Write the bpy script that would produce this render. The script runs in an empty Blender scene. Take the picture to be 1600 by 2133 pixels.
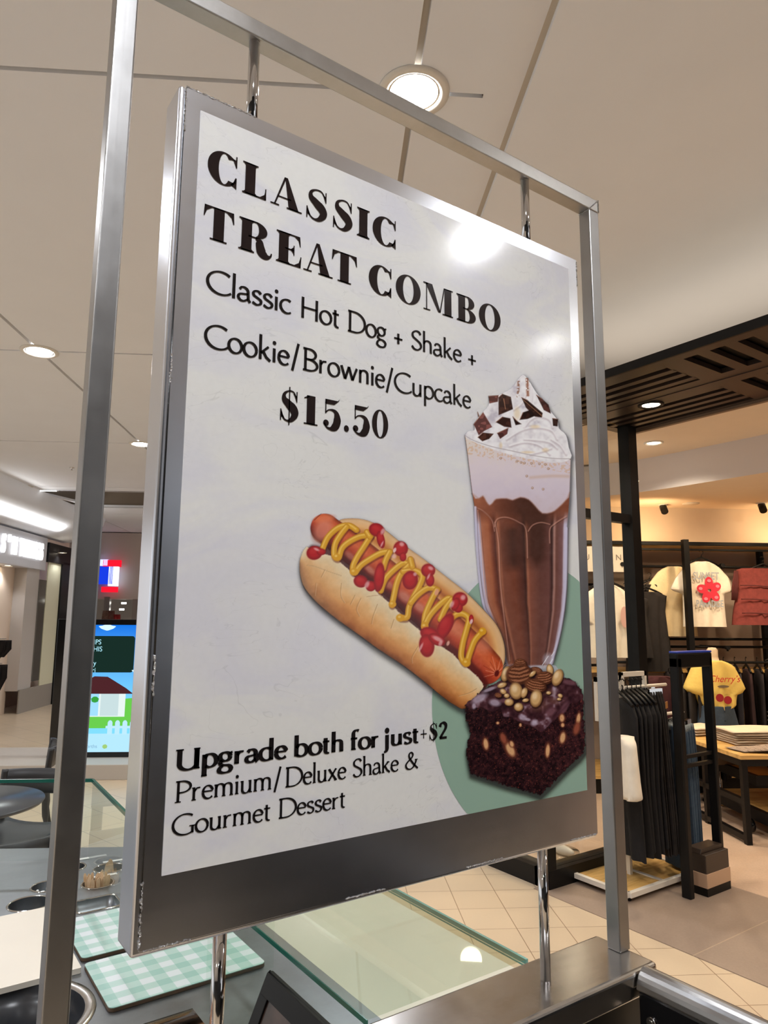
import bpy, bmesh, math, random
import numpy as np
from mathutils import Vector, Matrix
from mathutils.geometry import tessellate_polygon

random.seed(7)
C = bpy.context.scene.collection
PI = math.pi
EYE = 1.62                                   # height the photograph was taken from
AZ = math.radians(30.9316)                   # the mall's grid is turned this much against the kiosk and the shop front

# ---------------------------------------------------------------- camera
def vnorm(v): return Vector(v).normalized()
cam_d = bpy.data.cameras.new('camera'); cam = bpy.data.objects.new('camera', cam_d); C.objects.link(cam)
cr = vnorm((0.8191, -0.5736, 0.0064)); cu = vnorm((-0.0924, -0.1210, 0.9883)); cf = vnorm((0.5662, 0.8101, 0.1521))
cu = cf.cross(cr).normalized() * (1 if cf.cross(cr).dot(cu) > 0 else -1); cr = cf.cross(cu).normalized()
cam.matrix_world = Matrix(((cr.x, cu.x, -cf.x, 0), (cr.y, cu.y, -cf.y, 0), (cr.z, cu.z, -cf.z, EYE), (0, 0, 0, 1)))
cam_d.sensor_fit = 'VERTICAL'; cam_d.sensor_height = 36.0; cam_d.lens = 36.0 * 1458.05 / 2133.0
cam_d.clip_start = 0.02; cam_d.clip_end = 200
bpy.context.scene.camera = cam

# ---------------------------------------------------------------- world, view
sc = bpy.context.scene
sc.view_settings.view_transform = 'Standard'; sc.view_settings.look = 'None'
sc.view_settings.gamma = 1.0; sc.view_settings.use_curve_mapping = False
sc.view_settings.exposure = 0.30
w = bpy.data.worlds.new('world'); sc.world = w; w.use_nodes = True
w.node_tree.nodes['Background'].inputs[0].default_value = (0.97, 0.985, 1.0, 1)
w.node_tree.nodes['Background'].inputs[1].default_value = 0.85

COOL = (0.97, 1.0, 1.06); WARM = (1.0, 0.83, 0.62)
CEIL = 3.6
def to_world(x, y, z=0.0):                   # mall grid -> world
    return Vector((x * math.cos(AZ) + y * math.sin(AZ), -x * math.sin(AZ) + y * math.cos(AZ), z))

def spot(loc, power, col, size=2.4, blend=0.6, rad=0.085, aim=None, name='downlight_beam'):
    d = bpy.data.lights.new(name, 'SPOT'); d.energy = power; d.color = col; d.spot_size = size; d.spot_blend = blend
    d.shadow_soft_size = rad
    o = bpy.data.objects.new(name, d); C.objects.link(o); o.location = loc
    if aim is not None:
        o.rotation_euler = (Vector(aim) - Vector(loc)).to_track_quat('-Z', 'Y').to_euler()
    return o

# the mall's recessed lights: a regular grid, those behind the viewer too
MALL_LIGHTS = [(0.27 + 2.51 * i, 2.37 + 2.82 * j) for i in range(-3, 1) for j in range(-3, 5)]
SIDE_LIGHTS = [(2.45, 0.42), (4.06, 0.48), (2.45, -2.4), (4.06, -2.4), (5.7, 0.48)]
for (x, y) in MALL_LIGHTS: spot(to_world(x, y, CEIL - 0.02), 135 if y < 0 else 88, COOL)
for (x, y) in SIDE_LIGHTS: spot(to_world(x, y, CEIL - 0.02), 72, COOL)

# ---------------------------------------------------------------- colour and materials
def s2l(c):
    c = c / 255.0
    return c / 12.92 if c <= 0.04045 else ((c + 0.055) / 1.055) ** 2.4
def rgb(r, g, b, k=1.0): return (min(1, s2l(r) * k), min(1, s2l(g) * k), min(1, s2l(b) * k), 1)

def new_mat(name):
    m = bpy.data.materials.new(name); m.use_nodes = True
    nt = m.node_tree; return m, nt, nt.nodes['Principled BSDF']

def mat(name, col, rough=0.6, metal=0.0, spec=0.5, vary=0.0, scale=8.0, stretch=(1, 1, 1), bump=0.0, bscale=None, coat=0.0,
        rvary=0.0, emit=None, estr=0.0):
    m, nt, b = new_mat(name); N = nt.nodes; L = nt.links
    b.inputs['Base Color'].default_value = col; b.inputs['Roughness'].default_value = rough
    b.inputs['Metallic'].default_value = metal; b.inputs['Specular IOR Level'].default_value = spec
    b.inputs['Coat Weight'].default_value = coat
    if emit:
        b.inputs['Emission Color'].default_value = emit; b.inputs['Emission Strength'].default_value = estr
    tc = N.new('ShaderNodeTexCoord'); mp = N.new('ShaderNodeMapping'); mp.inputs['Scale'].default_value = stretch
    L.new(tc.outputs['Object'], mp.inputs['Vector'])
    no = N.new('ShaderNodeTexNoise'); no.inputs['Scale'].default_value = scale; no.inputs['Detail'].default_value = 4
    L.new(mp.outputs[0], no.inputs['Vector'])
    if vary > 0:
        hi = tuple(min(1, c * (1 + vary)) for c in col[:3]) + (1,); lo = tuple(c * (1 - vary) for c in col[:3]) + (1,)
        cr_ = N.new('ShaderNodeValToRGB'); cr_.color_ramp.elements[0].position = 0.3; cr_.color_ramp.elements[1].position = 0.7
        cr_.color_ramp.elements[0].color = lo; cr_.color_ramp.elements[1].color = hi
        L.new(no.outputs['Fac'], cr_.inputs[0]); L.new(cr_.outputs[0], b.inputs['Base Color'])
    if rvary > 0:
        mr = N.new('ShaderNodeMapRange'); mr.inputs['From Min'].default_value = 0.3; mr.inputs['From Max'].default_value = 0.7
        mr.inputs['To Min'].default_value = max(0.02, rough - rvary); mr.inputs['To Max'].default_value = rough + rvary
        L.new(no.outputs['Fac'], mr.inputs['Value']); L.new(mr.outputs[0], b.inputs['Roughness'])
    if bump > 0:
        n2 = N.new('ShaderNodeTexNoise'); n2.inputs['Scale'].default_value = bscale or scale * 3; n2.inputs['Detail'].default_value = 5
        L.new(mp.outputs[0], n2.inputs['Vector'])
        bp = N.new('ShaderNodeBump'); bp.inputs['Strength'].default_value = bump; bp.inputs['Distance'].default_value = 0.01
        L.new(n2.outputs['Fac'], bp.inputs['Height']); L.new(bp.outputs[0], b.inputs['Normal'])
    return m

def steel(name, base, rough, stretch, cvar=0.82, smudge=0.12, grain=0.06):
    """brushed stainless: fine grain along the bar plus cloudy smudges"""
    m, nt, b = new_mat(name); N = nt.nodes; L = nt.links
    b.inputs['Metallic'].default_value = 1.0; b.inputs['Base Color'].default_value = base
    tc = N.new('ShaderNodeTexCoord')
    mp = N.new('ShaderNodeMapping'); mp.inputs['Scale'].default_value = stretch; L.new(tc.outputs['Object'], mp.inputs['Vector'])
    g = N.new('ShaderNodeTexNoise'); g.inputs['Scale'].default_value = 60; g.inputs['Detail'].default_value = 3; L.new(mp.outputs[0], g.inputs['Vector'])
    s = N.new('ShaderNodeTexNoise'); s.inputs['Scale'].default_value = 11; s.inputs['Detail'].default_value = 6; s.inputs['Roughness'].default_value = 0.7
    L.new(tc.outputs['Object'], s.inputs['Vector'])
    mr = N.new('ShaderNodeMapRange'); mr.inputs['From Min'].default_value = 0.3; mr.inputs['From Max'].default_value = 0.7
    mr.inputs['To Min'].default_value = max(0.05, rough - smudge); mr.inputs['To Max'].default_value = rough + smudge
    L.new(s.outputs['Fac'], mr.inputs['Value'])
    ad = N.new('ShaderNodeMath'); ad.operation = 'MULTIPLY_ADD'; ad.inputs[1].default_value = 0.04
    L.new(g.outputs['Fac'], ad.inputs[0]); L.new(mr.outputs[0], ad.inputs[2])
    L.new(ad.outputs[0], b.inputs['Roughness'])
    cr_ = N.new('ShaderNodeValToRGB'); cr_.color_ramp.elements[0].position = 0.35; cr_.color_ramp.elements[1].position = 0.65
    cr_.color_ramp.elements[0].color = tuple(c * cvar for c in base[:3]) + (1,); cr_.color_ramp.elements[1].color = base
    L.new(s.outputs['Fac'], cr_.inputs[0]); L.new(cr_.outputs[0], b.inputs['Base Color'])
    bp = N.new('ShaderNodeBump'); bp.inputs['Strength'].default_value = grain; bp.inputs['Distance'].default_value = 0.002
    L.new(g.outputs['Fac'], bp.inputs['Height'])
    if grain > 0: L.new(bp.outputs[0], b.inputs['Normal'])
    return m

def glass_mat(name, tint, refl=1.0, rough=0.02):
    """thin pane: tinted see-through with fresnel reflection"""
    m = bpy.data.materials.new(name); m.use_nodes = True; nt = m.node_tree; N = nt.nodes; L = nt.links
    N.remove(N['Principled BSDF']); out = N['Material Output']
    t = N.new('ShaderNodeBsdfTransparent'); t.inputs[0].default_value = tint
    g = N.new('ShaderNodeBsdfGlossy'); g.inputs['Roughness'].default_value = rough; g.inputs[0].default_value = (0.95, 1, 0.97, 1)
    f = N.new('ShaderNodeFresnel'); ge = N.new('ShaderNodeNewGeometry'); io = N.new('ShaderNodeMix'); io.data_type = 'FLOAT'
    io.inputs[2].default_value = 1.5; io.inputs[3].default_value = 1 / 1.5; L.new(ge.outputs['Backfacing'], io.inputs[0]); L.new(io.outputs[0], f.inputs['IOR'])   # same fresnel on both faces of the pane
    mu = N.new('ShaderNodeMath'); mu.operation = 'MULTIPLY'; mu.inputs[1].default_value = refl; L.new(f.outputs[0], mu.inputs[0])
    mx = N.new('ShaderNodeMixShader'); L.new(mu.outputs[0], mx.inputs[0]); L.new(t.outputs[0], mx.inputs[1]); L.new(g.outputs[0], mx.inputs[2])
    L.new(mx.outputs[0], out.inputs['Surface'])
    return m

def tile_mat(name, c1, c2, grout, size, off, rough=0.35, gw=0.004, speck=0.03, rotz=0.0):
    m, nt, b = new_mat(name); N = nt.nodes; L = nt.links
    tc = N.new('ShaderNodeTexCoord'); mp = N.new('ShaderNodeMapping')
    mp.inputs['Location'].default_value = (off[0], off[1], 0); mp.inputs['Rotation'].default_value = (0, 0, rotz)
    L.new(tc.outputs['Object'], mp.inputs['Vector'])
    br = N.new('ShaderNodeTexBrick'); br.offset = 0.0; br.squash = 1.0
    br.inputs['Color1'].default_value = c1; br.inputs['Color2'].default_value = c2; br.inputs['Mortar'].default_value = grout
    br.inputs['Scale'].default_value = 1.0; br.inputs['Mortar Size'].default_value = gw; br.inputs['Mortar Smooth'].default_value = 0.1
    br.inputs['Brick Width'].default_value = size[0]; br.inputs['Row Height'].default_value = size[1]
    L.new(mp.outputs[0], br.inputs['Vector'])
    no = N.new('ShaderNodeTexNoise'); no.inputs['Scale'].default_value = 90; no.inputs['Detail'].default_value = 4
    L.new(tc.outputs['Object'], no.inputs['Vector'])
    n3 = N.new('ShaderNodeTexNoise'); n3.inputs['Scale'].default_value = 2.2; n3.inputs['Detail'].default_value = 5
    L.new(tc.outputs['Object'], n3.inputs['Vector'])
    ad = N.new('ShaderNodeMath'); ad.operation = 'ADD'; L.new(no.outputs['Fac'], ad.inputs[0]); L.new(n3.outputs['Fac'], ad.inputs[1])
    mr = N.new('ShaderNodeMapRange'); mr.inputs['From Min'].default_value = 0.6; mr.inputs['From Max'].default_value = 1.4
    mr.inputs['To Min'].default_value = 1 - speck; mr.inputs['To Max'].default_value = 1 + speck; L.new(ad.outputs[0], mr.inputs['Value'])
    mx = N.new('ShaderNodeMix'); mx.data_type = 'RGBA'; mx.blend_type = 'MULTIPLY'; mx.inputs[0].default_value = 1.0
    L.new(br.outputs['Color'], mx.inputs[6]); L.new(mr.outputs[0], mx.inputs[7]); L.new(mx.outputs[2], b.inputs['Base Color'])
    b.inputs['Roughness'].default_value = rough
    bp = N.new('ShaderNodeBump'); bp.inputs['Strength'].default_value = 0.3; bp.inputs['Distance'].default_value = 0.002; bp.invert = True
    L.new(br.outputs['Fac'], bp.inputs['Height']); L.new(bp.outputs[0], b.inputs['Normal'])
    return m

def wood_mat(name, c1, c2, axis='X', scale=6, rough=0.45):
    m, nt, b = new_mat(name); N = nt.nodes; L = nt.links
    tc = N.new('ShaderNodeTexCoord'); mp = N.new('ShaderNodeMapping')
    mp.inputs['Scale'].default_value = (0.12, 1, 1) if axis == 'X' else (1, 0.12, 1)
    L.new(tc.outputs['Object'], mp.inputs['Vector'])
    no = N.new('ShaderNodeTexNoise'); no.inputs['Scale'].default_value = scale * 4; no.inputs['Detail'].default_value = 6; no.inputs['Distortion'].default_value = 0.6
    L.new(mp.outputs[0], no.inputs['Vector'])
    cr_ = N.new('ShaderNodeValToRGB'); cr_.color_ramp.elements[0].color = c1; cr_.color_ramp.elements[1].color = c2
    cr_.color_ramp.elements[0].position = 0.38; cr_.color_ramp.elements[1].position = 0.62
    L.new(no.outputs['Fac'], cr_.inputs[0]); L.new(cr_.outputs[0], b.inputs['Base Color']); b.inputs['Roughness'].default_value = rough
    return m

def lamp_mat(name, col, strength):
    m = bpy.data.materials.new(name); m.use_nodes = True; nt = m.node_tree
    nt.nodes.remove(nt.nodes['Principled BSDF'])
    e = nt.nodes.new('ShaderNodeEmission'); e.inputs[0].default_value = tuple(col) + (1,) if len(col) == 3 else col
    e.inputs[1].default_value = strength; nt.links.new(e.outputs[0], nt.nodes['Material Output'].inputs[0])
    return m

M = {}
M['steel'] = steel('brushed_steel', (0.37, 0.365, 0.36, 1), 0.325, (1, 1, 0.03), 0.92, 0.04)
M['steel_x'] = steel('brushed_steel_rail', (0.50, 0.49, 0.475, 1), 0.335, (0.03, 1, 1), 0.86, 0.05)
M['steel_panel'] = steel('satin_steel_panel', (0.76, 0.79, 0.86, 1), 0.215, (0.05, 1, 1), smudge=0.012, cvar=0.96, grain=0)
M['steel_ledge'] = steel('ledge_steel', (0.56, 0.54, 0.52, 1), 0.19, (0.03, 1, 1), smudge=0.03)
M['chrome'] = mat('polished_chrome', (0.62, 0.61, 0.61, 1), 0.07, 1.0)
M['weld'] = mat('weld_bead', (0.6, 0.6, 0.6, 1), 0.25, 1.0, bump=0.9, bscale=300)
M['counter_steel'] = steel('counter_steel', (0.29, 0.31, 0.33, 1), 0.34, (0.03, 1, 1), smudge=0.05)
M['black_metal'] = mat('black_powder_coat', rgb(13, 11, 11), 0.45, 0.0, 0.25, vary=0.1)
M['black_gloss'] = mat('black_gloss', rgb(16, 16, 18), 0.15)
M['near_black'] = mat('near_black_laminate', rgb(9, 9, 10), 0.5)
M['dark_panel'] = mat('dark_laminate', rgb(20, 20, 21), 0.45, vary=0.05)
M['white_metal'] = mat('white_powder_coat', rgb(226, 218, 206), 0.4, vary=0.02)
M['ceiling'] = mat('ceiling_paint', rgb(232, 235, 241), 0.85, vary=0.01, scale=3)
M['groove'] = mat('ceiling_joint', rgb(190, 180, 166), 0.9)
M['store_ceiling'] = mat('shop_ceiling_paint', rgb(232, 218, 200), 0.85, vary=0.01)
M['wall'] = mat('shop_wall_paint', rgb(214, 200, 184), 0.85, vary=0.02)
M['cream'] = mat('cream_laminate', rgb(225, 217, 203), 0.3, vary=0.015)
M['glass'] = glass_mat('clear_glass', (0.90, 0.955, 0.92, 1), 1.0)
M['glass_green'] = glass_mat('green_glass', (0.80, 0.87, 0.79, 1), 1.6)
M['glass_edge'] = mat('glass_edge_green', rgb(22, 92, 78), 0.15)
M['glass_edge_pale'] = mat('glass_edge_pale', rgb(120, 165, 152), 0.15)
M['window_glass'] = glass_mat('window_glass', (0.95, 0.96, 0.95, 1), 1.0)
M['oak'] = wood_mat('oak_board', rgb(190, 148, 82), rgb(222, 180, 112))
M['walnut'] = wood_mat('walnut_shelf', rgb(84, 50, 30), rgb(178, 128, 88), scale=9)
M['lamp_cool'] = lamp_mat('lamp_cool', (1.0, 0.98, 0.93), 45)
M['lamp_small'] = lamp_mat('lamp_small', (1.0, 0.96, 0.88), 9)
M['lamp_warm'] = lamp_mat('lamp_warm', (1.0, 0.88, 0.70), 9)
M['trim_white'] = mat('lamp_trim', rgb(226, 222, 214), 0.4)
M['reflector'] = mat('lamp_reflector', (0.85, 0.86, 0.88, 1), 0.12, 1.0)

# ---------------------------------------------------------------- mesh helpers
class MB:
    def __init__(self): self.v = []; self.f = []; self.m = []; self.s = []
    def add(self, vs, fs, mi=0, smooth=False):
        o = len(self.v); self.v += [tuple(p) for p in vs]
        for f in fs: self.f.append([i + o for i in f]); self.m.append(mi); self.s.append(smooth)
        return self
    def box(self, x0, x1, y0, y1, z0, z1, mi=0, rot=None, piv=None):
        vs = [Vector((x, y, z)) for z in (z0, z1) for y in (y0, y1) for x in (x0, x1)]
        if rot is not None:
            p = Vector(piv) if piv is not None else Vector(((x0 + x1) / 2, (y0 + y1) / 2, (z0 + z1) / 2))
            vs = [rot @ (v - p) + p for v in vs]
        return self.add(vs, [(0, 2, 3, 1), (4, 5, 7, 6), (0, 1, 5, 4), (2, 6, 7, 3), (0, 4, 6, 2), (1, 3, 7, 5)], mi)
    def bar(self, a, b, w, h, mi=0, up=(0, 0, 1)):
        a = Vector(a); b = Vector(b); d = (b - a).normalized(); u = Vector(up)
        if abs(d.dot(u)) > 0.98: u = Vector((0, 1, 0))
        s = d.cross(u).normalized(); u = s.cross(d).normalized()
        vs = [p + s * i * w / 2 + u * j * h / 2 for p in (a, b) for j in (-1, 1) for i in (-1, 1)]
        return self.add(vs, [(0, 2, 3, 1), (4, 5, 7, 6), (0, 1, 5, 4), (2, 6, 7, 3), (0, 4, 6, 2), (1, 3, 7, 5)], mi)
    def tube(self, path, r, n=10, mi=0, caps=True, closed=False):
        P = [Vector(p) for p in path]; R = r if isinstance(r, (list, tuple)) else [r] * len(P)
        vs = []; k = len(P); prev = None
        for i, p in enumerate(P):
            d = (P[(i + 1) % k] - P[i - 1]) if closed else (P[min(i + 1, k - 1)] - P[max(i - 1, 0)])
            d = d.normalized()
            if prev is None:
                u = Vector((0, 0, 1)) if abs(d.z) < 0.9 else Vector((1, 0, 0))
                s = d.cross(u).normalized()
            else:
                s = (prev - d * prev.dot(d)).normalized()
            prev = s; t = d.cross(s)
            vs += [p + (s * math.cos(2 * PI * j / n) + t * math.sin(2 * PI * j / n)) * R[i] for j in range(n)]
        fs = [(i * n + j, i * n + (j + 1) % n, ((i + 1) % k) * n + (j + 1) % n, ((i + 1) % k) * n + j)
              for i in range(k if closed else k - 1) for j in range(n)]
        self.add(vs, fs, mi, True)
        if caps and not closed: self.add(vs[:n], [tuple(range(n))[::-1]], mi); self.add(vs[-n:], [tuple(range(n))], mi)
        return self
    def lathe(self, prof, c=(0, 0, 0), n=32, mi=0, smooth=True, sx=1, sy=1):
        vs = [(c[0] + r * math.cos(2 * PI * j / n) * sx, c[1] + r * math.sin(2 * PI * j / n) * sy, c[2] + z) for r, z in prof for j in range(n)]
        fs = [(i * n + j, i * n + (j + 1) % n, (i + 1) * n + (j + 1) % n, (i + 1) * n + j) for i in range(len(prof) - 1) for j in range(n)]
        return self.add(vs, fs, mi, smooth)
    def disc(self, c, r, n=32, mi=0, down=False):
        vs = [(c[0] + r * math.cos(2 * PI * j / n), c[1] + r * math.sin(2 * PI * j / n), c[2]) for j in range(n)]
        f = tuple(range(n)); return self.add(vs, [f[::-1] if down else f], mi)
    def prism(self, poly, z0, z1, mi=0, axis='Z'):
        n = len(poly)
        def P(a, b, h): return (a, b, h) if axis == 'Z' else ((a, h, b) if axis == 'Y' else (h, a, b))
        vs = [P(a, b, z0) for a, b in poly] + [P(a, b, z1) for a, b in poly]
        return self.add(vs, [tuple(range(n))[::-1], tuple(range(n, 2 * n))] + [(i, (i + 1) % n, n + (i + 1) % n, n + i) for i in range(n)], mi)
    def sphere(self, c, rx, ry, rz, n=16, m=10, mi=0):
        vs = []
        for i in range(m + 1):
            a = -PI / 2 + PI * i / m
            vs += [(c[0] + rx * math.cos(a) * math.cos(2 * PI * j / n), c[1] + ry * math.cos(a) * math.sin(2 * PI * j / n), c[2] + rz * math.sin(a)) for j in range(n)]
        return self.add(vs, [(i * n + j, i * n + (j + 1) % n, (i + 1) * n + (j + 1) % n, (i + 1) * n + j) for i in range(m) for j in range(n)], mi, True)
    def build(self, name, mats, parent=None, bevel=0.0, seg=2, loc=None, rotz=0.0, weld=True, recalc=True):
        me = bpy.data.meshes.new(name); me.from_pydata(self.v, [], self.f); me.update()
        if not isinstance(mats, (list, tuple)): mats = [mats]
        for m in mats: me.materials.append(m)
        me.polygons.foreach_set('material_index', self.m); me.polygons.foreach_set('use_smooth', self.s)
        if weld:
            bm = bmesh.new(); bm.from_mesh(me); bmesh.ops.remove_doubles(bm, verts=bm.verts, dist=1e-6)
            if recalc: bmesh.ops.recalc_face_normals(bm, faces=bm.faces)
            bm.to_mesh(me); bm.free()
        o = bpy.data.objects.new(name, me); C.objects.link(o)
        if parent: o.parent = parent
        if loc is not None: o.location = loc
        o.rotation_euler[2] = rotz
        if bevel > 0:
            b = o.modifiers.new('bevel', 'BEVEL'); b.width = bevel; b.segments = seg; b.limit_method = 'ANGLE'; b.angle_limit = 0.6
            b.harden_normals = False
            for p in me.polygons: p.use_smooth = p.use_smooth
        return o

def tag(o, label, cat, group=None, kind=None):
    o['label'] = label; o['category'] = cat
    if group: o['group'] = group
    if kind: o['kind'] = kind
    return o
def thing(name, label, cat, loc=(0, 0, 0), rotz=0.0, group=None):
    o = bpy.data.objects.new(name, None); C.objects.link(o); o.location = loc; o.rotation_euler = (0, 0, rotz)
    o.empty_display_size = 0.1
    return tag(o, label, cat, group)
def struct(name, mb, mats, label=None, **k):
    o = mb.build(name, mats, **k); o['kind'] = 'structure'
    if label: o['label'] = label
    return o
def dup(root, loc=None, rotz=None, label=None, group=None):
    r = root.copy(); C.objects.link(r)
    if loc is not None: r.location = loc
    if rotz is not None: r.rotation_euler[2] = rotz
    if label: r['label'] = label
    if group: r['group'] = group
    for ch in list(root.children):
        c = ch.copy(); C.objects.link(c); c.parent = r
        for g in list(ch.children):
            d = g.copy(); C.objects.link(d); d.parent = c
    return r
def catmull(pts, n=6, closed=False):
    P = [np.array(p, float) for p in pts]; k = len(P); out = []
    rng = range(k) if closed else range(k - 1)
    for i in rng:
        p0 = P[i - 1] if (closed or i > 0) else P[0]; p1 = P[i]; p2 = P[(i + 1) % k]
        p3 = P[(i + 2) % k] if (closed or i + 2 < k) else P[-1]
        for j in range(n):
            t = j / n
            out.append(0.5 * ((2 * p1) + (-p0 + p2) * t + (2 * p0 - 5 * p1 + 4 * p2 - p3) * t * t + (-p0 + 3 * p1 - 3 * p2 + p3) * t ** 3))
    if not closed: out.append(P[-1])
    return np.array(out)
def font_mesh(name, txt, size, mats, parent=None, extrude=0.0, loc=(0, 0, 0), rot=(0, 0, 0), align='LEFT', shear=0.0, sx=1.0, bold=0.0, space=1.0):
    cu_ = bpy.data.curves.new(name, 'FONT'); cu_.body = txt; cu_.size = size; cu_.extrude = extrude; cu_.align_x = align; cu_.shear = shear
    cu_.offset = bold; cu_.space_character = space
    t = bpy.data.objects.new(name, cu_); C.objects.link(t)
    bpy.context.view_layer.update()
    me = bpy.data.meshes.new_from_object(t.evaluated_get(bpy.context.evaluated_depsgraph_get()))
    bpy.data.objects.remove(t); bpy.data.curves.remove(cu_)
    me.materials.clear(); me.materials.append(mats)
    for p in me.polygons: p.material_index = 0
    o = bpy.data.objects.new(name, me); C.objects.link(o); o.parent = parent; o.location = loc; o.rotation_euler = rot; o.scale = (sx, 1, 1)
    return o
# ---------------------------------------------------------------- lettering (drawn here: fat-face capitals and two nib-drawn alphabets)
def strip(path, wid):
    """variable-width ribbon -> list of quads"""
    P = np.array(path, float); W = np.array(wid, float) if np.ndim(wid) else np.full(len(P), wid)
    d = np.gradient(P, axis=0); L_ = np.hypot(d[:, 0], d[:, 1]); L_[L_ == 0] = 1
    n = np.stack([-d[:, 1] / L_, d[:, 0] / L_], 1)
    a = P + n * W[:, None] / 2; b = P - n * W[:, None] / 2
    return [[tuple(a[i]), tuple(a[i + 1]), tuple(b[i + 1]), tuple(b[i])] for i in range(len(P) - 1)]
def ringp(cx, cy, rx, ry, t, h, a0=0, a1=360, n=40, icx=0.0):
    """crescent between an ellipse and a narrower one: t side thickness, h top thickness"""
    A = np.radians(np.linspace(a0, a1, n))
    o = [(cx + rx * math.cos(a), cy + ry * math.sin(a)) for a in A]
    i = [(cx + icx + (rx - t) * math.cos(a), cy + (ry - h) * math.sin(a)) for a in A]
    return [[o[k], o[k + 1], i[k + 1], i[k]] for k in range(n - 1)]
def R4(x0, y0, x1, y1): return [[(x0, y0), (x1, y0), (x1, y1), (x0, y1)]]
ST, HL = 0.32, 0.046
def serif(x0, x1, y, up):
    """thin slab with small brackets; stem between x0 and x1"""
    s = 1 if up else -1
    return R4(x0, min(y, y + s * HL), x1, max(y, y + s * HL))
def stem(x, y0=0.0, y1=1.0, ext=0.085, w=None, l=True, r=True):
    w = w or ST; k = 0.05
    q = R4(x, y0, x + w, y1)
    xl = x - (ext if l else 0); xr = x + w + (ext if r else 0)
    q += R4(xl, y0, xr, y0 + HL) + R4(xl, y1 - HL, xr, y1)
    if l: q += [[(x, y0 + HL), (x - k, y0 + HL), (x, y0 + HL + k), (x, y0 + HL)], [(x, y1 - HL), (x, y1 - HL - k), (x - k, y1 - HL), (x, y1 - HL)]]
    if r: q += [[(x + w, y0 + HL), (x + w, y0 + HL + k), (x + w + k, y0 + HL), (x + w, y0 + HL)], [(x + w, y1 - HL), (x + w + k, y1 - HL), (x + w, y1 - HL - k), (x + w, y1 - HL)]]
    return q
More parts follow.
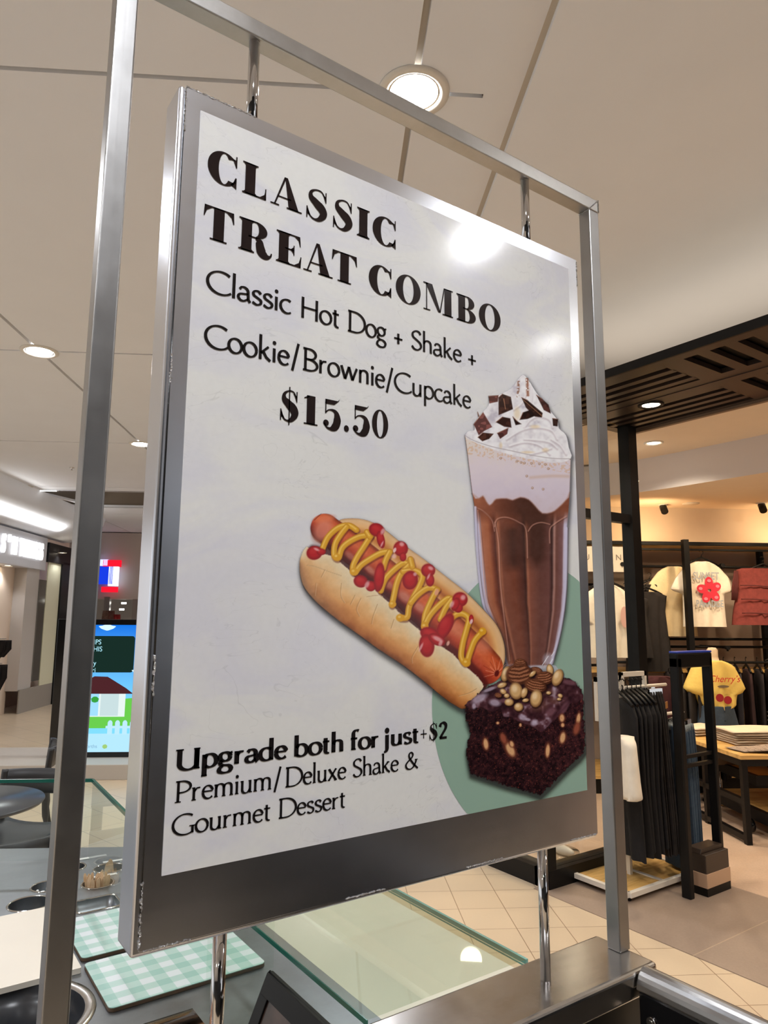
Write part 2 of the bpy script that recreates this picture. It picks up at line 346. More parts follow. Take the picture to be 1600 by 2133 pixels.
def fat(ch, W):
    """heavy high-contrast capitals and figures, cap height 1, total width W"""
    if ch == 'I': 
        e = (W - ST) / 2; return stem(e, ext=e)
    if ch == 'L':
        q = stem(0.085, ext=0.085)
        q += R4(0.2, 0, W, HL) + [[(W - 0.05, 0), (W, 0), (W, 0.36), (W - 0.035, 0.36)], [(W - 0.2, HL), (W - 0.03, HL), (W - 0.03, 0.3), (W - 0.06, 0.16)]]
        return q
    if ch == 'T':
        e = (W - ST) / 2; q = R4(e, 0, e + ST, 1) + R4(e - 0.09, 0, e + ST + 0.09, HL) + R4(0.02, 1 - HL, W - 0.02, 1)
        for s in (0, 1):
            f = (lambda x: x) if s == 0 else (lambda x: W - x)
            q += [[(f(0.0), 0.66), (f(0.035), 0.66), (f(0.07), 1), (f(0.02), 1)], [(f(0.035), 0.68), (f(0.09), 0.84), (f(0.24), 1 - HL), (f(0.05), 1 - HL)]]
        return q
    if ch == 'E':
        q = stem(0.085, ext=0.085)
        q += R4(0.2, 1 - HL, W - 0.04, 1) + R4(0.2, 0, W, HL) + R4(0.3, 0.5 - HL / 2, W - 0.22, 0.5 + HL / 2)
        q += [[(W - 0.08, 1), (W - 0.04, 1), (W - 0.01, 0.68), (W - 0.045, 0.68)], [(W - 0.22, 1 - HL), (W - 0.05, 1 - HL), (W - 0.045, 0.70), (W - 0.09, 0.86)]]
        q += [[(W - 0.05, 0), (W, 0), (W + 0.02, 0.36), (W - 0.015, 0.36)], [(W - 0.22, HL), (W - 0.03, HL), (W - 0.01, 0.34), (W - 0.07, 0.15)]]
        q += [[(W - 0.255, 0.34), (W - 0.22, 0.34), (W - 0.22, 0.66), (W - 0.255, 0.66)], [(W - 0.36, 0.5), (W - 0.25, 0.39), (W - 0.25, 0.61), (W - 0.36, 0.5)]]
        return q
    if ch == 'C':
        rx = W * 0.54; cx = rx
        q = ringp(cx, 0.5, rx, 0.52, 0.31, 0.045, 46, 318, 48, icx=0.02)
        q += strip(catmull([(cx + rx * math.cos(math.radians(318)), 0.5 - 0.50 * 0.67), (W - 0.06, 0.24), (W - 0.02, 0.34)], 5), 0.045)
        q += [[(W - 0.045, 0.66), (W - 0.005, 0.66), (W - 0.005, 1.02), (W - 0.045, 1.02)], [(W - 0.045, 0.68), (W - 0.045, 0.90), (W - 0.17, 0.925), (W - 0.11, 0.84)]]
        q += [[(W - 0.045, 0.0), (W - 0.005, 0.0), (W - 0.005, 0.30), (W - 0.045, 0.30)], [(W - 0.045, 0.02), (W - 0.20, 0.08), (W - 0.12, 0.17), (W - 0.045, 0.28)]]
        return q
    if ch == 'O': return ringp(W / 2, 0.5, W / 2, 0.52, 0.30, 0.04, 0, 360, 64)
    if ch == '0': return ringp(W / 2, 0.5, W / 2, 0.52, W * 0.30, 0.04, 0, 360, 56)
    if ch == '.': return ringp(W / 2, 0.1, W / 2, 0.115, W / 2, 0.115, 0, 360, 24)
    if ch in 'S$':
        t = catmull([(W * 0.90, 0.80), (W * 0.72, 0.985), (W * 0.45, 0.995), (W * 0.22, 0.88), (W * 0.22, 0.70), (W * 0.48, 0.545), (W * 0.74, 0.40), (W * 0.80, 0.22),
                     (W * 0.60, 0.03), (W * 0.34, 0.0), (W * 0.14, 0.10), (W * 0.05, 0.26)], 8)
        k = np.linspace(0, 1, len(t)); wd = np.interp(k, [0, .10, .2, .3, .4, .5, .6, .7, .8, .9, 1], [.03, .05, .05, .12, .24, .32, .29, .17, .06, .05, .035])
        q = strip(t, wd)
        q += [[(W - 0.075, 0.66), (W - 0.035, 0.66), (W - 0.035, 1.02), (W - 0.075, 1.02)], [(W - 0.075, 0.68), (W - 0.075, 0.88), (W - 0.20, 0.95), (W - 0.13, 0.84)]]
        q += [[(0.0, -0.02), (0.04, -0.02), (0.04, 0.36), (0.0, 0.36)], [(0.04, 0.34), (0.04, 0.10), (0.17, 0.05), (0.10, 0.18)]]
        if ch == '$': q += R4(W * 0.5 - 0.022, -0.14, W * 0.5 + 0.022, 1.14)
        return q
    if ch == 'A':
        ap = W * 0.47; tw = ST * 1.08
        q = [[(ap - 0.03, 1.0), (ap + 0.06, 1.0), (W - 0.10, 0), (W - 0.10 - tw, 0)]]
        q += [[(ap - 0.05, 1.0), (ap + 0.02, 1.0), (0.155, 0), (0.105, 0)]]
        q += R4(0.24, 0.29, W * 0.64, 0.29 + HL) + R4(0, 0, 0.29, HL) + R4(W - 0.10 - tw - 0.07, 0, W, HL)
        return q
    if ch == 'M':
        tw = ST
        q = R4(W - 0.07 - tw, 0, W - 0.07, 1) + R4(W - 0.16 - tw, 0, W, HL) + R4(W - 0.10 - tw, 1 - HL, W, 1)
        q += R4(0.12, 0, 0.165, 1) + R4(0, 0, 0.30, HL) + R4(0, 1 - HL, 0.2, 1)
        q += [[(0.08, 1), (0.39, 1), (W * 0.53 + 0.06, 0.05), (W * 0.53 - 0.05, 0.05)]]
        q += [[(W - 0.10 - tw, 1), (W - 0.05 - tw, 1), (W * 0.53 + 0.06, 0.05), (W * 0.53 + 0.01, 0.05)]]
        return q
    if ch == 'B':
        q = stem(0.085, ext=0.085, r=False)
        q += R4(0.3, 1 - HL, W * 0.62, 1) + R4(0.3, 0.52 - HL / 2, W * 0.62, 0.52 + HL / 2) + R4(0.3, 0, W * 0.6, HL)
        q += ringp(W * 0.56, 0.76, W * 0.37, 0.24, 0.27, HL, -90, 90, 24) + ringp(W * 0.56, 0.26, W * 0.44, 0.26, 0.29, HL, -90, 90, 24)
        return q
    if ch == 'R':
        q = stem(0.085, ext=0.085)
        q += R4(0.3, 1 - HL, W * 0.55, 1) + R4(0.3, 0.49 - HL / 2, W * 0.55, 0.49 + HL / 2)
        q += ringp(W * 0.50, 0.745, W * 0.34, 0.255, 0.27, HL, -90, 90, 24)
        t = catmull([(W * 0.50, 0.48), (W * 0.60, 0.42), (W * 0.64, 0.25), (W * 0.70, 0.08), (W * 0.84, 0.01), (W * 0.95, 0.05), (W * 0.985, 0.16)], 7)
        k = np.linspace(0, 1, len(t)); q += strip(t, np.interp(k, [0, .2, .45, .62, .8, 1], [.05, .24, .31, .24, .07, .035]))
        return q
    if ch == '1':
        e = (W - ST) / 2
        q = R4(e, 0, e + ST, 0.99) + R4(e - 0.1, 0, e + ST + 0.1, HL)
        return q + [[(e - 0.10, 0.86), (e - 0.10, 0.90), (e + 0.10, 0.995), (e + 0.10, 0.93)]]
    if ch == '5':
        q = [[(W * 0.10, 0.84), (W * 0.62, 0.84), (W * 0.88, 1.0), (W * 0.12, 1.0)], [(W * 0.80, 0.97), (W * 0.88, 1.0), (W * 0.92, 1.08), (W * 0.88, 1.05)]]
        q += R4(W * 0.11, 0.5, W * 0.11 + 0.045, 1.0)
        t = catmull([(W * 0.13, 0.52), (W * 0.30, 0.63), (W * 0.55, 0.645), (W * 0.74, 0.56), (W * 0.80, 0.34), (W * 0.72, 0.12), (W * 0.50, 0.0), (W * 0.28, 0.0), (W * 0.14, 0.07), (W * 0.08, 0.17)], 7)
        k = np.linspace(0, 1, len(t)); q += strip(t, np.interp(k, [0, .15, .3, .45, .6, .72, .85, 1], [.04, .05, .14, .29, .27, .10, .05, .05]))
        return q + ringp(W * 0.17, 0.17, 0.11, 0.11, 0.11, 0.11, 0, 360, 20)
    return []

def AR(cx, cy, rx, ry, a0, a1, n=14):
    A = np.radians(np.linspace(a0, a1, n)); return [(cx + rx * math.cos(a), cy + ry * math.sin(a)) for a in A]
XH = 0.63
def bowl_n(x, w, x0=None): return [(x, 0.42)] + AR(x + w * 0.52, XH - 0.17, w * 0.48, 0.17, 165, 20, 8) + [(x + w, 0.40), (x + w, 0)]
# skeletons: glyph -> (width, strokes, serif feet [(x, y, half length)])
SK = {
 'C': (0.78, [AR(0.47, 0.5, 0.46, 0.5, 52, 318, 26)], []),
 'G': (0.86, [AR(0.48, 0.5, 0.47, 0.5, 52, 305, 24) + [(0.78, 0.14)], [(0.78, 0.04), (0.78, 0.42)]], [(0.78, 0.42, 0.13)]),
 'S': (0.50, [list(map(tuple, catmull([(0.44, 0.84), (0.36, 0.97), (0.20, 0.98), (0.06, 0.84), (0.08, 0.65), (0.26, 0.52), (0.43, 0.38), (0.46, 0.18), (0.32, 0.02), (0.14, 0.02), (0.02, 0.16)], 4)))], []),
 'H': (0.78, [[(0.10, 0), (0.10, 1)], [(0.68, 0), (0.68, 1)], [(0.10, 0.52), (0.68, 0.52)]], [(0.10, 0, .1), (0.68, 0, .1), (0.10, 1, .1), (0.68, 1, .1)]),
 'D': (0.86, [[(0.12, 0), (0.12, 1)], [(0.02, 1), (0.30, 1)] + AR(0.34, 0.5, 0.50, 0.5, 85, -85, 20) + [(0.02, 0)]], [(0.12, 0, .1), (0.12, 1, .1)]),
 'B': (0.64, [[(0.12, 0), (0.12, 1)], [(0.02, 1), (0.25, 1)] + AR(0.28, 0.76, 0.27, 0.24, 85, -88, 12) + [(0.13, 0.52)], [(0.24, 0.52)] + AR(0.28, 0.26, 0.34, 0.26, 80, -88, 14) + [(0.02, 0)]], []),
 'P': (0.62, [[(0.12, 0), (0.12, 1)], [(0.02, 1), (0.24, 1)] + AR(0.26, 0.73, 0.34, 0.27, 85, -95, 14) + [(0.12, 0.45)]], [(0.12, 0, .12)]),
 'U': (0.84, [[(0.13, 1), (0.13, 0.32)] + AR(0.42, 0.30, 0.29, 0.30, 185, 350, 14) + [(0.71, 1)], [(0.71, 1), (0.71, 0.0)]], [(0.13, 1, .13), (0.71, 1, .11), (0.76, 0, .06)]),
 'a': (0.46, [[(0.06, 0.50)] + AR(0.20, 0.44, 0.16, 0.19, 120, 10, 9) + [(0.37, 0.12), (0.44, 0.0)], [(0.36, 0.36), (0.14, 0.31)] + AR(0.17, 0.16, 0.15, 0.16, 120, 300, 10) + [(0.37, 0.14)]], []),
 'b': (0.54, [[(0.08, 1.12), (0.08, 0.02)], [(0.08, 0.44)] + AR(0.27, 0.315, 0.23, 0.315, 120, -120, 18) + [(0.08, 0.08)]], [(0.05, 1.12, .05)]),
 'c': (0.42, [AR(0.26, 0.315, 0.24, 0.315, 55, 310, 18)], []),
 'd': (0.54, [[(0.44, 1.12), (0.44, 0.02)], [(0.44, 0.55)] + AR(0.26, 0.315, 0.24, 0.315, 60, 310, 18) + [(0.44, 0.12)]], [(0.41, 1.12, .05), (0.48, 0, .05)]),
 'e': (0.46, [[(0.05, 0.36), (0.42, 0.36)] + AR(0.24, 0.315, 0.20, 0.315, 20, 180, 12) + AR(0.26, 0.315, 0.22, 0.315, 180, 318, 10)], []),
 'f': (0.34, [[(0.12, 0), (0.12, 0.80)] + AR(0.27, 0.86, 0.15, 0.22, 175, 50, 9), [(0.0, XH), (0.30, XH)]], [(0.13, 0, .11)]),
 'g': (0.50, [AR(0.22, 0.42, 0.18, 0.21, 0, 360, 22), [(0.36, 0.56), (0.48, 0.62)], list(map(tuple, catmull([(0.13, 0.24), (0.05, 0.12), (0.14, 0.02), (0.34, -0.02), (0.44, -0.16), (0.36, -0.33), (0.16, -0.36), (0.02, -0.26), (0.06, -0.10), (0.16, -0.02)], 4)))], []),
 'h': (0.54, [[(0.09, 1.12), (0.09, 0)], bowl_n(0.09, 0.34)], [(0.06, 1.12, .05), (0.09, 0, .08), (0.43, 0, .08)]),
 'i': (0.20, [[(0.09, XH), (0.09, 0)], ('dot', 0.09, 0.88)], [(0.06, XH, .05), (0.09, 0, .08)]),
 'j': (0.24, [[(0.12, XH), (0.12, -0.10)] + AR(-0.02, -0.12, 0.14, 0.22, 0, -90, 8), ('dot', 0.12, 0.88)], [(0.09, XH, .05)]),
 'k': (0.50, [[(0.09, 1.12), (0.09, 0)], [(0.40, XH), (0.10, 0.28)], [(0.20, 0.37), (0.32, 0.14), (0.48, 0.0)]], [(0.06, 1.12, .05), (0.09, 0, .08), (0.38, XH, .08)]),
 'l': (0.20, [[(0.09, 1.12), (0.09, 0)]], [(0.06, 1.12, .05), (0.09, 0, .08)]),
 'm': (0.84, [[(0.09, XH), (0.09, 0)], bowl_n(0.09, 0.32), bowl_n(0.41, 0.32)], [(0.06, XH, .05), (0.09, 0, .08), (0.41, 0, .08), (0.73, 0, .08)]),
 'n': (0.54, [[(0.09, XH), (0.09, 0)], bowl_n(0.09, 0.34)], [(0.06, XH, .05), (0.09, 0, .08), (0.43, 0, .08)]),
 'o': (0.52, [AR(0.26, 0.315, 0.235, 0.315, 0, 360, 30)], []),
 'p': (0.54, [[(0.09, XH), (0.09, -0.42)], [(0.09, 0.45)] + AR(0.27, 0.315, 0.23, 0.315, 120, -130, 18)], [(0.06, XH, .05), (0.09, -0.42, .1)]),
 'r': (0.38, [[(0.09, XH), (0.09, 0)], [(0.10, 0.42), (0.20, 0.58), (0.34, 0.60)]], [(0.06, XH, .05), (0.09, 0, .09)]),
 's': (0.37, [list(map(tuple, catmull([(0.32, 0.52), (0.24, 0.62), (0.12, 0.61), (0.05, 0.50), (0.09, 0.39), (0.22, 0.31), (0.33, 0.22), (0.31, 0.07), (0.18, 0.0), (0.03, 0.08)], 4)))], []),
 't': (0.32, [[(0.12, 0.82), (0.12, 0.16)] + AR(0.24, 0.14, 0.12, 0.14, 190, 290, 7), [(0.0, XH), (0.28, XH)]], []),
 'u': (0.54, [[(0.09, XH), (0.09, 0.18)] + AR(0.24, 0.17, 0.15, 0.17, 190, 320, 8) + [(0.43, 0.2)], [(0.43, XH), (0.43, 0)]], [(0.06, XH, .05), (0.40, XH, .05), (0.47, 0, .05)]),
 'w': (0.78, [[(0.04, XH), (0.22, 0.02)], [(0.22, 0.02), (0.38, XH)], [(0.38, XH), (0.55, 0.02)], [(0.55, 0.02), (0.74, XH)]], [(0.05, XH, .08), (0.38, XH, .06), (0.73, XH, .07)]),
 'x': (0.50, [[(0.06, XH), (0.44, 0)], [(0.43, XH), (0.05, 0)]], [(0.08, XH, .07), (0.42, XH, .06), (0.06, 0, .06), (0.42, 0, .08)]),
 '/': (0.34, [[(0.04, -0.18), (0.30, 1.12)]], []),
 '+': (0.56, [[(0.03, 0.30), (0.53, 0.30)], [(0.28, 0.03), (0.28, 0.57)]], []),
 '&': (0.86, [list(map(tuple, catmull([(0.82, 0.0), (0.60, 0.22), (0.32, 0.60), (0.26, 0.84), (0.38, 0.98), (0.50, 0.86), (0.44, 0.68), (0.20, 0.46), (0.06, 0.26), (0.14, 0.05), (0.36, 0.0), (0.56, 0.14), (0.68, 0.38), (0.72, 0.54)], 4)))], [(0.72, 0.56, .1)]),
 '2': (0.50, [list(map(tuple, catmull([(0.06, 0.74), (0.12, 0.92), (0.27, 0.98), (0.41, 0.86), (0.40, 0.64), (0.24, 0.36), (0.05, 0.06)], 4))), [(0.03, 0.07), (0.47, 0.07)]], []),
}
def nib(path, wmax, wmin, ang, bold=1.0):
    P = np.array(path, float)
    if len(P) == 2: P = np.linspace(P[0], P[1], 3)
    d = np.gradient(P, axis=0); th = np.arctan2(d[:, 1], d[:, 0])
    w_ = wmin + (wmax - wmin) * np.abs(np.sin(th - math.radians(ang))) ** 1.3
    return strip(P, w_)
def sk_word(txt, x0, x1, base, cap, wmax, wmin, ang=15, serifs=True, sp=0.03, sw=0.05):
    """skeleton word fitted between x0 and x1 (millimetres) -> quads in millimetres"""
    adv = [SK[c][0] for c in txt]; tot = sum(adv) + sp * (len(txt) - 1); kx = (x1 - x0) / cap / tot; q = []; x = 0.0
    for c, a in zip(txt, adv):
        for s in SK[c][1]:
            if s[0] == 'dot':
                r = wmax * 0.62; g = ringp(s[1], s[2], r / kx, r, r / kx, r, 0, 360, 16)
            else: g = nib([(p[0] * kx, p[1]) for p in s], wmax, wmin, ang); g = [[(p[0] / kx, p[1]) for p in f] for f in g]
            q += [[(p[0] + x, p[1]) for p in f] for f in g]
        if serifs:
            for sx_, sy_, h in SK[c][2]:
                y0, y1 = (sy_, sy_ + sw) if sy_ < 0.3 and sy_ > -0.6 else (sy_ - sw, sy_)
                q += R4(x + sx_ - h, y0, x + sx_ + h, y1)
        x += a + sp
    return [[(x0 + p[0] * kx * cap, base + p[1] * cap) for p in f] for f in q]
def fat_word(items, base, cap):
    q = []
    for ch, a, b in items:
        q += [[(a + p[0] * cap, base + p[1] * cap) for p in f] for f in fat(ch, (b - a) / cap)]
    return q
# ---------------------------------------------------------------- the printed pictures on the poster, painted point by point
POST_X, POST_Z, POST_Y, PW, PH = 0.2658, 1.3467, 0.7932, 0.6971, 0.9116
def pixel_to_poster(ax, ay):
    """the artwork is drawn in image pixels; this projects it through the camera onto the poster (metres from its lower left corner)"""
    d = (cf[0] + (ax - 800) / 1458.05 * cr[0] - (ay - 1066.5) / 1458.05 * cu[0],
         cf[1] + (ax - 800) / 1458.05 * cr[1] - (ay - 1066.5) / 1458.05 * cu[1],
         cf[2] + (ax - 800) / 1458.05 * cr[2] - (ay - 1066.5) / 1458.05 * cu[2])
    t = POST_Y / d[1]; return d[0] * t - POST_X, EYE + d[2] * t - POST_Z
def poster_to_pixel(u, v):  # poster metres back to image pixels, through the same camera
    px, pz = u + POST_X, v + POST_Z - EYE
    z = px * cf[0] + POST_Y * cf[1] + pz * cf[2]
    return 800 + 1458.05 * (px * cr[0] + POST_Y * cr[1] + pz * cr[2]) / z, 1066.5 - 1458.05 * (px * cu[0] + POST_Y * cu[1] + pz * cu[2]) / z
def crop(pts, s, ox, oy): return [(ox + x / s, oy + y / s) for x, y in pts]
def seg_d(X, Y, path, closed=False):
    P = np.array(path, float); D = np.full(X.shape, 1e9)
    n = len(P)
    for i in range(n if closed else n - 1):
        a = P[i]; b = P[(i + 1) % n]; e = b - a; L2 = max(e @ e, 1e-9)
        t = np.clip(((X - a[0]) * e[0] + (Y - a[1]) * e[1]) / L2, 0, 1)
        D = np.minimum(D, np.hypot(X - a[0] - t * e[0], Y - a[1] - t * e[1]))
    return D
def sdf(X, Y, poly):
    """negative inside"""
    P = np.array(poly, float); ins = np.zeros(X.shape, bool); n = len(P)
    for i in range(n):
        a = P[i]; b = P[(i + 1) % n]
        if a[1] == b[1]: continue
        c = ((a[1] > Y) != (b[1] > Y)) & (X < (b[0] - a[0]) * (Y - a[1]) / (b[1] - a[1]) + a[0]); ins ^= c
    D = seg_d(X, Y, P, True); return np.where(ins, -D, D)
def hashn(ix, iy, seed):
    h = np.sin(ix * 127.1 + iy * 311.7 + seed * 74.7) * 43758.5453; return h - np.floor(h)
def vnoise(X, Y, s, seed=0):
    x = X / s; y = Y / s; ix = np.floor(x); iy = np.floor(y); fx = x - ix; fy = y - iy
    fx = fx * fx * (3 - 2 * fx); fy = fy * fy * (3 - 2 * fy)
    return (hashn(ix, iy, seed) * (1 - fx) + hashn(ix + 1, iy, seed) * fx) * (1 - fy) + (hashn(ix, iy + 1, seed) * (1 - fx) + hashn(ix + 1, iy + 1, seed) * fx) * fy
def fbm(X, Y, s, seed=0): return 0.5 * vnoise(X, Y, s, seed) + 0.3 * vnoise(X, Y, s / 2, seed + 1) + 0.2 * vnoise(X, Y, s / 4, seed + 2)
class Canvas:
    def __init__(self, X, Y): self.X = X; self.Y = Y; self.c = np.zeros(X.shape + (3,)); self.a = np.zeros(X.shape)
    def over(self, col, al):
        col = np.array(col, float)
        if col.ndim == 1: col = np.broadcast_to(col, self.c.shape)
        al = np.clip(al, 0, 1); na = al + self.a * (1 - al); k = np.where(na > 1e-6, al / np.maximum(na, 1e-6), 0)[..., None]
        self.c = col * k + self.c * (1 - k); self.a = na
    def fill(self, poly, col, soft=0.7):
        d = sdf(self.X, self.Y, poly); self.over(col, 0.5 - d / (2 * soft)); return d
    def blob(self, cx, cy, rx, ry, col, rot=0, soft=0.12, al=1.0):
        c, s = math.cos(math.radians(rot)), math.sin(math.radians(rot)); x = self.X - cx; y = self.Y - cy
        r = np.hypot((x * c + y * s) / rx, (-x * s + y * c) / ry); self.over(col, np.clip((1 - r) / soft + 0.5, 0, 1) * al); return r
    def line(self, path, w, col, al=1.0, soft=0.8):
        d = seg_d(self.X, self.Y, path); self.over(col, np.clip((w / 2 - d) / soft + 0.5, 0, 1) * al); return d
def ramp(t, stops):
    t = np.clip(t, 0, 1); xs = [s[0] for s in stops]; return np.stack([np.interp(t, xs, [s[1][k] for s in stops]) for k in range(3)], -1)
def smooth(pts, n=5, closed=False): return [tuple(p) for p in catmull(pts, n, closed)]

def paint_hotdog(X, Y):
    c = Canvas(X, Y); H_ = lambda p: crop(p, 3.2, 600, 1040)
    back = H_([(330, 150), (430, 128), (540, 148), (640, 205), (760, 300), (900, 400), (1040, 510), (1180, 620), (1300, 740), (1385, 840), (1430, 950), (1440, 1050), (1425, 1120), (1390, 1160), (1300, 1060), (1000, 760), (700, 480), (400, 260)])
    front = H_([(120, 318), (88, 362), (72, 430), (80, 520), (112, 600), (200, 700), (330, 805), (470, 905), (600, 1000), (760, 1105), (900, 1212), (1020, 1312), (1100, 1368), (1172, 1396), (1232, 1330), (1296, 1248), (1240, 1168), (1150, 1092), (1080, 1022), (980, 960), (870, 872), (760, 780), (680, 702), (580, 612), (520, 562), (430, 512), (400, 472), (330, 412), (270, 374), (200, 366), (160, 350)])
    bs, fs = smooth(back, 4, True), smooth(front, 3, True)
    saus = H_([(240, 192), (480, 370), (760, 600), (1040, 850), (1240, 1045), (1312, 1118)]); sr = np.array([30, 31, 33, 36, 38, 36.0])
    # soft printed shadow
    d0 = np.minimum(sdf(X - 3, Y - 7, bs), sdf(X - 3, Y - 7, fs)); c.over((60, 58, 62), np.clip(1 - d0 / 13, 0, 1) ** 2 * 0.62)
    db = sdf(X, Y, bs)
    tex = fbm(X, Y, 26, 3)
    c.over(ramp(np.clip(-db / 34, 0, 1), [(0, (196, 150, 104)), (0.12, (226, 186, 138)), (0.45, (232, 182, 122)), (0.8, (206, 130, 62)), (1, (170, 92, 40))]) + (tex[..., None] - 0.5) * 18, 0.5 - db / 1.4)
    # sausage
    P = np.array(saus); best = np.full(X.shape, 1e9); nrm = np.zeros(X.shape)
    for i in range(len(P) - 1):
        a, b = P[i], P[i + 1]; e = b - a; t = np.clip(((X - a[0]) * e[0] + (Y - a[1]) * e[1]) / (e @ e), 0, 1)
        r = sr[i] * (1 - t) + sr[i + 1] * t; dx = X - a[0] - t * e[0]; dy = Y - a[1] - t * e[1]; q = np.hypot(dx, dy) / r
        en = e / np.hypot(*e); side = (dx * -en[1] + dy * en[0]) / r       # -1 upper right edge, +1 lower left edge
        up = q < best; best = np.where(up, q, best); nrm = np.where(up, side, nrm)
    col = ramp((nrm + 1) / 2, [(0, (120, 48, 24)), (0.15, (204, 88, 46)), (0.36, (216, 104, 60)), (0.58, (184, 70, 42)), (0.82, (112, 32, 22)), (1, (58, 16, 14))])
    col = col + (fbm(X, Y, 9, 8)[..., None] - 0.5) * 22
    c.over(col, (1.02 - best) * 18)
    c.blob(*H_([(225, 205)])[0], 17, 26, (222, 136, 112), 28, 0.8, 0.75)
    c.blob(*H_([(235, 130)])[0], 20, 7, (228, 124, 84), -10, 0.9, 0.7); c.line(H_([(170, 140), (190, 120), (215, 98)]), 1.6, (92, 34, 24), 0.7)
    for p, q_, r, al in (((410, 380), 13, 6, .5), ((540, 470), 14, 6, .6), ((665, 570), 12, 7, .5), ((770, 650), 16, 9, .6), ((870, 720), 14, 8, .6), ((955, 640), 14, 9, .35), ((1120, 860), 24, 14, .35), ((1290, 960), 22, 16, .4)):
        c.blob(*H_([p])[0], q_, r, (214, 150, 130), 40, 0.9, al)
    tip = H_([(1385, 1160)])[0]
    for k in range(13):
        a = math.radians(150 + k * 15); L_ = 20 + 16 * ((k * 7) % 5) / 4
        c.line([tip, (tip[0] + L_ * math.cos(a), tip[1] + L_ * math.sin(a))], 1.1, (238, 168, 138) if k % 2 else (132, 30, 22), 0.6)
    c.blob(tip[0], tip[1], 4.5, 7, (96, 20, 16), 20, 0.4)
    # dark crease and juices between sausage and front bun
    edge = H_([(160, 330), (270, 352), (340, 398), (420, 480), (540, 560), (640, 650), (740, 750), (860, 850), (980, 940), (1090, 1010), (1180, 1085), (1260, 1165), (1300, 1235)])
    c.line(edge, 17, (86, 22, 18), 0.75, 6)
    # front bun
    df = sdf(X, Y, fs); lo = H_([(72, 430), (80, 520), (112, 600), (200, 700), (330, 805), (470, 905), (600, 1000), (760, 1105), (900, 1212), (1020, 1312), (1100, 1368), (1172, 1396)])
    hi = H_([(88, 362), (120, 318), (200, 366), (270, 374), (330, 412), (400, 472), (430, 512), (520, 562), (580, 612), (680, 702), (760, 780), (870, 872), (980, 960), (1080, 1022), (1150, 1092), (1240, 1168), (1296, 1248)])
    dl = seg_d(X, Y, lo); dh = seg_d(X, Y, hi); t = dh / (dh + dl + 1e-6) + (fbm(X, Y, 30, 5) - 0.5) * 0.22
    bun = ramp(t, [(0, (238, 220, 188)), (0.16, (230, 206, 164)), (0.42, (232, 186, 128)), (0.66, (216, 150, 86)), (0.86, (178, 108, 56)), (1, (126, 70, 36))])
    left = np.clip((H_([(420, 600)])[0][0] - X) / 110, 0, 1)[..., None]; bun = bun * (1 - left * 0.4) + np.array((226, 206, 172)) * left * 0.4
    c.over(bun + (fbm(X, Y, 7, 11)[..., None] - 0.5) * 14, 0.5 - df / 1.4)
    inside = np.clip(0.5 - df / 1.4, 0, 1)
    for p in ([(180, 560), (172, 640)], [(350, 560), (345, 640), (370, 690)], [(440, 640), (410, 700)], [(480, 660), (450, 730), (470, 780)], [(590, 700), (560, 780), (550, 830)], [(120, 440), (180, 450), (260, 480), (350, 510)], [(860, 980), (820, 1050), (820, 1090)], [(520, 650), (600, 640), (620, 652)], [(240, 470), (215, 520)], [(700, 800), (680, 860)], [(1130, 1310), (1200, 1290), (1250, 1262)]):
        a0 = c.a.copy(); c.line(smooth(H_(p), 4), 1.6, (168, 116, 68), 0.5); c.line(smooth([(x + 1.6, y + .6) for x, y in H_(p)], 4), 1.2, (240, 222, 190), 0.35)
    crumb = (vnoise(X, Y, 2.0, 21) > 0.62) & (dh < 3.2) & (df < 1.2); c.over((238, 222, 190), crumb * 0.6)
    # mustard
    MU = [[(226, 325), (262, 250), (330, 190), (400, 176), (450, 205)], [(385, 185), (345, 235), (308, 300), (302, 375), (330, 392), (352, 330), (395, 288), (470, 250), (545, 240)],
          [(545, 245), (500, 315), (452, 390), (425, 455), (438, 490), (480, 440), (545, 395), (615, 358), (672, 350)], [(672, 352), (645, 405), (628, 460)],
          [(612, 610), (640, 535), (700, 470), (765, 425), (800, 440)], [(800, 440), (745, 500), (718, 560), (700, 640), (686, 705)],
          [(760, 482), (840, 476), (888, 510), (868, 580), (830, 650), (800, 720), (788, 785), (745, 790)], [(812, 690), (860, 635), (930, 590), (990, 602)],
          [(985, 605), (945, 680), (908, 770), (900, 850)], [(900, 850), (935, 780), (990, 715), (1055, 662), (1085, 665)], [(1085, 668), (1040, 730), (1010, 800)],
          [(1055, 850), (1092, 785), (1150, 762), (1198, 795), (1182, 870), (1158, 960), (1148, 1050), (1180, 1092), (1206, 1020), (1238, 940), (1292, 880)], [(520, 220), (540, 250)], [(810, 400), (822, 450)]]
    for kx in MU:
        p = smooth(H_(kx), 5); c.line([(x + 1.2, y + 2.8) for x, y in p], 14, (92, 30, 10), 0.55, 3)
    for kx in MU:
        p = smooth(H_(kx), 5); c.line(p, 12.6, (196, 130, 22)); c.line(p, 9.6, (222, 164, 38), 1, 3); c.line([(x - 1.4, y - 2.0) for x, y in p], 3.2, (246, 206, 104), 0.75, 2)
    for b in ((742, 790, 9, 8), (690, 700, 8, 7), (320, 385, 8, 7), (434, 484, 9, 8), (905, 846, 8, 9), (1182, 1088, 9, 9), (1290, 880, 8, 8)):
        x, y = H_([b[:2]])[0]; c.blob(x, y, b[2], b[3], (222, 160, 32), 0, 0.25); c.blob(x - 2, y - 2, 3, 2.4, (246, 208, 110), 0, 0.6, 0.8)
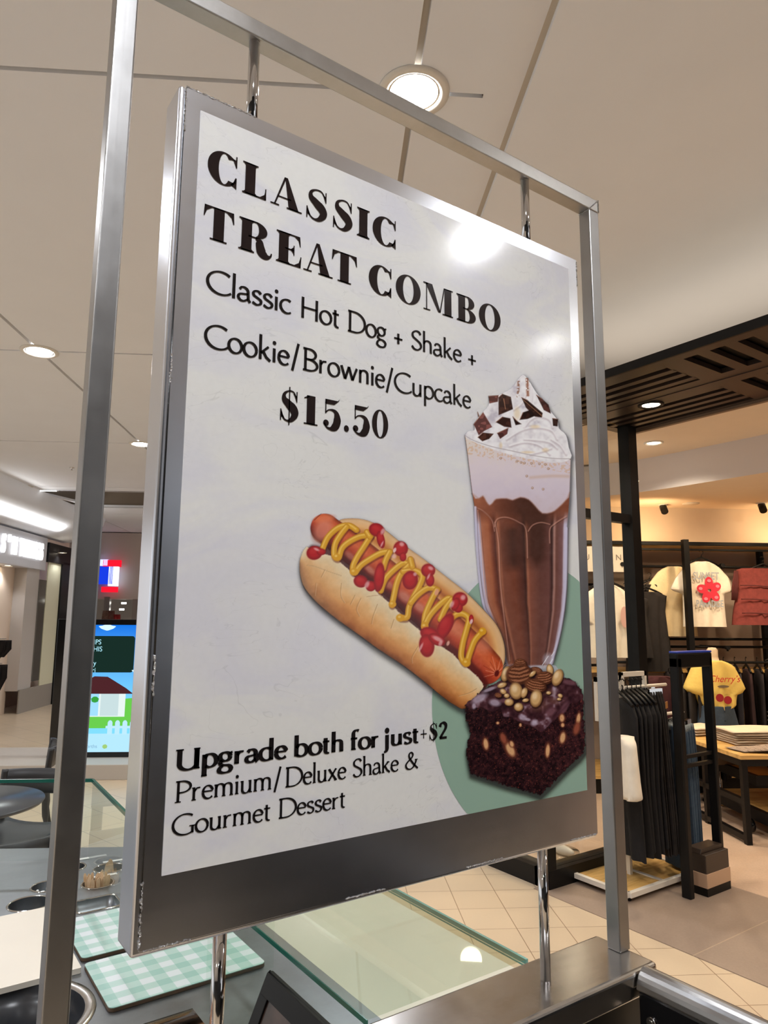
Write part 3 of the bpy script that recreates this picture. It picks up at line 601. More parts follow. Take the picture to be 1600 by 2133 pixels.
    # ketchup
    for b in ((585, 205, 52, 44, 20), (612, 270, 26, 58, -12), (745, 330, 48, 50, 0), (760, 385, 22, 30, 0), (928, 475, 46, 44, 0), (940, 540, 28, 42, 0), (808, 540, 50, 62, 10), (1140, 668, 50, 48, 0), (1128, 722, 30, 34, 0),
              (170, 358, 52, 46, -15), (215, 352, 30, 22, 0), (478, 548, 46, 40, 15), (545, 580, 34, 34, 0), (602, 520, 34, 96, 6), (1040, 850, 44, 96, 28), (940, 900, 66, 44, 20), (918, 975, 50, 76, -4), (985, 935, 60, 36, 28), (1215, 800, 16, 30, 0), (1110, 700, 26, 46, 20)):
        x, y = H_([b[:2]])[0]; rx, ry = b[2] / 3.2, b[3] / 3.2
        r = c.blob(x, y, rx, ry, (126, 10, 16), b[4], 0.12); c.blob(x, y - ry * .05, rx * .86, ry * .86, (182, 22, 28), b[4], 0.7); c.blob(x - rx * .1, y - ry * .3, rx * .5, ry * .35, (200, 46, 44), b[4], 1, 0.6)
    for b in ((625, 215, 12, 22), (620, 300, 6, 22), (752, 300, 16, 14), (945, 460, 18, 12), (930, 515, 7, 22), (1160, 655, 16, 18), (185, 335, 20, 8), (520, 570, 14, 26), (990, 930, 36, 14), (840, 500, 12, 12), (700, 380, 16, 16), (1010, 960, 12, 20), (1085, 700, 14, 24), (880, 985, 8, 30)):
        x, y = H_([b[:2]])[0]; c.blob(x, y, b[2] / 3.2, b[3] / 3.2, (240, 200, 198), 25, 0.8, 0.7)
    for p in ([(600, 170), (560, 320), (590, 560)],): pass
    for x_, y_, r_, co in ((705, 340, 3, (255, 240, 235)), (1215, 815, 3, (250, 230, 225)), (985, 620, 4, (230, 160, 140)), (1060, 960, 3, (240, 190, 170))):
        x, y = H_([(x_, y_)])[0]; c.blob(x, y, r_, r_ * 1.8, co, 20, 0.5, 0.8)
    return c

def paint_shake(X, Y):
    c = Canvas(X, Y); S_ = lambda p: crop(p, 3.232, 930, 760)
    Lx = [(440, 118), (480, 120), (600, 137), (830, 165), (960, 184), (1250, 205), (1600, 246), (1750, 300), (1900, 352), (1990, 386), (2040, 400)]
    Rx = [(440, 812), (600, 832), (640, 830), (900, 822), (1100, 806), (1500, 798), (1650, 786), (1780, 760), (1900, 735), (2000, 704), (2040, 692)]
    yc = (Y - 760) * 3.232; xc = (X - 930) * 3.232
    L_ = np.interp(yc, [a for a, b in Lx], [b for a, b in Lx]); R_ = np.interp(yc, [a for a, b in Rx], [b for a, b in Rx]); s = (xc - L_) / (R_ - L_)
    glass = S_([(120, 475)] + [(b, a) for a, b in Lx[2:]] + [(450, 2036), (560, 2050), (650, 2044)] + [(b, a) for a, b in Rx[2:-1]][::-1])
    cream = S_([(122, 486), (140, 448), (182, 440), (184, 392), (236, 322), (276, 276), (290, 222), (345, 205), (430, 160), (478, 96), (514, 68), (552, 112), (590, 172), (622, 216), (664, 258), (694, 312), (742, 372), (752, 428), (800, 474), (818, 556), (832, 632), (700, 660), (400, 600), (200, 530)])
    cs = smooth(cream, 3, True)
    dg = np.minimum(sdf(X - 3, Y - 5, glass), sdf(X - 3, Y - 5, cs)); c.over((66, 64, 70), np.clip(1 - dg / 10, 0, 1) ** 2 * 0.55)
    dgl = sdf(X, Y, glass); al = 0.5 - dgl / 1.4
    # drink below: chocolate with flutes
    base = ramp((yc - 880) / 1150, [(0, (128, 72, 52)), (0.15, (132, 76, 56)), (0.4, (122, 70, 54)), (0.7, (118, 72, 62)), (1, (112, 74, 66))])
    fl = ramp(s, [(0, (206, 200, 222)), (0.045, (196, 186, 206)), (0.06, (176, 110, 82)), (0.13, (168, 98, 66)), (0.17, (120, 62, 44)), (0.20, (92, 50, 40)), (0.235, (176, 112, 84)), (0.27, (126, 74, 56)), (0.40, (120, 66, 48)), (0.50, (84, 48, 40)), (0.525, (60, 36, 32)),
                  (0.55, (168, 106, 80)), (0.58, (132, 80, 64)), (0.70, (104, 66, 58)), (0.80, (112, 72, 66)), (0.835, (62, 40, 38)), (0.86, (178, 134, 122)), (0.885, (110, 70, 62)), (0.95, (128, 92, 92)), (0.97, (206, 198, 220)), (1, (188, 182, 204))])
    k = np.clip((yc - 985) / 90, 0, 1)[..., None]; col = base * (1 - k) + fl * k
    lowk = np.clip((yc - 1400) / 500, 0, 1)[..., None]; col = col * (1 - lowk * 0.35) + np.array((122, 80, 70)) * lowk * 0.35
    dark = np.clip(1 - np.abs(s - 0.66) / 0.17, 0, 1) * np.clip((1400 - yc) / 120, 0, 1) * np.clip((yc - 900) / 80, 0, 1) + 0.75 * np.clip(1 - np.abs(s - 0.40) / 0.16, 0, 1) * np.clip((1400 - yc) / 60, 0, 1) * np.clip((yc - 1060) / 60, 0, 1)
    top = np.clip(1 - np.abs(s - 0.55) / 0.38, 0, 1) * np.clip((1090 - yc) / 100, 0, 1); dk = np.clip(dark * 1.2 + top * 1.0, 0, 0.85)[..., None]
    col = col * (1 - dk) + np.array((66, 38, 30)) * dk
    side = np.clip(1 - s / 0.22, 0, 1)[..., None] * np.clip((1000 - yc) / 80, 0, 1)[..., None]; col = col * (1 - side * .7) + np.array((184, 116, 84)) * side * .7
    c.over(col + (fbm(X, Y, 12, 4)[..., None] - 0.5) * 14, al)
    # arches at the top of the flutes
    for p in ([(186, 960), (240, 985), (300, 1045), (318, 1120)], [(318, 1090), (335, 1040), (400, 1028), (480, 1060), (530, 1110), (540, 1300)], [(545, 1120), (575, 1080), (630, 1062), (690, 1075)], [(690, 1200), (690, 1110), (720, 1072), (800, 1020)], [(320, 1060), (345, 1200), (360, 1500), (420, 1990)], [(205, 980), (230, 1200), (262, 1550), (330, 1740)]):
        q = smooth(S_(p), 6); c.line(q, 2.4, (214, 158, 138), 0.62, 1.6); c.line([(x + 2, y + 2) for x, y in q], 1.6, (58, 34, 28), 0.35, 1.6)
    for p in ([(188, 960), (200, 1250), (240, 1600), (300, 1725)], [(700, 2010), (760, 1780), (795, 1500), (803, 1100)]):
        q = smooth(S_(p), 6); c.line(q, 5, (212, 208, 230), 0.85, 2); c.line([(x + 3.5, y) for x, y in q], 1.4, (120, 96, 110), 0.6, 1)
    # milk foam
    wav = S_([(168, 868), (212, 900), (240, 884), (262, 920), (284, 946), (308, 928), (330, 905), (400, 901), (440, 912), (492, 893), (548, 908), (592, 952), (640, 1000), (702, 994), (742, 968), (802, 908), (824, 860), (832, 632), (640, 632), (430, 580), (200, 525), (121, 478), (137, 600)])
    dm = sdf(X, Y, smooth(wav, 2, True)); t = (yc - 500) / 500
    milk = ramp(t + (fbm(X, Y, 18, 9) - .5) * .3, [(0, (226, 214, 204)), (0.35, (222, 210, 216)), (0.7, (214, 202, 214)), (1, (206, 190, 198))])
    c.over(milk, np.minimum(0.5 - dm / 2.4, al)); c.line(smooth(wav[:17], 3), 3, (172, 128, 112), 0.45, 3)
    c.line(smooth(S_([(560, 760), (700, 750), (815, 752)]), 4), 6, (206, 176, 160), 0.6, 5)
    fo = (vnoise(X, Y, 3.1, 31) > 0.60) & (np.abs(yc - (560 + (xc - 150) * 0.19)) < 46); c.over((214, 170, 126), fo * np.clip(al, 0, 1) * 0.45)
    for x_, y_ in ((497, 658), (520, 662), (567, 665), (620, 668), (660, 672), (535, 750), (680, 700), (360, 630), (573, 830), (645, 838), (470, 650)):
        x, y = S_([(x_, y_)])[0]; c.blob(x, y, 2.6, 2.6, (160, 120, 96), 0, 0.6, 0.8); c.blob(x - .3, y - .3, 1.1, 1.1, (232, 222, 214), 0, 0.7, 0.9)
    # whipped cream
    dc = sdf(X, Y, cs); f = fbm(X, Y, 16, 14)
    cr2 = ramp(f + np.clip((xc - 300) / 2200, 0, .2), [(0.2, (196, 190, 200)), (0.42, (226, 222, 226)), (0.6, (238, 236, 238)), (0.8, (246, 244, 246))])
    c.over(cr2, 0.5 - dc / 1.6)
    for p in ([(520, 420), (560, 370), (620, 345), (690, 370), (710, 420)], [(400, 500), (500, 440), (600, 420), (700, 440), (740, 500)], [(520, 500), (600, 505), (690, 520), (740, 560)], [(420, 545), (520, 520), (620, 540), (690, 600)], [(560, 600), (640, 580), (700, 560)], [(700, 500), (760, 540), (800, 600)], [(450, 300), (500, 260), (530, 200)], [(560, 130), (570, 200), (560, 270)]):
        q = smooth(S_(p), 5); c.line([(x, y + 3) for x, y in q], 3.6, (176, 160, 166), 0.5, 4); c.line(q, 2.6, (252, 250, 252), 0.8, 3)
    for b in ((590, 418, 30, 12), (470, 330, 20, 40), (660, 575, 20, 14), (540, 590, 40, 8), (360, 545, 10, 20)):
        x, y = S_([b[:2]])[0]; c.blob(x, y, b[2] / 3.2, b[3] / 3.2, (226, 196, 140), 0, 1, 0.45)
    c.over((120, 66, 40), np.clip(1 - np.abs(xc - 478 + (yc - 160) * .05) / 13, 0, 1) * (np.abs(yc - 165) < 55) * (vnoise(X, Y, 3, 6) > .35) * .85)
    c.over((132, 70, 44), np.clip(1 - np.abs(xc - 540 - (yc - 150) * .05) / 15, 0, 1) * (np.abs(yc - 152) < 62) * (vnoise(X, Y, 3, 7) > .3) * .9)
    c.line(smooth(S_([(121, 478), (180, 512), (300, 552), (430, 580), (560, 608), (700, 630), (830, 634)]), 4), 1.6, (170, 158, 160), 0.7, 1.2)
    # chocolate pieces
    for poly, col in (([(278, 212), (345, 208), (340, 250), (284, 262)], (92, 54, 48)), ([(345, 222), (372, 198), (428, 218), (442, 300), (400, 318), (346, 340)], (52, 30, 24)), ([(178, 402), (242, 322), (302, 420), (250, 446), (212, 476)], (98, 60, 56)), ([(328, 388), (372, 352), (424, 362), (432, 424), (384, 418)], (50, 28, 22)),
                      ([(336, 462), (410, 428), (404, 466), (356, 500)], (76, 44, 40)), ([(500, 222), (540, 240), (642, 326), (636, 356), (590, 350), (530, 290)], (44, 25, 20)), ([(488, 372), (510, 322), (560, 305), (592, 345), (540, 366)], (36, 20, 16)), ([(600, 205), (640, 232), (682, 270), (698, 330), (650, 306)], (62, 36, 32)),
                      ([(708, 362), (746, 368), (742, 416), (712, 412)], (44, 28, 24)), ([(206, 490), (240, 458), (312, 466), (282, 500), (236, 516)], (58, 34, 26)), ([(440, 350), (470, 380), (500, 400), (460, 408)], (40, 22, 18)), ([(204, 318), (216, 350), (208, 348)], (96, 62, 50))):
        p = S_(poly); d = c.fill(p, col, 0.8); c.over(tuple(min(255, k_ * 1.75) for k_ in col), np.clip(-d / 1.5, 0, 1) * (vnoise(X, Y, 6, 17) > .55) * .55); c.line([p[0], p[1]], 1.4, (150, 104, 84), .8)
    c.line(S_([(512, 238), (640, 348)]), 1.4, (170, 120, 84), 0.8); c.line(S_([(380, 230), (392, 300)]), 1.4, (196, 140, 104), .8)
    # foot of the glass
    for b in ((680, 1985, 34, 40), (450, 2030, 60, 16), (600, 2034, 70, 14)):
        x, y = S_([b[:2]])[0]; c.blob(x, y, b[2] / 3.2, b[3] / 3.2, (206, 206, 224), 0, .8, 0.6 if b[0] == 680 else .5)
    for x_, y_ in ((660, 1990), (700, 1960), (690, 2010), (640, 2020)):
        x, y = S_([(x_, y_)])[0]; c.line([(x, y), (x + 6, y - 9)], 1.6, (246, 246, 252), .8)
    c.over((206, 210, 220), np.clip(0.5 - sdf(X, Y, smooth(S_([(700, 2020), (740, 2040), (790, 2090), (770, 2120), (690, 2080), (420, 2070), (430, 2040)]), 3, True)) / 1.4, 0, 1) * .6)
    return c

def paint_brownie(X, Y):
    c = Canvas(X, Y); B_ = lambda p: crop(p, 3.44, 860, 1180)
    out = B_([(368, 992), (420, 948), (482, 890), (560, 852), (640, 806), (760, 770), (900, 770), (1062, 792), (1150, 828), (1196, 884), (1216, 960), (1212, 1060), (1226, 1180), (1229, 1310), (1180, 1372), (1100, 1440), (1000, 1544), (902, 1637), (800, 1602), (650, 1562), (500, 1512), (402, 1478), (386, 1400), (374, 1320), (392, 1240), (410, 1190), (380, 1110), (372, 1040)])
    n_ = (vnoise(X, Y, 4, 2) - .5) * 5 + (vnoise(X, Y, 2, 9) - .5) * 3
    d = sdf(X, Y, out) + n_; ds = sdf(X - 2, Y - 8, out); c.over((50, 46, 48), np.clip(1 - ds / 12, 0, 1) ** 2 * 0.7)
    crumbs = fbm(X, Y, 5, 12); col = ramp(crumbs, [(0.15, (20, 9, 13)), (0.5, (40, 20, 24)), (0.75, (58, 30, 32)), (0.92, (112, 58, 46)), (1, (150, 80, 60))])
    xc = (X - 860) * 3.44; yc = (Y - 1180) * 3.44
    col = col * (1 + 0.25 * np.clip((xc - 880) / 300, 0, 1)[..., None]); c.over(col, 0.5 - d / 1.4)
    band = np.clip(1 - np.abs(yc - (1230 + 0.16 * (xc - 380) - 0.55 * np.clip(xc - 880, 0, 400))) / 60, 0, 1); c.over((58, 30, 34), band * np.clip(.5 - d / 1.4, 0, 1) * .35 * (crumbs > .4))
    # glossy top
    topp = B_([(368, 992), (420, 946), (484, 888), (560, 850), (640, 804), (760, 768), (900, 768), (1062, 790), (1150, 826), (1196, 884), (1212, 950), (1120, 980), (1080, 1040), (1020, 1080), (960, 1140), (912, 1180), (850, 1150), (780, 1120), (700, 1080), (640, 1070), (620, 1010), (560, 1040), (480, 1000), (420, 1020)])
    dt = sdf(X, Y, smooth(topp, 2, True)) + (vnoise(X, Y, 7, 5) - .5) * 4; f = fbm(X, Y, 16, 33)
    c.over(ramp(f, [(0.2, (36, 18, 24)), (0.45, (60, 32, 38)), (0.64, (88, 52, 58)), (0.80, (150, 126, 140)), (1, (214, 200, 216))]), (0.5 - dt / 1.6))
    for b in ((470, 945, 60, 26, -30), (580, 975, 40, 24, 10), (540, 880, 50, 12, -20), (780, 1080, 30, 20, 20), (862, 1118, 26, 22, -30), (815, 1095, 20, 10, 10), (980, 1040, 40, 26, -35), (1080, 1010, 20, 50, 30), (640, 960, 30, 14, 0), (430, 1000, 14, 20, 0), (1115, 830, 50, 18, 10)):
        x, y = B_([b[:2]])[0]; c.blob(x, y, b[2] / 3.44, b[3] / 3.44, (196, 182, 202) if b[0] < 900 and b[0] != 640 else (124, 82, 92), b[4], .7, .75)
    for b in ((900, 1000, 70, 34, -20), (960, 900, 50, 26, 0), (1000, 960, 40, 20, 20)):
        x, y = B_([b[:2]])[0]; c.blob(x, y, b[2] / 3.44, b[3] / 3.44, (112, 72, 60), b[4], .8, .5)
    c.line(smooth(B_([(912, 1180), (1000, 1090), (1090, 1000), (1110, 970)]), 5), 5, (72, 40, 50), .6, 5)
    # pale pieces in the cut faces
    for b in ((515, 1270, 20, 44, -8), (690, 1310, 30, 58, -28), (700, 1270, 16, 24, -20), (958, 1318, 17, 52, 4), (1065, 1225, 22, 44, 10), (1060, 1085, 20, 30, 0), (1178, 1090, 16, 46, 8), (1165, 1160, 20, 44, 12), (640, 1230, 20, 40, -20), (600, 1120, 12, 10, 0), (762, 1135, 10, 14, 0), (1065, 1135, 14, 16, 0)):
        x, y = B_([b[:2]])[0]; c.blob(x, y, b[2] / 3.44 * 1.3, b[3] / 3.44 * 1.15, (120, 62, 44), b[4], .5, .85); c.blob(x, y, b[2] / 3.44 * .8, b[3] / 3.44 * .85, (226, 176, 126) if b[0] != 640 and b[0] != 1165 else (150, 80, 60), b[4], .5, .95)
    sp = (vnoise(X, Y, 1.7, 44) > .88) & (d < -1) & (dt > 0); c.over((158, 76, 60), sp * .55)
    # nuts
    def nut(cx, cy, rx, ry, rot, kind):
        x, y = B_([(cx, cy)])[0]; rx /= 3.44; ry /= 3.44
        b0, b1, b2 = ((66, 34, 22), (140, 84, 56), (186, 128, 92)) if kind == 'w' else ((122, 82, 46), (214, 172, 116), (240, 214, 170))
        c.blob(x + 1, y + 2, rx * 1.08, ry * 1.08, (30, 14, 12), rot, .2, .7); c.blob(x, y, rx, ry, b0, rot, .12); c.blob(x - rx * .08, y - ry * .08, rx * .88, ry * .88, b1, rot, .5)
        if kind == 'w':
            cc, ss = math.cos(math.radians(rot)), math.sin(math.radians(rot))
            u = ((X - x) * cc + (Y - y) * ss) / rx; v = (-(X - x) * ss + (Y - y) * cc) / ry; r = np.hypot(u, v)
            st = np.sin((v + 0.35 * u * u) * 17 + 1.5 * vnoise(X, Y, 9, 3)); c.over(b0, (st > .35) * (r < .88) * .75); c.over(b2, (st < -.6) * (r < .8) * .6)
        else: c.blob(x - rx * .25, y - ry * .3, rx * .42, ry * .4, b2, rot, .9, .9)
    nut(660, 770, 30, 56, 20, 'p'); nut(875, 745, 44, 26, 10, 'w'); nut(975, 740, 24, 40, -10, 'p'); nut(935, 800, 62, 48, -10, 'w'); nut(762, 700, 44, 40, 0, 'w'); nut(755, 772, 92, 76, -6, 'w'); nut(1030, 796, 36, 62, 22, 'p')
    nut(872, 855, 78, 48, 12, 'w'); nut(632, 850, 34, 18, -20, 'p'); nut(640, 895, 24, 18, 30, 'p'); nut(665, 925, 20, 16, 0, 'p'); nut(732, 892, 46, 60, -8, 'p'); nut(790, 905, 22, 38, 20, 'p'); nut(876, 946, 42, 62, 10, 'p'); nut(800, 958, 24, 13, -10, 'p')
    nut(682, 972, 32, 26, 0, 'p'); nut(750, 1006, 32, 30, 0, 'p'); nut(605, 922, 26, 18, 10, 'w'); nut(965, 905, 18, 12, 0, 'p'); nut(1048, 925, 18, 14, 30, 'p'); nut(1040, 950, 16, 10, 0, 'p'); nut(850, 770, 14, 30, 50, 'p')
    return c

def picture(name, painter, ax0, ax1, ay0, ay1, step, label, parent, material, lift):
    """a printed picture: dense sheet whose colour is stored on its points"""
    us, vs = zip(*[pixel_to_poster(x, y) for x in (ax0, ax1) for y in (ay0, ay1)])
    u0, u1, v0, v1 = max(0, min(us)), min(PW, max(us)), max(0.0, min(vs)), min(PH, max(vs))
    nu = int((u1 - u0) / step) + 1; nv = int((v1 - v0) / step) + 1
    U, V = np.meshgrid(np.linspace(u0, u1, nu), np.linspace(v0, v1, nv)); X, Y = poster_to_pixel(U, V); cv = painter(X, Y)
    A = cv.a; keep = A > 0.004
    cell = keep[:-1, :-1] | keep[1:, :-1] | keep[:-1, 1:] | keep[1:, 1:]
    idx = np.full(U.shape, -1); used = np.zeros(U.shape, bool)
    used[:-1, :-1] |= cell; used[1:, :-1] |= cell; used[:-1, 1:] |= cell; used[1:, 1:] |= cell
    idx[used] = np.arange(used.sum()); j, i = np.nonzero(cell)
    q = np.stack([idx[j, i], idx[j, i + 1], idx[j + 1, i + 1], idx[j + 1, i]], 1).astype(np.int32)
    me = bpy.data.meshes.new(name); nV = int(used.sum()); nF = len(q)
    co = np.zeros((nV, 3), np.float32); co[:, 0] = U[used]; co[:, 2] = V[used]; co[:, 1] = -lift
    me.vertices.add(nV); me.vertices.foreach_set('co', co.ravel()); me.loops.add(nF * 4); me.polygons.add(nF)
    me.loops.foreach_set('vertex_index', q.ravel()); me.polygons.foreach_set('loop_start', np.arange(nF, dtype=np.int32) * 4); me.update(calc_edges=True)
    col = np.clip(cv.c[used], 0, 255) / 255.0; lin = np.where(col <= 0.04045, col / 12.92, ((col + 0.055) / 1.055) ** 2.4) * PRINT_GAIN
    at = me.color_attributes.new('print', 'FLOAT_COLOR', 'POINT')
    at.data.foreach_set('color', np.concatenate([np.clip(lin, 0, 1), np.clip(A[used], 0, 1)[:, None]], 1).astype(np.float32).ravel())
    me.materials.append(material); o = bpy.data.objects.new(name, me); C.objects.link(o); o.parent = parent; o['label'] = label
    return o
PRINT_GAIN = 1.1
# ================================================================ THE SETTING
# mall floor: small square tiles on the mall's grid; grey band and speckled floor of the clothes shop on the shop's own lines
M['tile'] = tile_mat('mall_floor_tile', rgb(203, 183, 156), rgb(199, 179, 152), rgb(140, 116, 92), (0.2665, 0.2665), (0.0645, 0.038), 0.30, 0.0022)
M['tile_diag'] = tile_mat('mall_floor_tile_diagonal', rgb(208, 188, 160), rgb(204, 184, 156), rgb(158, 142, 120), (0.36, 0.36), (0.05, 0.1), 0.3, 0.003, rotz=PI / 4)
M['threshold'] = tile_mat('grey_porcelain', rgb(150, 132, 117), rgb(146, 128, 114), rgb(172, 150, 128), (9.0, 1.18), (0, 0.188), 0.45, 0.003, speck=0.10)
M['shop_floor'] = tile_mat('speckled_concrete_tile', rgb(190, 164, 142), rgb(186, 160, 139), rgb(206, 182, 156), (1.18, 1.18), (0.3, 0.188), 0.5, 0.003, speck=0.14)
mb = MB(); mb.add([(-14, -9, 0), (5.9, -9, 0), (5.9, 22, 0), (-14, 22, 0)], [(0, 1, 2, 3)])
struct('floor', mb, M['tile'], 'pale beige square-tiled mall floor', rotz=-AZ, recalc=False)
mb = MB(); mb.add([(-9, 5.2, .002), (-0.4, 5.2, .002), (-0.4, 15, .002), (-9, 15, .002)], [(0, 1, 2, 3)])
struct('floor_2', mb, M['tile_diag'], 'diagonal tiled mall floor behind the counter', rotz=-AZ, recalc=False)
mb = MB(); mb.box(3.385, 4.43, -7, 3.22, -0.05, 0.004)
struct('floor_3', mb, M['threshold'], 'grey tiled shop threshold')
mb = MB(); mb.box(4.43, 16, -7, 12, -0.05, 0.004); mb.box(3.5, 4.43, 3.22, 12, -0.05, 0.004)
struct('floor_4', mb, M['shop_floor'], 'speckled beige shop floor')

# mall ceiling: plaster panels with open joints crossing at the lights
gx = [0.27 - 2.51 * i for i in range(0, 6)][::-1]; gy = [2.37 + 2.82 * j for j in range(-4, 6)]
mb = MB(); g = 0.013
ex = [-14.0] + gx + [0.535]; ey = [-12.0] + gy + [22.0]
OPEN = (-6.2, -2.2, 11.22, 12.80)                       # service opening in the ceiling near the left shops
for i in range(len(ex) - 1):
    for j in range(len(ey) - 1):
        x0, x1 = ex[i] + g, ex[i + 1] - (g if i < len(ex) - 2 else 0); y0, y1 = ey[j] + g * 0.8, ey[j + 1] - g * 0.8
        if y0 > 10.8 and y1 < 22.1 and y0 < 11.2 and x0 > -9:
            for a, b, c_, d_ in ((x0, x1, y0, OPEN[2]), (x0, x1, OPEN[3], y1)): mb.box(a, b, c_, d_, CEIL, CEIL + 0.04)
            if x0 < OPEN[0] < x1: mb.box(x0, OPEN[0], OPEN[2], OPEN[3], CEIL, CEIL + 0.04)
            elif x1 <= OPEN[0]: mb.box(x0, x1, OPEN[2], OPEN[3], CEIL, CEIL + 0.04)
            if x1 > OPEN[1]: mb.box(max(x0, OPEN[1]), x1, OPEN[2], OPEN[3], CEIL, CEIL + 0.04)
            continue
        mb.box(x0, x1, y0, y1, CEIL, CEIL + 0.04)
mb.box(-14, 0.75, -12, 11.0, CEIL + 0.025, CEIL + 0.07, 1)
mb.box(-14, 0.75, 13.0, 22, CEIL + 0.025, CEIL + 0.07, 1)
# rounded step where the right-hand ceiling begins
prof = [(0.535, CEIL)] + [(0.535 + 0.165 * math.sin(a), CEIL + 0.050 * (1 - math.cos(a))) for a in np.linspace(0.15, PI / 2, 9)] + [(0.70, CEIL)]
vs = [(x, y, z) for y in (-12, 22) for x, z in prof]; n = len(prof)
mb.add(vs, [(i, i + 1, n + i + 1, n + i) for i in range(n - 1)], 0, True)
mb.box(0.70, 16, -12, 22, CEIL, CEIL + 0.05)
struct('ceiling', mb, [M['ceiling'], M['groove']], 'beige plaster mall ceiling with recessed joints', rotz=-AZ)
mb = MB(); mb.box(-9, -1, 11.0, 13.0, CEIL + 0.75, CEIL + 0.8); mb.box(-9, -1, 12.82, 12.86, CEIL, CEIL + .8); mb.box(-9, -1, 11.14, 11.18, CEIL, CEIL + .8)
M['dark_void'] = mat('service_void_paint', rgb(128, 116, 102), 0.9)
struct('ceiling_2', mb, M['dark_void'], 'dark service opening above the mall ceiling', rotz=-AZ)
# frame tee bars across the opening
mb = MB()
for a, b in (((-4.9, 11.25), (-4.35, 12.8)), ((-2.95, 11.25), (-2.6, 12.8))): mb.bar((a[0], a[1], CEIL + 0.02), (b[0], b[1], CEIL + 0.02), 0.07, 0.04)
struct('trim_1', mb, M['ceiling'], 'pale bars across the ceiling opening', rotz=-AZ)
mb = MB(); mb.box(-8, -4.4, 11.19, 11.23, CEIL - .01, CEIL + .02); mb.bar((-5.85, 11.2, CEIL - .0), (-5.53, 12.78, CEIL), 0.05, 0.02)
struct('trim_2', mb, lamp_mat('cove_strip', (1, 0.98, 0.94), 3.0), 'lit strip along the ceiling opening', rotz=-AZ)

# ---- far wall of the mall, and an added dark wall behind the viewer
M['mall_wall'] = mat('mall_wall_paint', rgb(196, 186, 172), 0.8, vary=0.03)
M['dark_added'] = mat('added_wall_dark', rgb(42, 38, 36), 0.5, vary=0.08)
mb = MB(); mb.box(-14, 16, -9.2, -9, 0, CEIL); struct('wall_back_added', mb, M['dark_added'], 'added unseen dark wall behind the viewer, for steel reflections', rotz=-AZ)  # added out of view so the steel mirrors something dark
mb = MB(); mb.box(-14, 3, 22, 22.2, 0, CEIL); struct('wall_far', mb, M['mall_wall'], rotz=-AZ)

# ---- clothes shop: back wall, ceilings, soffit
M['taupe'] = mat('shop_taupe_wall', rgb(168, 150, 138), 0.85, vary=0.02)
mb = MB(); mb.box(1.2, 10.5, 7.62, 7.8, 0, 3.6); struct('wall_shop', mb, M['wall'], 'warm painted back wall of the clothes shop', rotz=-AZ)
mb = MB(); mb.box(9.4, 9.6, -9, 2.6, 0, 2.9); struct('wall_right_added', mb, mat('dark_taupe', rgb(74, 64, 58), .8), 'added unseen dark taupe wall, for reflections in the sign steel')  # added out of view to dull the reflection in the right panel edge
mb = MB(); mb.box(1.9, 10.5, 7.60, 7.62, 0, 2.44); struct('trim_3', mb, M['taupe'], 'taupe lining behind the wall racks', rotz=-AZ)
mb = MB(); mb.prism([(4.6, -7), (6.1, -7), (6.1, 4.3), (5.75, 4.75), (5.2, 7.4), (4.6, 7.4)], 3.235, 3.30)
mb.prism([(3.5, 3.34), (4.62, 3.34), (4.62, 8.5), (3.5, 8.5)], 3.235, 3.30)
struct('ceiling_3', mb, M['store_ceiling'], 'shop ceiling behind the dark slatted soffit')
# curved bulkhead and lower ceiling behind it
cv = [(6.1, -7)] + [tuple(p) for p in catmull([(6.1, 3.2), (6.08, 4.0), (5.95, 4.55), (5.6, 5.4), (5.1, 6.9), (4.9, 8.5)], 6)]
mb = MB(); k = len(cv); mb.add([(x, y, z) for z in (2.90, 3.235) for x, y in cv], [(i, i + 1, k + i + 1, k + i) for i in range(k - 1)], 0, True)
M['bulk'] = mat('bulkhead_paint', rgb(226, 222, 224), 0.85)
struct('wall_bulkhead', mb, M['bulk'], 'curved pale bulkhead inside the shop')
mb = MB()
for a, b_ in zip(cv[:-1], cv[1:]): mb.add([(a[0], a[1], 2.90), (b_[0], b_[1], 2.90), (14, b_[1], 2.90), (14, a[1], 2.90)], [(3, 2, 1, 0)])
if 1: struct('ceiling_4', mb,  M['store_ceiling'], 'lower back ceiling of the shop')

def soffit():
    """dark slatted bulkhead over the shop entrance, slots cut right through"""
    x0, x1, z0, z1 = 3.42, 4.60, 3.08, 3.11; mb = MB()
    mb.box(x0, 3.53, -6.5, 3.32, z0, z1); mb.box(3.925, 4.135, -6.5, 2.26, z0, z1); mb.box(4.555, x1, -6.5, 3.32, z0, z1)
    mb.box(3.925, 4.02, 2.26, 3.32, z0, z1); mb.box(4.04, 4.135, 2.26, 3.32, z0, z1)
    mb.box(3.53, 3.925, 3.24, 3.32, z0, z1); mb.box(4.135, 4.555, 3.24, 3.32, z0, z1); mb.box(3.53, 3.925, 2.12, 2.255, z0, z1); mb.box(4.135, 4.555, 2.12, 2.255, z0, z1)
    for a in (3.53, 4.135):                                  # module nearest the window: bars run along the front
        for k_ in range(4): mb.box(a + 0.0 + 0.105 * k_, a + 0.05 + 0.105 * k_ - 0.0, 2.25, 3.25, z0, z1)
    y = 2.12
    while y > -6:                                            # next module: bars run across
        mb.box(3.53, 3.925, y - 0.155, y - 0.085, z0, z1); mb.box(4.135, 4.555, y - 0.155, y - 0.085, z0, z1); y -= 0.155
        if abs(y + 0.05) < 0.08 or abs(y + 2.2) < 0.08: mb.box(3.53, 3.925, y - 0.25, y, z0, z1); mb.box(4.135, 4.555, y - 0.25, y, z0, z1); y -= 0.25
    mb.box(4.022, 4.038, -6.5, 3.24, z0 - 0.004, z1)
    return mb
t = thing('slatted_soffit', 'black slatted soffit hanging over the clothes shop entrance', 'soffit')
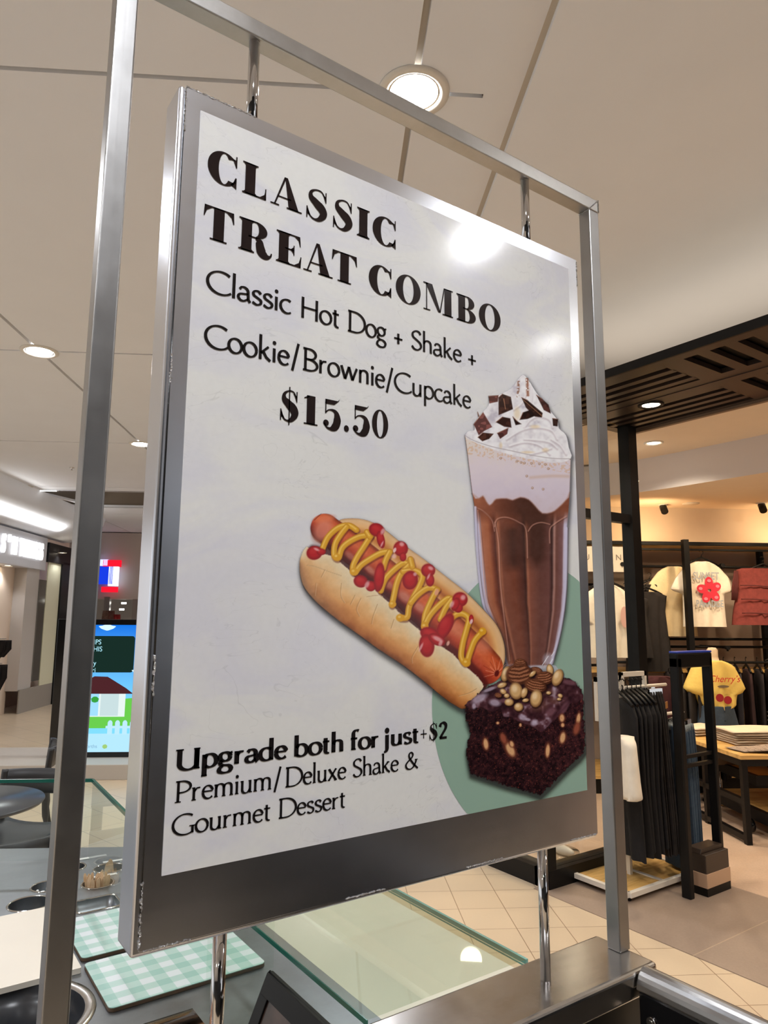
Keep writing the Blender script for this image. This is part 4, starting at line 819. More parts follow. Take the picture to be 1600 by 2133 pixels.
soffit().build('slat_panel', mat('soffit_black', rgb(48, 38, 33), 0.38, vary=0.12, scale=3), t, weld=False)
mb = MB(); mb.box(3.405, 3.42, -6.5, 3.34, 3.065, 3.115); mb.box(3.42, 4.59, -6.5, 3.34, 3.118, 3.124); mb.build('casing', M['black_metal'], t)
mb = MB(); mb.box(4.60, 4.635, -6.5, 3.34, 3.06, 3.225); mb.build('edge_trim', mat('soffit_trim', rgb(120, 98, 80), 0.5), t)

# ---- shop window beside the entrance: black plinth, posts, transom, glass
t = thing('shop_window_frame', 'black framed shop window with dark plinth beside the entrance', 'window')
mb = MB(); mb.box(3.44, 3.56, 3.18, 9, 0, 0.11); mb.box(3.44, 4.45, 3.14, 3.26, 0, 0.11); mb.build('plinth', M['black_metal'], t)
for (x, y, w_) in ((3.47, 3.18, .075), (4.47, 3.18, .095), (3.47, 6.2, .07)):
    mb = MB(); mb.box(x - w_ / 2, x + w_ / 2, y - w_ / 2, y + w_ / 2, 0.0, 3.08); mb.build('post', M['black_metal'], t)
mb = MB(); mb.box(3.5, 4.43, 3.15, 3.21, 2.335, 2.40); mb.build('transom', M['black_metal'], t)
mb = MB(); mb.box(3.45, 3.50, 3.2, 9, 2.335, 2.40); mb.build('transom', M['black_metal'], t)
mb = MB(); mb.box(3.5, 4.43, 3.178, 3.186, 0.11, 3.08); mb.build('window_pane', M['window_glass'], t)
mb = MB(); mb.box(3.468, 3.476, 3.22, 9, 0.11, 3.08); mb.build('window_pane', M['window_glass'], t)

# ================================================================ LIGHT FITTINGS
def downlight(name, R_, r_, lamp, depth=0.05):
    t = thing(name, 'x', 'light')
    mb = MB(); mb.lathe([(R_, 0.0), (R_, -0.006), (r_ + 0.012, -0.012), (r_, -0.004), (r_, 0.0)], n=40); mb.build('trim_ring', M['trim_white'], t)
    mb = MB(); mb.lathe([(r_, -0.004), (r_ * 0.72, depth)], n=40); mb.build('reflector', M['reflector'], t)
    mb = MB(); mb.disc((0, 0, depth - 0.003), r_ * 0.93, 32, down=True); mb.build('lamp', lamp, t)
    return t
big = downlight('downlight', 0.135, 0.098, M['lamp_cool'], 0.0)
VIS = {(0, 2): 'round ceiling downlight hidden behind the sign, mirrored in the glass top',
       (0, 0): 'large bright round downlight directly above the steel frame top rail',
       (-1, 1): 'round recessed downlight at a joint crossing, left of the steel post',
       (-1, 2): 'small round downlight between the left steel post and the sign',
       (-2, 3): 'far small downlight at the ceiling opening edge'}
first = True
for i in range(-3, 1):
    for j in range(-3, 5):
        p = to_world(0.27 + 2.51 * i, 2.37 + 2.82 * j, CEIL - 0.001)
        if (i, j) == (-2, 3): p = to_world(-4.74, 10.84, CEIL - 0.001)
        vis = (i, j) in VIS
        if not vis: continue
        o = big if first else dup(big); first = False; o.location = p; o['label'] = VIS[(i, j)]; o['group'] = 'round downlights in the mall ceiling'
for (x, y) in SIDE_LIGHTS[:2]:
    o = dup(big); o.location = to_world(x, y, CEIL - 0.001); o['label'] = 'round ceiling downlight whose ' + ('bright' if x < 3 else 'fainter') + ' reflection shows in the poster gloss'; o['group'] = 'downlights over the shop side'
small = downlight('shop_downlight', 0.085, 0.062, M['lamp_warm'], 0.0)
small.location = (5.58, 3.69, 3.234); small['label'] = 'round warm downlight in the shop ceiling below the slatted soffit'
o = dup(small, (4.12, 2.73, 3.079), None, 'round downlight set into the black slatted soffit'); o.name = 'soffit_downlight'
for ch in o.children: 
    if ch.name.startswith('trim'): ch.data = ch.data.copy(); ch.data.materials.clear(); ch.data.materials.append(M['black_metal'])
d = bpy.data.lights.new('added_soffit_fill', 'AREA'); d.shape = 'RECTANGLE'; d.size = 8.0; d.size_y = 0.9; d.energy = 17; d.color = (1, .82, .62); o = bpy.data.objects.new('added_soffit_fill', d); C.objects.link(o); o.location = (4.05, -0.4, 3.14); o.rotation_euler = (PI, 0, PI / 2)  # added fill lamp without a fitting, brightens the ceiling near the soffit
o = dup(small, (4.62, 3.98, 3.234), None, 'round warm downlight above the shop window, mirrored in the steel ledge'); spot((4.62, 3.98, 3.2), 85, WARM, rad=.1)
spot((4.12, 2.73, 3.06), 80, WARM); spot((5.58, 3.69, 3.22), 80, WARM)
for p in ((4.12, 0.6, 3.06), (4.12, -1.6, 3.06), (5.58, 1.2, 3.22), (5.5, -1.2, 3.22), (4.1, 4.6, 3.22), (4.0, 6.4, 3.22), (7.2, 2.6, 2.88), (7.6, 0.8, 2.88)): spot(p, 85, WARM)
# shop track spots aimed at the wall racks
for (x, y, ax_, ay_) in ((2.7, 6.2, 2.7, 7.5), (3.6, 6.1, 3.7, 7.5), (4.6, 6.0, 4.7, 7.5), (5.6, 6.0, 5.7, 7.5), (3.6, 5.2, 3.5, 6.4)):
    a = to_world(x, y, 2.86); b = to_world(ax_, ay_, 1.6); spot(a, 34, (1.0, 0.74, 0.45), 1.5, 0.7, 0.03, aim=b, name='rack_spot')
for (x, y) in ((3.4, 7.1), (5.0, 7.1), (6.4, 7.1)):
    spot(to_world(x, y, 2.5), 14, (1.0, 0.66, 0.34), 2.6, 0.9, 0.06, aim=to_world(x, 7.6, 2.9), name='wall_washer')

def ceiling_spot(loc, aim, label):
    t = thing('adjustable_spotlight', label, 'light', loc, group='adjustable spots in the shop ceiling')
    mb = MB(); mb.lathe([(0.055, 0.0), (0.055, -0.006), (0.02, -0.01), (0.0, -0.01)], n=24); mb.build('base', M['trim_white'], t)
    d = (Vector(aim) - Vector(loc)).normalized(); mb = MB(); a = Vector((0, 0, -0.02)); mb.tube([a, a + d * 0.10], 0.038, 20); mb.build('spot_head', M['black_metal'], t)
ceiling_spot(to_world(3.62, 7.42, 2.899), to_world(3.3, 6, 1.5), 'small black swivel spotlight on the shop ceiling, left one')
ceiling_spot(to_world(4.62, 7.2, 2.899), to_world(4.2, 6, 1.5), 'small black swivel spotlight at the right edge of the photo')
t = thing('ceiling_speaker', 'flat round cover on the shop ceiling between two spots', 'speaker', to_world(3.88, 7.3, 2.899)); mb = MB(); mb.lathe([(0.09, 0), (0.09, -0.006), (0.0, -0.008)], n=28); mb.build('cover', M['trim_white'], t)
mb = MB(); mb.lathe([(0.034, 0), (0.034, -.004), (0.01, -.006), (0.008, -0.03), (0.018, -0.034), (0, -0.036)], n=16)
o = mb.build('sprinkler', M['chrome'], loc=to_world(-3.52, 9.42, CEIL)); tag(o, 'small metal fire sprinkler on the mall ceiling', 'sprinkler')
# ================================================================ THE SIGN
sign = thing('menu_sign', 'large framed steel menu sign with the treat combo poster on the ledge', 'sign', (0.6126, 0.8195, 1.0727))
OX, OY, OZ = 0.6126, 0.8195, 1.0727
def sp(mb, name, mats, bevel=0.0, parent=None, **k):
    """build with world coordinates under the sign"""
    mb.v = [(x - OX, y - OY, z - OZ) for x, y, z in mb.v]; return mb.build(name, mats, parent or sign, bevel, **k)
PY0, PY1 = 0.8073, 0.8337; TOPZ0, TOPZ1 = 2.4182, 2.4446
mb = MB(); mb.box(0.1592, 0.1852, PY0, PY1, 1.0727, TOPZ1 - 0.0001); sp(mb, 'post', M['steel'], 0.0022, seg=3)
mb = MB(); mb.box(1.0499, 1.0774, PY0, PY1, 1.0727, TOPZ0); sp(mb, 'post', M['steel'], 0.0022, seg=3)
mb = MB(); mb.box(0.1852, 1.0774, PY0, PY1, TOPZ0, TOPZ1); sp(mb, 'top_rail', M['steel_x'], 0.0022, seg=3)
mb = MB()
r_ = 0.00115
for pth in ([(1.0774, PY0, TOPZ0), (1.0774, PY0 + .0001, TOPZ1)], [(1.0499, PY0, TOPZ0 - .001), (1.0499, PY1, TOPZ0 - .001)]):
    P = [Vector(pth[0]).lerp(Vector(pth[1]), k / 16) for k in range(17)]; mb.tube([p + Vector((random.uniform(-.0004, .0004), random.uniform(-.0004, .0004), 0)) for p in P], [r_ * random.uniform(.8, 1.4) for _ in P], 8)
pth = [(1.0499, PY0 - .0003, TOPZ0), (1.0774, PY0 - .0003, TOPZ1)]; P = [Vector(pth[0]).lerp(Vector(pth[1]), k / 20) for k in range(21)]; mb.tube(P, [r_ * random.uniform(.8, 1.4) for _ in P], 8)
sp(mb, 'weld_seam', M['weld'])
for x in (0.3464, 0.8831):
    mb = MB(); mb.tube([(x, 0.8197, 2.27), (x, 0.8197, TOPZ0 + 0.002)], 0.0078, 24); sp(mb, 'hanging_rod', M['chrome'])
    mb = MB(); mb.tube([(x, 0.8197, 1.0727), (x, 0.8197, 1.28)], 0.0080, 24); sp(mb, 'support_rod', M['chrome'])
# shallow steel tray that holds the poster
BX0, BX1, BZ0, BZ1, BY0, BY1 = 0.2376, 0.9876, 1.2695, 2.2842, 0.7932, 0.8463
mb = MB(); mb.box(BX0, BX1, BY0 + 0.0012, BY1, BZ0, BZ1); box = sp(mb, 'sign_box', M['steel_panel'], 0.0045, seg=4)
mb = MB(); mb.box(BX0 + 0.0085, BX1 - 0.001, BY0 - 0.0002, BY0 + 0.003, BZ0 + 0.006, BZ1 - 0.001); sp(mb, 'face_plate', M['steel_panel'], 0.0004)
def bead(a, b, r, n):
    a = Vector(a); b = Vector(b); P = [a.lerp(b, k / n) + Vector((random.uniform(-.0006, .0006), random.uniform(-.0003, .0003), random.uniform(-.0006, .0006))) for k in range(n + 1)]
    mb = MB(); mb.tube(P, [r * random.uniform(0.5, 1.5) for _ in P], 7); return mb
xs = BX0 + 0.0085
for a, b in (((xs, BY0, 2.282), (xs, BY0, 2.222)), ((xs, BY0, 1.93), (xs, BY0, 1.895)), ((xs, BY0, 1.58), (xs, BY0, 1.535)), ((xs, BY0, 1.345), (xs, BY0, 1.278)),
             ((xs + .004, BY0, BZ0 + .006), (xs + .055, BY0, BZ0 + .006)), ((.50, BY0, BZ0 + .006), (.56, BY0, BZ0 + .006)), ((.70, BY0, BZ0 + .006), (.77, BY0, BZ0 + .006)), ((.92, BY0, BZ0 + .006), (.984, BY0, BZ0 + .006)),
             ((BX1 - .001, BY0, 2.28), (BX1 - .001, BY0, 2.23)), ((xs, BY0, BZ1 - .001), (.34, BY0, BZ1 - .001))):
    n_ = int((Vector(a) - Vector(b)).length / 0.0016); sp(bead(a, b, 0.0011, n_), 'weld_bead', M['weld'])
mb = MB(); mb.tube([(xs - .0004, BY0 + .0003, 1.29), (xs - .0004, BY0 + .0003, 2.28)], 0.0009, 6); sp(mb, 'seam_gap', M['black_gloss'])

# poster sheet: printed plaster texture
m, nt, b = new_mat('poster_paper'); N = nt.nodes; L = nt.links
tc = N.new('ShaderNodeTexCoord')
n1 = N.new('ShaderNodeTexNoise'); n1.inputs['Scale'].default_value = 5; n1.inputs['Detail'].default_value = 5; n1.inputs['Distortion'].default_value = 1.2
mp = N.new('ShaderNodeMapping'); mp.inputs['Rotation'].default_value = (0, 0.9, 0); mp.inputs['Scale'].default_value = (1, 1, 2.2)
L.new(tc.outputs['Object'], mp.inputs['Vector']); L.new(mp.outputs[0], n1.inputs['Vector'])
cr1 = N.new('ShaderNodeValToRGB'); e = cr1.color_ramp.elements; e[0].position = 0.36; e[0].color = rgb(201, 201, 207, 1.3); e[1].position = 0.60; e[1].color = rgb(210, 210, 207, 1.3)
L.new(n1.outputs['Fac'], cr1.inputs[0])
# thin trowel cracks printed in the texture
n2 = N.new('ShaderNodeTexNoise'); n2.inputs['Scale'].default_value = 7; n2.inputs['Detail'].default_value = 3; n2.inputs['Distortion'].default_value = 2.5; L.new(mp.outputs[0], n2.inputs['Vector'])
pw = N.new('ShaderNodeMath'); pw.operation = 'SUBTRACT'; pw.inputs[1].default_value = 0.5; L.new(n2.outputs['Fac'], pw.inputs[0])
ab = N.new('ShaderNodeMath'); ab.operation = 'ABSOLUTE'; L.new(pw.outputs[0], ab.inputs[0])
mr = N.new('ShaderNodeMapRange'); mr.inputs['From Min'].default_value = 0.0; mr.inputs['From Max'].default_value = 0.007; mr.inputs['To Min'].default_value = 0.88; mr.inputs['To Max'].default_value = 1.0
L.new(ab.outputs[0], mr.inputs['Value'])
n4 = N.new('ShaderNodeTexNoise'); n4.inputs['Scale'].default_value = 4; L.new(tc.outputs['Object'], n4.inputs['Vector'])
m4 = N.new('ShaderNodeMapRange'); m4.inputs['From Min'].default_value = 0.46; m4.inputs['From Max'].default_value = 0.54; L.new(n4.outputs['Fac'], m4.inputs['Value'])
mm = N.new('ShaderNodeMix'); mm.data_type = 'FLOAT'; L.new(m4.outputs[0], mm.inputs[0]); mm.inputs[2].default_value = 1.0; L.new(mr.outputs[0], mm.inputs[3])
mx = N.new('ShaderNodeMix'); mx.data_type = 'RGBA'; mx.blend_type = 'MULTIPLY'; mx.inputs[0].default_value = 1.0; L.new(cr1.outputs[0], mx.inputs[6]); L.new(mm.outputs[0], mx.inputs[7])
n5 = N.new('ShaderNodeTexNoise'); n5.inputs['Scale'].default_value = 120; n5.inputs['Detail'].default_value = 3; L.new(tc.outputs['Object'], n5.inputs['Vector'])
m5 = N.new('ShaderNodeMapRange'); m5.inputs['To Min'].default_value = 0.965; m5.inputs['To Max'].default_value = 1.03; L.new(n5.outputs['Fac'], m5.inputs['Value'])
mx2 = N.new('ShaderNodeMix'); mx2.data_type = 'RGBA'; mx2.blend_type = 'MULTIPLY'; mx2.inputs[0].default_value = 1.0; L.new(mx.outputs[2], mx2.inputs[6]); L.new(m5.outputs[0], mx2.inputs[7])
L.new(mx2.outputs[2], b.inputs['Base Color']); b.inputs['Roughness'].default_value = 0.13; b.inputs['Specular IOR Level'].default_value = 0.32
bp = N.new('ShaderNodeBump'); bp.inputs['Strength'].default_value = 0.025; bp.inputs['Distance'].default_value = 0.002; L.new(n5.outputs['Fac'], bp.inputs['Height']); L.new(bp.outputs[0], b.inputs['Normal'])
M['paper'] = m
mb = MB(); mb.box(0, PW, -0.0006, 0.0, 0, PH)
poster = mb.build('poster', M['paper'], sign, loc=(POST_X - OX, POST_Y - 0.0004 - OY, POST_Z - OZ)); poster['label'] = 'printed poster with plaster-textured background'
LIFT = 0.0009

def print_mat(name, col, rough=0.14):
    return mat(name, col, rough, spec=0.32)
M['green_print'] = print_mat('print_green', rgb(141, 169, 152, 1.2)); M['ink'] = print_mat('print_black_ink', rgb(34, 24, 24))
M['ink2'] = print_mat('print_black_ink_text', rgb(28, 24, 24))
# green disc, cut off by the poster edges
cx, cy, cR = 0.5876, 0.1536, 0.2154
pts = []
for k in range(240):
    a = 2 * PI * k / 240; pts.append((min(PW, max(0, cx + cR * math.cos(a))), min(PH, max(0.0, cy + cR * math.sin(a)))))
pts2 = []
for p in pts:
    if not pts2 or (abs(p[0] - pts2[-1][0]) + abs(p[1] - pts2[-1][1])) > 1e-6: pts2.append(p)
i_ = max(range(len(pts2)), key=lambda k: pts2[k][0] - pts2[k][1] * 1.0)
pts2.insert(i_ + 1, (PW, 0.0)) if (PW, 0.0) not in pts2 else None
mb = MB(); mb.add([(u, -LIFT, v) for u, v in pts2], [tuple(range(len(pts2)))])
gd = mb.build('green_disc', M['green_print'], poster, recalc=False); gd['label'] = 'printed sage green circle'

def lettering(name, quads, material, label, lift):
    mb = MB()
    for q in quads:
        pts = [(p[0] / 1000, -lift, p[1] / 1000) for p in q]
        nz = sum((q[i][0] * q[(i + 1) % len(q)][1] - q[(i + 1) % len(q)][0] * q[i][1]) for i in range(len(q)))
        if abs(nz) < 1e-9: continue
        mb.add(pts if nz > 0 else pts[::-1], [tuple(range(len(pts)))])
    o = mb.build(name, material, poster, weld=False); o['label'] = label; return o
lettering('heading_text', fat_word([('C', 12, 51.6), ('L', 59.3, 93.3), ('A', 99.7, 146.8), ('S', 153.8, 186.8), ('S', 196.5, 228.9), ('I', 236.6, 258.3), ('C', 263.8, 305.8)], 821.3, 44.6), M['ink'], 'fat black heading line CLASSIC', 0.0013)
lettering('heading_text', fat_word([('T', 9.9, 50.7), ('R', 57.2, 104.5), ('E', 110.3, 147.2), ('A', 151.4, 197.7), ('T', 195.8, 237.6), ('C', 258, 298.3), ('O', 306.2, 352.9), ('M', 358.3, 417.4), ('B', 425, 465.6), ('O', 472.6, 521)], 742, 44.6), M['ink'], 'fat black heading line TREAT COMBO', 0.0013)
lettering('price_text', fat_word([('$', 123.2, 149.1), ('1', 158.8, 177.6), ('5', 186.8, 214.5), ('.', 219.8, 227.8), ('5', 233.8, 262.4), ('0', 265.9, 293.8)], 527.5, 40), M['ink'], 'fat black price $15.50', 0.0013)
q = []
for t_, a, b_ in (('Classic', 18.6, 134.7), ('Hot', 148.5, 210.2), ('Dog', 223.1, 290.2), ('+', 302.7, 319.6), ('Shake', 335.6, 434.4), ('+', 447.1, 465.5)):
    q += sk_word(t_, a, b_, 673, 29.8, 0.145, 0.078, 20, False)
for t_, a, b_ in (('Cookie', 19.4, 134.2), ('/', 137.5, 148.5), ('Brownie', 153.8, 287.5), ('/', 289.5, 302), ('Cupcake', 305, 452.8)):
    q += sk_word(t_, a, b_, 601.5, 29.8, 0.145, 0.078, 20, False)
lettering('description_text', q, M['ink2'], 'thin black text Classic Hot Dog + Shake + Cookie/Brownie/Cupcake', 0.0013)
q = []
for t_, a, b_ in (('Upgrade', 8.8, 145.6), ('both', 156.1, 227.1), ('for', 237.4, 282.1), ('just', 290.5, 349)): q += sk_word(t_, a, b_, 107, 22.5, 0.27, 0.09, 5, True, 0.05, 0.07)
q += sk_word('+', 351, 363, 110.5, 22, 0.07, 0.07, 0, False)
q += fat_word([('$', 367.1, 381.4)], 108, 21.5) + sk_word('2', 384.5, 399.4, 107.5, 22.5, 0.25, 0.12, 20, False)
for t_, a, b_ in (('Premium', 10, 127.2), ('/', 129.5, 139), ('Deluxe', 144.7, 231.1), ('Shake', 241.4, 314), ('&', 324.7, 347.7)): q += sk_word(t_, a, b_, 73.2, 22, 0.145, 0.065, 12, True, 0.03, 0.05)
for t_, a, b_ in (('Gourmet', 9.1, 126.9), ('Dessert', 136.7, 231)): q += sk_word(t_, a, b_, 38.6, 21.5, 0.145, 0.065, 12, True, 0.03, 0.05)
lettering('upgrade_text', q, M['ink2'], 'black text Upgrade both for just +$2 Premium/Deluxe Shake & Gourmet Dessert', 0.0013)

# pictures: colour stored on the points, see-through outside the printed shape
m, nt, b = new_mat('printed_picture'); N = nt.nodes; L = nt.links
at = N.new('ShaderNodeAttribute'); at.attribute_name = 'print'; L.new(at.outputs['Color'], b.inputs['Base Color']); b.inputs['Roughness'].default_value = 0.15; b.inputs['Specular IOR Level'].default_value = 0.3
L.new(at.outputs['Alpha'], b.inputs['Alpha']); M['picture'] = m
QSTEP = 0.00075
picture('milkshake_picture', paint_shake, 950, 1206, 770, 1420, QSTEP, 'printed glass of chocolate milkshake with whipped cream', poster, M['picture'], 0.0016)
picture('hot_dog_picture', paint_hotdog, 604, 1066, 1050, 1500, QSTEP, 'printed hot dog with mustard and ketchup', poster, M['picture'], 0.0019)
picture('brownie_picture', paint_brownie, 948, 1226, 1350, 1672, QSTEP, 'printed chocolate brownie topped with nuts', poster, M['picture'], 0.0022)
# ================================================================ THE KIOSK COUNTER
CT = 0.81
# front ledge that carries the sign
t = thing('steel_ledge', 'brushed steel ledge shelf that the sign frame stands on', 'ledge', (0.3, 0.817, 0))
mb = MB(); mb.box(-1.1, 0.778, -0.061, 0.061, 1.0307, 1.0727); o = mb.build('ledge_top', M['steel_ledge'], t, 0.007, 4)
mb = MB(); mb.box(-1.1, 0.766, -0.035, 0.045, 0.05, 1.0307); mb.build('cabinet_front', M['dark_panel'], t)
mb = MB(); mb.box(-1.1, 0.760, -0.02, 0.04, 0.0, 0.05); mb.build('kick_plate', M['black_metal'], t)
# swing gate beside it
t = thing('swing_gate', 'dark panel gate with rounded steel cap beside the ledge', 'gate', (1.039, 0.754, 0))
mb = MB()
gp = [(-0.0235, 1.048)] + [(-0.0235 * math.cos(a), 1.048 + 0.030 * math.sin(a)) for a in np.linspace(0.1, PI - 0.1, 14)] + [(0.0235, 1.048)]
mb.prism([(x, z) for x, z in gp], -1.4, 0.0, axis='Y'); mb.build('steel_cap', M['steel'], t, 0.002)
mb = MB(); mb.box(-0.0225, 0.0225, -1.39, -0.003, 0.12, 1.049); mb.build('panel', M['black_gloss'], t, 0.004)
mb = MB(); mb.tube([(-0.026, -0.026, 1.012), (-0.021, -0.026, 1.012)], 0.0085, 20); mb.tube([(-0.0275, -0.026, 1.012), (-0.025, -0.026, 1.012)], 0.005, 6); mb.build('bolt', M['chrome'], t, 0.0008)

# worktop with cut-outs
def edge(x): return 2.640 - (x - 0.6276) * math.tan(AZ)
HOLES = [('r', 0.407, 2.340, 0.054), ('r', 0.474, 2.455, 0.044), ('r', 0.606, 2.398, 0.044), ('r', 0.668, 2.515, 0.044), ('r', 0.567, 2.592, 0.042),
         ('q', 0.565, 2.232, 0.058), ('q', 0.700, 2.205, 0.055), ('r', 0.282, 1.716, 0.138)]
def loop(h, k=0.0):
    if h[0] == 'r': return [(h[1] + (h[3] + k) * math.cos(2 * PI * j / 36), h[2] + (h[3] + k) * math.sin(2 * PI * j / 36)) for j in range(36)]
    a, r_, out = h[3] + k, 0.02, []
    for q_, (sx_, sy_) in enumerate(((1, 1), (-1, 1), (-1, -1), (1, -1))):
        for j in range(6):
            an = PI / 2 * q_ + PI / 2 * j / 5; out.append((h[1] + sx_ * (a - r_) + r_ * math.cos(an), h[2] + sy_ * (a * .8 - r_) + r_ * math.sin(an)))
    return out
outer = [(-1.3, 1.55), (0.60, 1.55), (0.60, 0.885), (0.905, 0.885), (0.905, edge(0.905) + 0.155), (-1.3, edge(-1.3) + 0.155)]
loops = [outer] + [loop(h) for h in HOLES]
tri = tessellate_polygon([[Vector((x, y, 0)) for x, y in l_] for l_ in loops]); flat = [p for l_ in loops for p in l_]
t = thing('prep_counter', 'dark grey steel prep counter with round cut-outs for pots', 'counter', (0, 2.0, 0))
mb = MB(); mb.add([(x, y - 2.0, CT) for x, y in flat], [tuple(f) for f in tri])
o_ = mb.build('worktop', M['counter_steel'], t)
mb = MB(); n = len(outer); mb.add([(x, y - 2, z) for z in (CT - 0.04, CT) for x, y in outer], [(i, (i + 1) % n, n + (i + 1) % n, n + i) for i in range(n)]); mb.tube([(-1.3, -0.452, CT - 0.012), (0.60, -0.452, CT - 0.012)], 0.012, 14); mb.build('worktop_edge', M['steel_ledge'], t)
mb = MB(); ins = [(-1.28, 1.57), (0.885, 1.57), (0.885, edge(0.885) + 0.12), (-1.28, edge(-1.28) + 0.12)]; mb.add([(x, y - 2, z) for z in (0, CT - 0.04) for x, y in ins], [(i, (i + 1) % 4, 4 + (i + 1) % 4, 4 + i) for i in range(4)]); mb.build('cabinet', M['cream'], t)

def pot(h, depth, name, label, rim=0.006, dark=False):
    t_ = thing(name, label, 'container', (h[1], h[2], CT)); h0 = (h[0], 0, 0, h[3]); lo = loop(h0); n = len(lo)
    mb = MB(); ri = loop(h0, rim)
    rr = [(p, CT * 0 + z) for p, z in ()]
    vs = [(x, y, 0.0006) for x, y in ri] + [(x, y, 0.0030) for x, y in loop(h0, rim * .5)] + [(x, y, 0.001) for x, y in lo]
    mb.add(vs, [(a * n + i, a * n + (i + 1) % n, (a + 1) * n + (i + 1) % n, (a + 1) * n + i) for a in range(2) for i in range(n)], 0, True); mb.build('rim', M['chrome'], t_)
    mb = MB(); k = 0.93 if h[0] == 'r' else 0.9
    vs = [(x, y, 0.001) for x, y in lo] + [(x * k, y * k, -depth) for x, y in lo]
    mb.add(vs, [(i, (i + 1) % n, n + (i + 1) % n, n + i) for i in range(n)], 0, True); mb.add([(x * k, y * k, -depth) for x, y in lo], [tuple(range(n))]); mb.build('body', M['counter_steel'] if not dark else M['black_gloss'], t_)
    return t_
pot(HOLES[0], 0.13, 'utensil_pot', 'empty steel pot, largest and nearest of the round cut-outs left of the post')
pot(HOLES[1], 0.10, 'utensil_pot', 'steel pot holding small white pieces, half hidden behind the left post')
pot(HOLES[2], 0.10, 'utensil_pot', 'steel pot full of wooden spoons between the post and the sign')
pot(HOLES[3], 0.10, 'utensil_pot', 'farthest steel pot holding two flat wooden sticks')
pot(HOLES[4], 0.10, 'utensil_pot', 'steel pot mostly hidden by the left steel post')
pot(HOLES[5], 0.03, 'food_pan', 'shallow square steel pan behind the gingham boards')
pot(HOLES[6], 0.03, 'food_pan', 'second shallow steel pan partly behind the sign corner')
M['stick'] = wood_mat('birch', rgb(206, 172, 134), rgb(226, 198, 162), 'Y')
def stick(w_, l_, spoon):
    mb = MB(); pl = [(-w_ / 2, 0), (w_ / 2, 0), (w_ / 2 * (.75 if spoon else 1), l_ * .7)]
    pl += [(w_ / 2 * (1.25 if spoon else 1) * math.cos(a), l_ * .86 + l_ * .14 * math.sin(a)) for a in np.linspace(0, PI, 8)] + [(-w_ / 2 * (.75 if spoon else 1), l_ * .7)]
    mb.prism(pl, -0.0008, 0.0008, axis='Y'); return mb
sp0 = None
for k in range(26):
    a = random.uniform(0, 2 * PI); r_ = 0.036 * math.sqrt(random.random()); x, y = 0.606 + r_ * math.cos(a), 2.398 + r_ * math.sin(a)
    if sp0 is None: s_ = sp0 = stick(0.0095, 0.125, True).build('wooden_spoon', M['stick'])
    else: s_ = sp0.copy(); C.objects.link(s_)
    s_.location = (x * .97 + .606 * .03, y, CT - 0.098); s_.rotation_euler = (random.uniform(-.1, .1) + (0.06 if y < 2.39 else -.06), random.uniform(-.1, .1), random.uniform(-1.4, .4)); tag(s_, 'small flat wooden spoon standing in the full steel pot', 'spoon', 'wooden spoons in the steel pot')
for k, (x, y, rz, ry) in enumerate(((0.645, 2.512, -.4, .15), (0.688, 2.52, -.6, -.2))):
    s_ = (stick(0.017, 0.12, False).build('wooden_stick', M['stick']) if k == 0 else s_.copy())
    if k: C.objects.link(s_)
    s_.location = (x, y, CT - 0.098); s_.rotation_euler = (-.15, ry, rz); tag(s_, ('left' if k == 0 else 'right') + ' flat wooden stick leaning in the farthest pot', 'stick', 'wooden sticks')
M['white_plastic'] = mat('white_plastic', rgb(228, 228, 226), 0.4)
for k, (x, y) in enumerate(((0.450, 2.445), (0.462, 2.430), (0.478, 2.442), (0.492, 2.452), (0.47, 2.465))):
    mb = MB(); mb.tube([(0, 0, 0), (0.004, 0, 0.088 + 0.004 * (k % 3))], 0.0032, 8); s_ = mb.build('paper_straw', M['white_plastic'], loc=(x, y, CT - 0.098)); s_.rotation_euler = (0.1 * (k - 2), .1, k); tag(s_, 'short white straw in the pot half hidden by the post', 'straw', 'short white straws')
for k, (x, y, rz) in enumerate(((0.64, 2.45, -.05), (0.70, 2.575, -.08), (0.60, 2.655, -.05))):
    mb = MB(); mb.box(-.036, .036, -.008, .008, 0, .0012); o = mb.build('paper_label', M['white_plastic'], loc=(x, y, CT + .0008), rotz=rz)
    tag(o, ('small white label strip behind the pot of wooden spoons', 'small white label strip behind the farthest pot', 'small white label by the pot behind the post')[k], 'label')

# big round well, lower left
t = thing('round_well', 'large round dark well with broad steel ring, lower left corner', 'bowl', (0.282, 1.716, CT))
mb = MB(); mb.lathe([(0.160, 0.0006), (0.158, 0.0035), (0.146, 0.0035), (0.138, 0.0)], n=64); mb.build('steel_ring', M['steel_ledge'], t)
mb = MB(); mb.lathe([(0.138, 0.0), (0.134, -0.012), (0.128, -0.03), (0.122, -0.034), (0.118, -0.07), (0.10, -0.10), (0.0, -0.105)], n=64); mb.build('bowl', mat('well_dark', rgb(44, 46, 50), 0.25, spec=.6), t)

